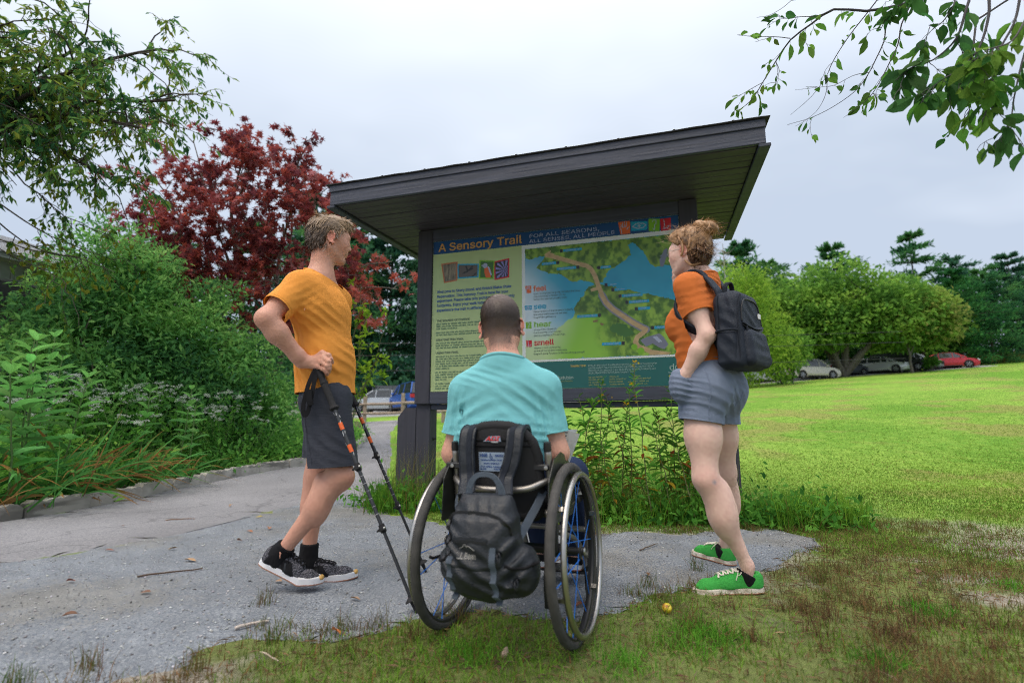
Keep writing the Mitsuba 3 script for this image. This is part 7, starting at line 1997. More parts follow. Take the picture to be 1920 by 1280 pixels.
# wiry brown and green tufts on the bare ground in front
cs = []
while len(cs) < 250:
    x, y = rng.uniform(-1.4, 4.2), 1.45 + 2.6 * rng.random() ** 1.2
    if contains_xy(grav_poly.buffer(-.10), x, y) or abs(x) > y * 1.1 + .3 or fb(np.array([x]), np.array([y]), 1.3, 3)[0] < .43: continue
    cs.append((x, y))
BRN = [(.12, .075, .042), (.18, .115, .06), (.15, .14, .05), (.095, .16, .035)]
t1 = tufts(cs, 34, .058, .0026, BRN, .026, .8, .15)
gx_ = [(-.83, 1.93), (-.62, 2.02), (-.50, 2.06), (-.28, 2.16), (-.2, 2.1), (-1.05, 2.32), (-.98, 1.72), (.95, 2.80), (.62, 2.52), (-.55, 1.85), (-.35, 1.95), (-1.3, 1.72), (-1.45, 1.62)]
t2 = tufts(gx_, 46, .085, .0024, BRN[1:] + [(.09, .16, .03)], .022, .5, .2)
t3 = tufts([(.72, 1.95), (.60, 1.88), (.66, 2.02), (.35, 1.75), (1.65, 2.2), (2.3, 2.5), (-.15, 1.8), (1.15, 1.75)], 240, .045, .0032, [(.06, .20, .02), (.10, .30, .03), (.14, .36, .04)], .055, .9, .02)
put_vc(lambda m, t, s, color: struct('grass_tufts', m, t, s, 'wiry brown and green grass tufts on the trodden ground', 'stuff', color=color), [t1, t2, t3], m_grass)
# flat dead clippings
n = 5200; x, y = scatter(n * 2, -1.2, 4.6, 1.3, 3.6); n = len(x); a = rng.uniform(0, 6.28, n)
put_vc(lambda m, t, s, color: struct('grass_clippings', m, t, s, 'dry brown clippings lying on the bare ground', 'stuff', color=color), leaves(np.stack([x, y, terr(x, y) + .006 + .01 * rng.random(n)], 1), np.stack([np.cos(a), np.sin(a), .15 * rng.normal(size=n)], 1), np.stack([.3 * rng.normal(size=n), .3 * rng.normal(size=n), np.ones(n)], 1), rng.uniform(.02, .06, n), .0028, jit(rng, (.23, .15, .085), n, .3)), m_vc)
# loose gravel stones
ico = trimesh.creation.icosphere(0); iv, iff = np.array(ico.vertices), np.array(ico.faces)
n = 15000; x = rng.uniform(-3.3, 2.0, n); y = 1.35 + 4.2 * rng.random(n) ** 1.5
ok = contains_xy(grav_poly, x, y) & (np.abs(x) < y * 1.1 + .3); x, y = x[ok], y[ok]; n = len(x)
r = .0022 + .0042 * rng.random(n) ** 3; V = iv[None] * r[:, None, None] * rng.uniform(.6, 1.25, (n, 12, 1)) * np.array((1, 1, .7)); V = V + np.stack([x, y, terr(x, y) + .006 + r * .3], 1)[:, None]
put_vc(lambda m, t, s, color: struct('loose_stones', m, t, s, 'loose grey grit on the gravel', 'stuff', color=color), (V.reshape(-1, 3), (iff[None] + (np.arange(n) * 12)[:, None, None]).reshape(-1, 3), np.repeat(jit(rng, (.30, .30, .30), n, .38, .03), 12, 0)), m_vc)
# fallen leaves, each a thing that could be picked up
LV = [(-2.05, 3.30, .055, 20, 'pale tan'), (-1.83, 3.02, .085, 30, 'long tan'), (-1.79, 3.5, .05, -20, 'brown'), (-1.36, 2.92, .05, 15, 'dark brown'), (-1.75, 3.86, .075, 10, 'orange brown'), (-1.88, 3.8, .06, 40, 'orange brown'), (-1.55, 4.15, .06, 0, 'brown'), (-2.45, 3.25, .05, 0, 'reddish'), (-2.1, 2.62, .05, 10, 'reddish'), (-2.62, 2.38, .05, 5, 'reddish'), (-1.62, 2.45, .055, 25, 'brown'), (-1.72, 2.18, .05, 0, 'brown'), (-.70, 2.36, .055, -10, 'tan'), (-.61, 1.96, .06, 70, 'bright orange brown'), (-1.1, 2.6, .05, -10, 'tan'),
      (-2.05, 4.4, .06, 0, 'yellow'), (.66, 2.72, .05, 15, 'brown'), (2.05, 2.75, .06, 40, 'brown'), (1.9, 2.55, .05, 10, 'dark brown'), (-2.9, 4.0, .05, 0, 'brown'), (-2.6, 4.9, .06, 20, 'tan'), (.30, 2.28, .06, 60, 'reddish brown')]
COLS = {'pale tan': (.36, .26, .16), 'long tan': (.38, .24, .13), 'tan': (.33, .21, .13), 'brown': (.17, .085, .05), 'dark brown': (.075, .045, .032), 'orange brown': (.33, .13, .05), 'bright orange brown': (.46, .15, .045), 'reddish': (.24, .085, .055), 'reddish brown': (.26, .10, .055), 'yellow': (.42, .30, .06)}
LFK = {}
for x, y, L, dg, cn in LV:
    a = math.radians(dg + 360 * rng.random()); z = terr(x, y) + .012; nn = np.array((.35 * rng.normal(), .35 * rng.normal(), 1)); d = np.array((math.cos(a), math.sin(a), .12 * rng.normal()))
    v, f, c = leaves([(x, y, z)], [d], [nn], [L], [L * .5], [COLS[cn]], LEAF6); v[:, 2] += .5 * np.abs(v[:, 2] - z) + .004
    v[:, 2] = np.maximum(v[:, 2], terr(v[:, 0], v[:, 1]) + .011)
    fk = thing('fallen_leaf', f'{cn} fallen leaf lying on the ground, the only one of that colour', 'fallen leaf', 'fallen leaves'); LFK.setdefault(cn, []).append((fk, x / y))
    put_vc(lambda m, t, s, color: put(fk, m, t, s, color=color), (v, f, c), m_vc)
for cn, ks in LFK.items():
    if len(ks) > 1: in_order(ks, cn + ' fallen leaf on the ground, {} of that colour')
tw = [((-1.86, 2.70), (-1.62, 2.84), .005, (.10, .065, .045), 'thin brown twig'), ((-1.02, 2.03), (-.93, 2.10), .007, (.50, .43, .38), 'pale wood chip'), ((-.83, 1.83), (-.74, 1.76), .003, (.40, .32, .25), 'curved pale stalk'), ((-.03, 1.80), (-.022, 1.845), .012, (.46, .33, .24), 'square pale wood chip'), ((.75, 3.2), (.90, 3.36), .004, (.12, .085, .06), 'dark twig'), ((-2.75, 4.25), (-2.55, 4.3), .004, (.22, .13, .08), 'reddish twig')]
for (a, b), (c, d), r, col, lab in tw:
    p = bough(rng, on(a, b, .012), on(c, d, .014), .02, .12, 7); m = tube_vc(p, np.linspace(r, r * .6, 7), col, 6)
    put_vc(lambda mm, t, s, color: put(thing('twig', lab + ' lying on the ground', 'twig'), mm, t, s, color=color), m, m_vc, True)
ap = trimesh.creation.icosphere(3, .019); v = np.array(ap.vertices); v[:, 2] -= .006 * np.exp(-((v[:, 0] ** 2 + v[:, 1] ** 2) / .00006)) * np.sign(v[:, 2])
ak = thing('crab_apple', 'small yellow fallen fruit lying near the green plimsolls', 'fruit')
m_apple = M('apple_skin', P_(proc(lambda p, n, uv: mix((.62, .50, .03), (.42, .16, .03), smoothstep(.5, .7, fbm(p.x * 60, p.y * 60, p.z * 60, 2)))), .4, clearcoat=.3))
aM = frame((.615, 2.20, .021), *np.array(rot([1, .3, 0], 50))[:3, :3].T)
put(ak, mv(trimesh.Trimesh(v, ap.faces, process=False), aM), m_apple, True); part(ak, 'stalk', mv(tube([(0, 0, .012), (.002, 0, .026)], .0012, 5), aM), m_soil, True)
# ---------------------------------------------------------------- far: trees round the field, cars, fence, porch, wires, the branch overhead
rng = np.random.default_rng(101)
D_PINE = [(.022, .08, .058), (.042, .135, .085), (.068, .19, .105), (.10, .25, .12)]
M_PINE = [(.028, .11, .055), (.055, .185, .075), (.095, .27, .09), (.14, .33, .10)]
L_TREE = [(.085, .20, .045), (.15, .32, .06), (.23, .43, .075), (.32, .50, .09)]


def pine(x, y, top, rad, cols, lab, n=5200, layers=13, low=.12, ragged_=.35, tilt=(0, 0), grp=None):
    n = int(n * 1.5); k = thing('pine_tree', lab, 'tree', grp); b = on(x, y, -.2); h = top - b[2]; t = b + (tilt[0], tilt[1], h)
    W = [tube_vc(bough(rng, b, t, 0, .02, 9), np.linspace(.016 * h, .02, 9), (.06, .05, .042), 8)]; P, D, U = [], [], []
    for i in range(layers):
        f = low + (1 - low) * (i + .5 * rng.random()) / layers; c = b + (t - b) * f; R_ = rad * (np.interp(f, [0, .25, .6, .85, 1], [.75, 1, .78, .45, .08])) * rng.uniform(.7, 1.2); m = int(rng.integers(4, 7)); a0 = rng.random() * 6.3
        for j in range(m):
            a = a0 + j * 6.283 / m + .3 * rng.normal(); L = R_ * rng.uniform(.55, 1.15); d = np.array((math.cos(a), math.sin(a), .28 - .35 * (1 - f) + ragged_ * .3 * rng.normal())); e = c + d * L
            W.append(tube_vc(bough(rng, c, e, .06, .08, 5), np.linspace(.006 * h * .6, .01, 5), (.06, .05, .042), 4))
            q = max(8, int(n / layers / m)); u = rng.random(q) ** .6; p = c + d * (u * L)[:, None] + rng.normal(size=(q, 3)) * np.array((.17, .17, .075)) * L * (.35 + .6 * u[:, None]) + np.array((0, 0, .05 * L))
            P.append(p); D.append(d * .9 + unit(rng, q) * .8 + (0, 0, .25)); U.append(unit(rng, q) * .8 + (0, 0, .8))
    P, D, U = np.vstack(P), np.vstack(D), np.vstack(U); n_ = len(P); s = .035 * h
    tt = np.clip(meshkit.fbm(P * .55, 2, 5) * 1.5 - .25 + .2 * rng.normal(size=n_), 0, 1); c_ = np.array(cols); kk = tt * (len(c_) - 1); i = np.minimum(kk.astype(int), len(c_) - 2); f = (kk - i)[:, None]
    l = s * rng.uniform(.6, 1.3, n_)
    plant(k, W, [leaves(P, D, U, l, l * .34, (c_[i] * (1 - f) + c_[i + 1] * f) * rng.uniform(.85, 1.15, (n_, 1)))], 'crown', 'trunk')


def broadleaf(x, y, blobs, n, L, cols, lab, stems=3, gap=.55, ratio=.6, name='tree', grp=None, br=.16, gs=.35, hang=.2):
    k = thing(name, lab, 'tree', grp); b = on(x, y, -.2); W = []
    for i in range(stems):
        c, r = blobs[i % len(blobs)]; e = np.array(c) + (rng.normal() * r[0] * .3, 0, r[2] * .2)
        st = bough(rng, b + (rng.normal() * .25 * (stems > 1), 0, 0), e, .02, .10, 9); W.append(tube_vc(st, np.linspace(br, br * .35, 9), (.12, .105, .09), 8))
        for _ in range(6):
            j = int(rng.integers(3, 8)); bl = blobs[int(rng.integers(len(blobs)))]; W.append(tube_vc(bough(rng, st[j], np.array(bl[0]) + unit(rng, 1)[0] * np.array(bl[1]) * .75, .05, .15, 7), np.linspace(br * .4, .02, 7), (.12, .105, .09), 5))
    P, Nn = crown_points(rng, blobs, n, .65, gap, gs)
    plant(k, W, [leafy(rng, P, Nn, L, ratio, cols, LEAF2, hang, gs * 2)], 'crown', 'trunk')


# right of the notice board
broadleaf(16.6, 36, [((16.4, 36, 8.6), (2.6, 2.4, 3.8)), ((15.4, 35.5, 6.0), (2.2, 2, 2.8)), ((17.9, 36, 6.2), (2.2, 2, 2.6)), ((17.2, 36, 10.3), (1.4, 1.3, 1.8))], 9500, .34, [(.16, .30, .045), (.25, .43, .055), (.34, .53, .07), (.40, .56, .08)], 'tall light green feathery tree beside the parked cars, right of the notice board', 2, .6, .28, hang=.5)
broadleaf(28.8, 44.5, [((24.8, 44, 10.0), (3.6, 3, 3.6)), ((29.2, 44, 11.6), (4.2, 3.2, 3.6)), ((33.4, 44, 10.4), (3.6, 3, 3.4)), ((26.6, 43.2, 8.9), (3.2, 2.6, 2.0)), ((31.8, 43, 9.3), (3.4, 2.6, 2.0)), ((22.6, 44, 9.0), (2.4, 2, 2.6)), ((35.8, 44, 9.8), (2.4, 2, 2.8))], 23000, .42, L_TREE, 'broad many stemmed maple with yellow green leaves over the parked cars', 5, .62, .6, br=.34)
broadleaf(33.6, 43.0, [((32.6, 42.4, 8.9), (2.2, 1.4, 1.2)), ((36.6, 43.2, 10.0), (2.2, 1.6, 2.4)), ((35.2, 42.6, 10.2), (1.4, 1, 1.2))], 2600, .42, [(.20, .28, .07), (.33, .34, .10), (.26, .42, .08), (.34, .46, .10)], 'small tree with tawny green leaves in front of the broad maple', 1, .6, .6, br=.12)
broadleaf(21.6, 47, [((21.2, 47, 11.5), (3.2, 2.4, 3.4)), ((23.6, 47, 9.6), (2.8, 2.2, 3.0)), ((19.4, 46.5, 9.0), (2.6, 2.2, 3.2))], 8000, .42, L_TREE, 'mid green tree filling the gap between the feathery tree and the broad maple', 2, .7, .5)
broadleaf(41.0, 52, [((41.0, 52, 12.0), (3.6, 2.6, 3.8)), ((44.0, 52, 10.4), (2.8, 2.2, 3.0)), ((38.4, 52, 10.4), (2.8, 2.2, 3.2))], 9000, .46, L_TREE, 'mid green tree behind the right end of the broad maple', 2, .7, .5)
broadleaf(13.0, 40, [((12.6, 40, 7.6), (2.8, 2.2, 3.4)), ((14.6, 40.5, 9.8), (2.4, 2.0, 3.0))], 6000, .38, L_TREE, 'mid green tree mostly hidden behind the reader with the bun', 2, .7, .5)
for x, y, z, w, lab in ((27.0, 60, 14.5, 4.5, 'mid green tree rising between the pines behind the light green tree'), (36.0, 60, 15.0, 4.8, 'mid green tree rising between the pines behind the broad maple'), (45.0, 60, 14.0, 4.4, 'mid green tree in front of the gaunt pine'), (32.0, 63, 16.5, 3.8, 'taller mid green tree in the far tree line, left of the broad maple')):
    broadleaf(x, y, [((x, y, z), (w, 3, 4.6)), ((x - 2.5, y, z - 3.5), (w * .8, 3, 3.6)), ((x + 2.6, y, z - 3), (w * .8, 3, 3.8))], 8000, .55, [(.05, .14, .05), (.09, .22, .065), (.15, .31, .08), (.22, .38, .09)], lab, 2, .65, .5)
broadleaf(20.2, 38, [((20.0, 38, 5.6), (1.5, 1.3, 1.7)), ((21.2, 38.4, 6.6), (1.3, 1.2, 1.4))], 2600, .3, L_TREE, 'small green tree in front of the silver car', 2, .6, .5, br=.08)
broadleaf(35.7, 43.5, [((35.7, 43.4, 5.7), (.6, .55, .6))], 600, .26, [(.03, .10, .02), (.07, .19, .03), (.11, .26, .04)], 'round green bush at the foot of the field edge by the dark cars', 1, .8, .5, name='bush', br=.05)
for x, y, top, r, cols, lab, n, ly in ((29.5, 64, 24.5, 4.6, M_PINE, 'full dark green pine behind the light green tree', 5600, 13), (34.4, 66, 22.5, 4.2, M_PINE, 'dark green pine left of the broad maple, second from the notice board', 4600, 12), (40.2, 62, 23.2, 4.6, M_PINE, 'dark green pine rising behind the broad maple', 5600, 13),
                                       (48.6, 60, 24.0, 5.2, M_PINE, 'tall gaunt pine with layered open branches right of the maple', 3600, 10), (52.6, 59.5, 20.8, 4.6, D_PINE, 'dark pine with flat layered branches beside the gaunt one', 4200, 11), (56.0, 62, 20.2, 3.4, D_PINE, 'narrow dark spruce in the far tree line', 3600, 15),
                                       (54.6, 54.5, 19.3, 4.0, D_PINE, 'dark bluish pine near the right end of the tree line', 6000, 15), (59.6, 57.5, 19.0, 4.2, D_PINE, 'dark pine at the right end of the tree line', 5600, 14), (63.5, 58, 19.0, 4.4, D_PINE, 'rightmost dark pine, partly outside the picture', 5200, 13), (45.5, 51.5, 16.5, 4.0, [(.02, .10, .035), (.04, .17, .055), (.075, .25, .07), (.11, .32, .075)], 'bright green pine with low sweeping boughs by the red car', 6200, 14), (49.6, 52.5, 17.2, 4.2, M_PINE, 'green pine with boughs down to the grass behind the red car', 6000, 14)):
    pine(x, y, top, r, cols, lab, n, ly, low=.06)
# bare dead tree
k = thing('dead_tree', 'bare grey dead tree sticking up right of the notice board roof', 'tree'); b = on(23.6, 55, 0); W = [tube_vc(bough(rng, b, (23.6, 55, 20.8), 0, .03, 10), np.linspace(.22, .03, 10), (.30, .28, .27), 7)]
for _ in range(26):
    z = rng.uniform(9, 20); e = np.array((23.6 + rng.normal() * 1.1, 55 + rng.normal(), z + rng.uniform(.2, 1.5))); W.append(tube_vc(bough(rng, (23.6, 55, z), e, -.1, .2, 6), np.linspace(.05, .012, 6), (.30, .28, .27), 4))
plant(k, W, None, stem='trunk')
# the wood on the far side of the road, left: single trees in front, the rest one mass
for x, y, top, r, cols, lab, n, ly in ((-14.4, 42, 19.6, 4.4, M_PINE, 'tall pine across the road, left of its group', 6500, 15), (-10.6, 44, 21.2, 4.6, D_PINE, 'tall dark pine across the road, nearest the notice board', 7000, 16), (-7.2, 46, 18.0, 4.2, D_PINE, 'dark pine hidden behind the notice board post', 4500, 14), (-18.0, 45, 22.0, 5.0, D_PINE, 'dark pine behind the red maple', 5000, 14), (-23.5, 46, 20.0, 5.0, M_PINE, 'pine behind the porch roof', 4000, 13), (-30, 44, 18.0, 5.0, M_PINE, 'distant pine seen over the porch roof at the left', 4000, 13), (-3.5, 48, 17, 4.2, D_PINE, 'dark pine behind the board', 3000, 12)):
    pine(x, y, top, r, cols, lab, n, ly, low=.08)
P, Nn = crown_points(rng, [((-34 + 7.5 * i, 54 + 3 * math.sin(i * 2.1), terr(-34 + 7.5 * i, 54) + 4.5), (5.5, 3, 6.5)) for i in range(6)] + [((14 + 8.5 * i, 70 + 2 * math.sin(i * 1.7), terr(14 + 8.5 * i, 70) + 3.6), (6, 3, 7.0)) for i in range(8)] + [((-22 + 4 * i, 38.5, terr(-22 + 4 * i, 38.5) + 1.2), (2.6, 1.2, 1.9)) for i in range(6)], 30000, .6, .8, .2)
put_vc(lambda m, t, s, color: struct('far_wood', m, t, s, 'dark undergrowth and far wood behind the single trees', 'stuff', color=color), leafy(rng, P, Nn, .75, .5, D_PINE, LEAF2, .1, .4), m_leaf)
P, Nn = [], []
for i in range(520):
    x = rng.uniform(30, 62); y = 50.5 + .12 * (x - 30) + rng.normal() * .5; q = 14; P.append(np.array((x, y, terr(x, y))) + np.abs(rng.normal(size=(q, 3))) * (0, 0, .3) + rng.normal(size=(q, 3)) * (.25, .2, 0)); Nn.append(np.tile((0, 0, 1.0), (q, 1)))
put_vc(lambda m, t, s, color: struct('meadow_grass', m, t, s, 'band of long straw coloured grass at the top of the lawn', 'stuff', color=color), leaves(np.vstack(P), unit(rng, 7280) * .4 + (0, 0, 1), unit(rng, 7280), .5, .06, jit(rng, (.38, .33, .12), 7280, .25, .06)), m_leaf)

# cars -------------------------------------------------------------
m_cglass, m_tyre2, m_alloy = M('car_glass', P_((.018, .022, .026), .06, specular=.9, clearcoat=1.0)), M('car_tyre', P_((.018, .018, .019), .8)), M('car_alloy', P_((.42, .43, .45), .3, metallic=.8))
m_headl, m_taill = M('headlight', P_((.62, .64, .66), .12, clearcoat=1.0)), M('tail_light', P_((.40, .012, .012), .15, clearcoat=1.0))
_paint = {}


def car(x, y, head, col, lab, kind='suv', L=4.6, Wc=1.82, H=1.66, grp='cars parked beyond the lawn'):
    key = thing('parked_car', lab, 'car', grp); b = on(x, y); f = np.array((math.cos(head), math.sin(head), 0)); A = frame(b, f, (-f[1], f[0], 0), Z)
    pk_ = repr(col)
    if pk_ not in _paint: _paint[pk_] = M(f'car_paint_{len(_paint)}', P_(col, .3, metallic=.35, clearcoat=1.0))
    pt = _paint[pk_]; hl = L / 2; gc = .20 if kind == 'suv' else .15; bl = .60 * H if kind == 'suv' else .63 * H; wr_ = .34 if kind == 'suv' else .31
    ax = (-.30 * L, .29 * L)
    low_ = Polygon([(-hl + .05, gc + .10), (-hl, .42), (-hl + .03, bl - .06), (-hl + .14, bl + .02), (.18 * L, bl + .01), (.36 * L, bl - .09), (hl - .10, bl - .24), (hl - .01, .50), (hl - .05, gc + .08), (hl - .3, gc), (-hl + .3, gc)]).buffer(.05).buffer(-.05)
    for a in ax: low_ = low_.difference(Point(a, wr_).buffer(wr_ + .055, 16))
    m = trimesh.creation.extrude_polygon(low_, Wc, engine='earcut'); v = np.array(m.vertices); m = m.subdivide_to_size(.35, max_iter=6); v = np.array(m.vertices)
    w = (v[:, 2] / Wc - .5) * 2; tap = 1 - .10 * np.clip((np.abs(v[:, 0]) - .33 * L) / (.17 * L), 0, 1) ** 2 - .05 * np.clip((v[:, 1] - .45) / .5, 0, 1) - .04 * np.clip((.45 - v[:, 1]) / .3, 0, 1)
    m.vertices = np.stack([v[:, 0] - .03 * L * np.sign(v[:, 0]) * w * w * (np.abs(v[:, 0]) > .42 * L), w * Wc / 2 * tap, v[:, 1]], 1)
    part(key, 'body', mv(m, A), pt, 32)
    if kind == 'suv': roofp = [(-hl + .10, bl), (-hl + .34, H - .06), (-hl + .55, H - .01), (-.02 * L, H), (.10 * L, H - .07), (.26 * L, bl)]
    else: roofp = [(-hl + .35, bl), (-.22 * L, H - .09), (-.12 * L, H - .01), (.02 * L, H), (.10 * L, H - .07), (.27 * L, bl)]

    def cabin(poly, y0, y1, grow):
        P_2 = np.array(poly); V = []
        for s in (-1, 1):
            for px, pz in P_2: V.append((px, s * (y0 + (y1 - y0) * (pz - bl) / (H - bl)), pz))
        return hull(np.array(V))
    part(key, 'windows', mv(cabin(roofp, Wc * .455, Wc * .375, 0), A), m_cglass, 30)
    top = [p for p in roofp if p[1] > H - .15]
    rf = hull([(px, s * Wc * (.378 + .0), pz + dz) for px, pz in top for s in (-1, 1) for dz in (-.035, .012)])
    part(key, 'roof', mv(rf, A), pt, 30)
    pil = []
    for s in (-1, 1):
        for (pa, pb) in ((roofp[0], roofp[1]), (roofp[-1], roofp[-2])):
            q0 = (pa[0], s * Wc * .458, pa[1]); q1 = (pb[0], s * Wc * .382, pb[1]); pil.append(tube([q0, q1], .045, 6))
        for xx in (-.17 * L, .055 * L): pil.append(tube([(xx, s * Wc * .458, bl), (xx, s * Wc * .380, H - .05)], .030, 6))
    for p_ in pil: part(key, 'pillar', mv(p_, A), pt, True)
    for a in ax:
        for s in (-1, 1):
            WA = A @ frame((a, s * (Wc / 2 - .12), wr_), (1, 0, 0), (0, 0, s), (0, -s * -1.0, 0)) if False else A @ frame((a, s * (Wc / 2 - .10), wr_), (1, 0, 0), (0, 0, 1), (0, -1, 0))
            wk_ = part(key, 'wheel', mv(lathe([(.20, -.10), (wr_ - .03, -.10), (wr_, -.07), (wr_, .07), (wr_ - .03, .10), (.20, .10), (.20, -.10)], 24), WA), m_tyre2, 40)
            part(wk_, 'rim', mv(cat(*[hull([(r_ * math.cos(t + d_), r_ * math.sin(t + d_), z_) for r_, d_ in ((.03, -.5), (.03, .5), (.205, -.16), (.205, .16)) for z_ in (-s * .06, -s * .095)]) for t in np.arange(5) * 1.2566], lathe([(.19, -.09), (.215, -.09), (.215, .09), (.19, .09), (.19, -.09)], 20)), WA), m_alloy, 30)
    for s in (-1, 1):
        part(key, 'headlight', mv(hull([(hl - .06, s * .45, bl - .30), (hl - .06, s * .45, bl - .18), (hl - .30, s * (Wc / 2 - .06), bl - .12), (hl - .26, s * (Wc / 2 - .07), bl - .27), (hl - .02, s * .50, bl - .25)]), A), m_headl, 30)
        part(key, 'tail_light', mv(hull([(-hl - .01, s * .58, bl - .28), (-hl - .01, s * .58, bl - .05), (-hl + .16, s * (Wc / 2 - .045), bl - .04), (-hl + .14, s * (Wc / 2 - .045), bl - .25)]), A), m_taill, 30)
        part(key, 'mirror', mv(trimesh.creation.icosphere(2, 1).apply_transform(np.diag([.07, .10, .07, 1])).apply_translation((.175 * L, s * (Wc / 2 + .06), bl + .08)), A), pt, True)
        part(key, 'sill', mv(bevel_box((-.20 * L, s * (Wc / 2 - .05), gc - .02), (.19 * L, s * (Wc / 2 + .005), gc + .09), .01), A), m_tyre2)
    part(key, 'grille', mv(bevel_box((hl - .06, -.42, .42), (hl - .005, .42, bl - .22), .02), A), m_tyre2)
    part(key, 'number_plate', mv(bevel_box((-hl - .018, -.16, .62), (-hl + .03, .16, .74), .005), A), m_sole)


SILV, CHAMP = (.44, .46, .49), (.46, .44, .38)
car(25.4, 43.6, .12, CHAMP, 'champagne SUV parked side on under the broad maple')
car(30.4, 47.0, .25, (.05, .06, .075), 'dark grey saloon half hidden behind the champagne SUV', 'saloon', 4.6, 1.8, 1.45)
car(20.9, 44.0, -2.9, (.50, .51, .53), 'pale saloon mostly hidden behind the reader with the navy backpack', 'saloon', 4.7, 1.82, 1.42)
car(33.6, 46.6, -.9, (.62, .63, .65), 'white car at the left of the group right of the maple trunk', 'saloon', 4.6, 1.82, 1.5)
car(33.0, 49.3, -1.0, (.30, .02, .03), 'dark red car glimpsed behind the maple stems', 'saloon', 4.4, 1.8, 1.45)
car(35.6, 46.8, -.85, (.016, .018, .022), 'black SUV in the group right of the maple trunk', 'suv', 4.8, 1.9, 1.75)
car(37.6, 47.8, -.9, (.40, .43, .48), 'silver hatchback between the black SUV and the red car', 'suv', 4.3, 1.8, 1.6)
car(40.4, 47.4, -.5, (.52, .025, .04), 'bright red saloon at the right end of the parked cars', 'saloon', 4.5, 1.82, 1.42)
G2 = 'cars parked across the road behind the fence'
car(-8.3, 33.5, 3.0, (.47, .50, .54), 'silver saloon behind the rail fence', 'saloon', 4.6, 1.82, 1.45, G2)
car(-6.1, 31.5, 2.1, (.02, .10, .42), 'blue SUV partly hidden by the post of the notice board', 'suv', 4.6, 1.86, 1.7, G2)
car(-9.2, 38.0, 2.9, (.02, .022, .026), 'black SUV behind the silver saloon', 'suv', 4.7, 1.88, 1.75, G2)
car(-11.2, 40.0, 2.9, (.60, .61, .62), 'white van like SUV farthest back behind the silver saloon', 'suv', 4.8, 1.9, 1.85, G2)
# road and car park beyond
m_far = M('far_asphalt', P_(proc(lambda p, n, uv: mix((.15, .15, .16), (.23, .225, .23), fbm(p.x * 1.5, p.y * 1.5, 0, 4))), .9))
struct('road', flat_on_land(Polygon([(-40, 29.0), (-4, 27.5), (4, 29), (4, 41), (-40, 43)]), .03, 1.5), m_far, True, 'grey road and parking beyond the fence')
struct('parking_ground', flat_on_land(Polygon([(18, 42.0), (24, 42.2), (30, 45.2), (44, 46.0), (46, 49.5), (18, 49)]), .03, 1.5), m_far, True, 'pale ground under the cars beyond the lawn')
# split rail fence
m_rail = M('weathered_wood', bump(P_(proc(lambda p, n, uv: mix((.22, .17, .13), (.42, .35, .28), fbm(p.x * 6, p.y * 6, p.z * 26, 3))), .9), lambda p, n, uv: fbm(p.x * 9, p.y * 9, p.z * 60, 3), .006))
FN_ = thing('rail_fence', 'weathered split rail fence between the path and the parked cars', 'fence')
posts = [(-11.6, 21.4), (-8.9, 21.6), (-6.2, 21.8), (-4.35, 20.6), (-2.6, 19.6), (-.6, 19.2)]
for i, (x, y) in enumerate(posts):
    b = on(x, y, -.1); part(FN_, 'post', mv(bevel_box((-.075, -.06, 0), (.075, .06, 1.28), .02), frame(b, N((.9, .2 * (i % 2), 0)), N((-.2 * (i % 2), .9, 0)), Z)), m_rail)
    if i < len(posts) - 1:
        c = on(*posts[i + 1], -.1)
        for z in (.42, .80): part(FN_, 'rail', tube(bough(rng, b + (0, -.05, z + .1), c + (0, -.05, z + .1), -.01, .015, 6), [.045, .06, .055, .06, .058, .045], 7), m_rail, 30)
# overhead wires across the road
for z0, z1, lab in ((4.05, 4.22, 'thin overhead wire across the road, lowest of the three'), (4.9, 5.1, 'thin overhead wire across the road, middle of the three'), (5.7, 5.8, 'thin overhead wire across the road, highest of the three')):
    single('wire', lab, 'wire', tube([(-40 + 62 * t, 30.0 - 1.5 * t, z0 + (z1 - z0) * t * 2 - .7 * 4 * t * (1 - t) * .5) for t in np.linspace(0, 1, 30)], .016, 5), m_blackp, True)

# porch at the left -------------------------------------------------
m_trim = M('white_trim', P_(proc(lambda p, n, uv: mix((.36, .39, .43), (.52, .55, .59), fbm(p.x * 3, p.y * 3, p.z * 5, 3))), .6))
m_siding = M('grey_siding', P_(proc(lambda p, n, uv: mix((.10, .11, .115), (.17, .18, .185), fbm(p.x * 3, p.y * 3, p.z * 9, 3))), .8))
m_shing = M('roof_shingle', P_(proc(lambda p, n, uv: mix((.16, .165, .18), (.34, .35, .37), fbm(p.x * 5, p.y * 5, p.z * 9, 3))), .85))
HO = thing('house', 'grey house with a white trimmed porch half hidden behind the shrubs', 'house')
HA = frame(on(-8.15, 8.6, 0), N((.30, .95, 0)), N((-.95, .30, 0)), Z)     # x along the porch away from us, y into the house
hb_ = lambda n, lo, hi, m, b=.006: part(HO, n, mv(bevel_box(lo, hi, b), HA), m)
hb_('wall', (-3.0, 2.2, 0), (2.4, 6.0, 3.2), m_siding)
for i in range(14): hb_('clapboard', (-2.99, 2.175, .25 + .2 * i), (2.39, 2.198, .44 + .2 * i), m_siding, .003)
hb_('porch_floor', (-3.0, 0, .55), (2.4, 2.17, .68), m_trim)
for x in (-2.9, -1.0, .9, 2.24): hb_('porch_post', (x, .02, .69), (x + .15, .17, 3.05), m_trim)
hb_('beam', (-3.0, .0, 3.06), (2.4, .20, 3.33), m_trim)
for z in (.95, 1.55): hb_('rail', (-2.74, .06, z), (2.23, .12, z + .09), m_trim)
for i in range(27):
    x = -2.62 + .18 * i
    if not any(abs(x - p - .07) < .12 for p in (-1.0, .9)): hb_('baluster', (x, .075, 1.045), (x + .04, .105, 1.545), m_trim, .003)
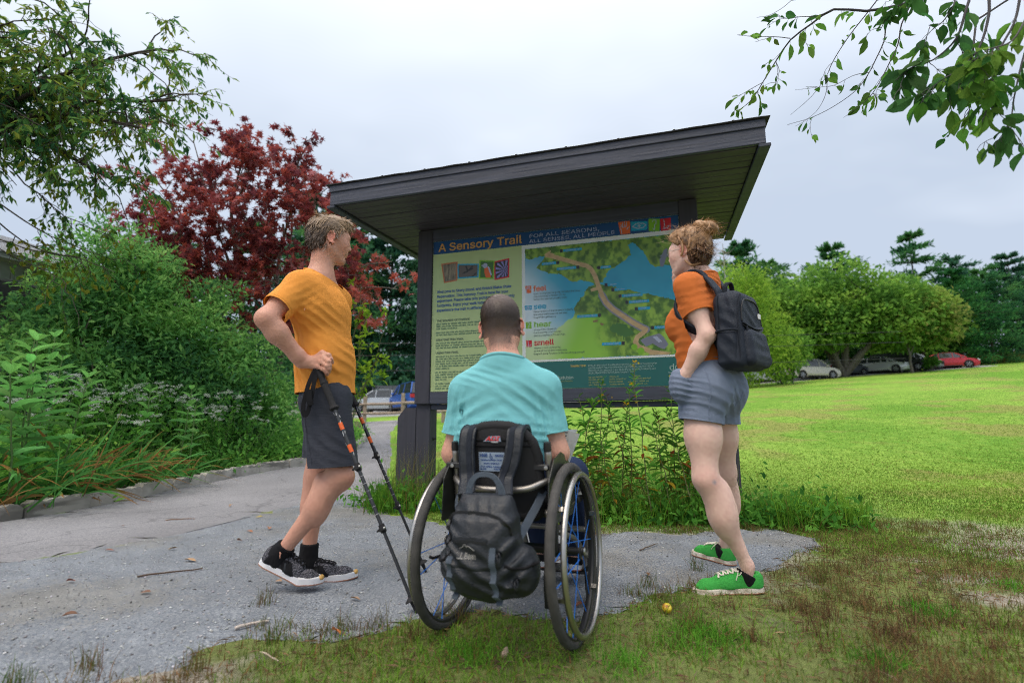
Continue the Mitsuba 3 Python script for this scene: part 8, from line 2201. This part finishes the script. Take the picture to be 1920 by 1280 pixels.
for i in range(3): hb_('porch_ceiling_board', (-3.0, .22 + .65 * i, 3.10), (2.4, .86 + .65 * i, 3.13), m_siding, .003)
rfm = trimesh.creation.extrude_polygon(Polygon([(-.45, 3.28), (-.45, 3.36), (4.2, 5.0), (8.8, 3.36), (8.8, 3.28), (4.2, 4.90)]), 6.1, engine='earcut'); v = np.array(rfm.vertices); rfm.vertices = np.stack([v[:, 2] - 3.35, v[:, 0], v[:, 1]], 1); rfm.fix_normals()
rk = part(HO, 'roof', mv(rfm, HA), m_shing, 20)
for i in range(17):
    u = i / 17; part(rk, 'shingle_course', mv(bevel_box((-3.37, -.02, 0), (2.77, .30, .016), .003), HA @ frame((0, -.45 + 4.65 * u, 3.363 + 1.64 * u), (1, 0, 0), N((0, 4.65, 1.64)), N((0, -1.64, 4.65))) @ rot([1, 0, 0], -1.6)), m_shing)
part(HO, 'gable_trim', mv(cat(*[tube([(-3.42, -.45, 3.27), (-3.42, 4.2, 4.93)], .09, 4), tube([(-3.42, 8.8, 3.27), (-3.42, 4.2, 4.93)], .09, 4)]), HA), m_trim, 30)
hb_('gable_wall', (-3.02, 2.2, 3.2), (-2.9, 6.0, 3.95), m_siding); wn = hb_('window', (.2, 2.12, 1.5), (1.5, 2.17, 2.6), m_trim); part(wn, 'pane', mv(bevel_box((.28, 2.10, 1.58), (1.42, 2.118, 2.52), .002), HA), m_cglass)


# branch overhead, top right ----------------------------------------
rng = np.random.default_rng(113)
BRC, TWC = (.055, .050, .055), (.10, .09, .095)
k = thing('branch', 'leafy apple branch hanging into the top right corner', 'branch')
q = lambda *pts: curve([np.array(p) for p in pts], 22)
LB = [(.11, .25, .045), (.06, .16, .04), (.16, .31, .055), (.08, .20, .06)]


def spray(pts, r0, r1, per, L, ratio, out, W, tmpl=LEAF6, start=.15, hang=.75):
    W.append(tube_vc(pts, np.linspace(r0, r1, len(pts)), BRC if r0 > .004 else TWC, 6)); P, D, U = [], [], []
    for _ in range(per):
        u = rng.uniform(start, 1) * (len(pts) - 1); i = min(int(u), len(pts) - 2); p = pts[i] + (pts[i + 1] - pts[i]) * (u - i)
        d = N(pts[i + 1] - pts[i]) * .5 + unit(rng, 1)[0] * .7 - np.array((0, 0, hang)); st = N(d) * .02
        W.append(tube_vc([p, p + st * .5, p + st], .0011, TWC, 3)); P.append(p + st); D.append(d); U.append(unit(rng, 1)[0] + (0, -.2, .6))
    l = L * rng.uniform(.6, 1.25, len(P))
    if len(P): out.append(leaves(P, D, U, l, l * ratio, jit(rng, LB[int(rng.integers(4))], len(P), .25, .08), tmpl))


W, Lf = [], []
for pts, r0, r1, per, L, hang in (
    ([(2.331,2.6,3.147),(2.242,2.62,3.129),(2.075,2.65,3.12),(1.924,2.7,3.177),(1.793,2.72,3.097),(1.676,2.75,3.015),(1.606,2.8,2.914),(1.527,2.82,2.789),(1.465,2.85,2.692),(1.396,2.88,2.642)], .0085, .0015, 24, .075, .6),
    ([(1.677,2.75,3.026),(1.591,2.75,3.037),(1.461,2.74,3.031),(1.35,2.73,3.034)], .0025, .0012, 5, .06, .3), ([(1.527,2.82,2.787),(1.455,2.82,2.746),(1.384,2.82,2.704),(1.344,2.82,2.693)], .002, .001, 7, .065, .5), ([(1.606,2.8,2.909),(1.62,2.8,2.849),(1.594,2.8,2.774),(1.562,2.8,2.725)], .002, .001, 5, .05, .4),
    ([(2.352,2.9,3.426),(2.268,2.9,3.321),(2.173,2.9,3.206),(2.089,2.9,3.092),(2.016,2.9,2.979),(1.965,2.9,2.879),(1.862,2.9,2.746),(1.72,2.9,2.622)], .0045, .001, 9, .075, .5),
    ([(2.415,2.8,3.287),(2.31,2.8,3.164),(2.276,2.8,3.043),(2.2,2.8,2.901),(2.163,2.8,2.836),(2.072,2.8,2.719),(1.926,2.8,2.613),(1.784,2.8,2.54),(1.636,2.8,2.494)], .0045, .001, 12, .06, .4),
    ([(2.402,2.7,3.24),(2.314,2.7,3.077),(2.278,2.7,2.949),(2.217,2.7,2.834),(2.157,2.7,2.73),(2.089,2.7,2.627),(2.005,2.7,2.546),(1.905,2.7,2.475)], .0045, .001, 22, .07, .5),
    ([(2.163,2.8,2.836),(2.064,2.8,2.815),(1.94,2.8,2.751),(1.823,2.8,2.736),(1.705,2.8,2.72)], .002, .0008, 5, .055, .4), ([(1.976,2.9,2.89),(1.954,2.9,2.768),(1.893,2.9,2.659),(1.806,2.9,2.583),(1.743,2.9,2.546)], .002, .0008, 1, .05, .4),
    ([(1.924,2.7,3.182),(1.823,2.7,3.134),(1.727,2.7,3.129),(1.631,2.7,3.118),(1.585,2.7,3.145)], .003, .001, 10, .075, .5), ([(1.805,2.9,3.428),(1.738,2.9,3.37),(1.651,2.9,3.318),(1.567,2.9,3.301)], .002, .0008, 0, .05, .4),
    ([(1.947,1.9,2.544),(1.907,1.9,2.452),(1.846,1.9,2.316),(1.74,1.9,2.22),(1.656,1.9,2.191),(1.569,1.9,2.125)], .006, .0015, 26, .098, .55), ([(1.962,1.85,2.497),(1.944,1.85,2.377),(1.882,1.85,2.231),(1.791,1.85,2.138),(1.721,1.85,2.095),(1.609,1.85,2.025)], .006, .0015, 30, .095, .6),
    ([(1.979,1.75,2.387),(1.933,1.75,2.26),(1.851,1.75,2.129),(1.821,1.75,2.014),(1.781,1.75,1.915),(1.738,1.75,1.83)], .005, .0012, 30, .085, .6), ([(2.045,1.8,2.26),(1.981,1.8,2.106),(1.936,1.8,1.982),(1.9,1.8,1.874),(1.83,1.8,1.781)], .004, .001, 20, .08, .6),
    ([(2.077,2.1,2.735),(2.05,2.1,2.649),(1.977,2.1,2.557),(1.924,2.1,2.549)], .004, .0015, 18, .09, .5), ([(1.947,1.7,2.271),(1.86,1.7,2.143),(1.764,1.7,2.103),(1.698,1.7,2.057)], .004, .0012, 22, .09, .6),
    ([(2.15,2.1,2.95),(2.02,2.2,2.86),(1.93,2.3,2.80),(1.86,2.3,2.70)], .004, .0015, 18, .085, .5), ([(2.35,2.3,2.75),(2.25,2.25,2.50),(2.18,2.2,2.3),(2.12,2.2,2.12)], .005, .0015, 30, .09, .6), ([(2.3,2.4,3.1),(2.2,2.4,3.0),(2.08,2.45,2.93)], .004, .0015, 20, .08, .5)):
    spray(curve(pts, 24), r0, r1, per, L, .52, Lf, W, hang=hang)
    pc_ = curve(pts, 24)
    for _ in range(int(per / 5)):
        i = int(rng.integers(8, len(pc_) - 1)); e = pc_[i] + unit(rng, 1)[0] * (.10, .06, .07) - np.array((.05, 0, .07)); spray(bough(rng, pc_[i], e, .05, .2, 6), .0016, .0008, 3 if per > 5 else 1, L * .9, .52, Lf, W, start=.5, hang=hang)
spray(curve([(3.4, 2.2, 2.7), (2.9, 2.25, 2.95), (2.45, 2.3, 3.1), (2.331, 2.6, 3.147)], 18), .03, .0085, 10, .09, .52, Lf, W)
for a in ((2.402, 2.7, 3.24), (2.352, 2.9, 3.426), (1.962, 1.85, 2.497), (1.979, 1.75, 2.387), (2.045, 1.8, 2.26), (2.415, 2.8, 3.287), (1.947, 1.9, 2.544), (2.077, 2.1, 2.735), (2.35, 2.3, 2.75), (1.805, 2.9, 3.428), (2.15, 2.1, 2.95), (1.947, 1.7, 2.271)):
    W.append(tube_vc(curve([(2.9, 2.25, 2.95), (np.array((2.9, 2.25, 2.95)) + np.array(a)) / 2 + (0, 0, .06), a], 12), .005, BRC, 5))
plant(k, W, None, stem='twigs'); leaf_parts(k, vcat(Lf), LEAF6)
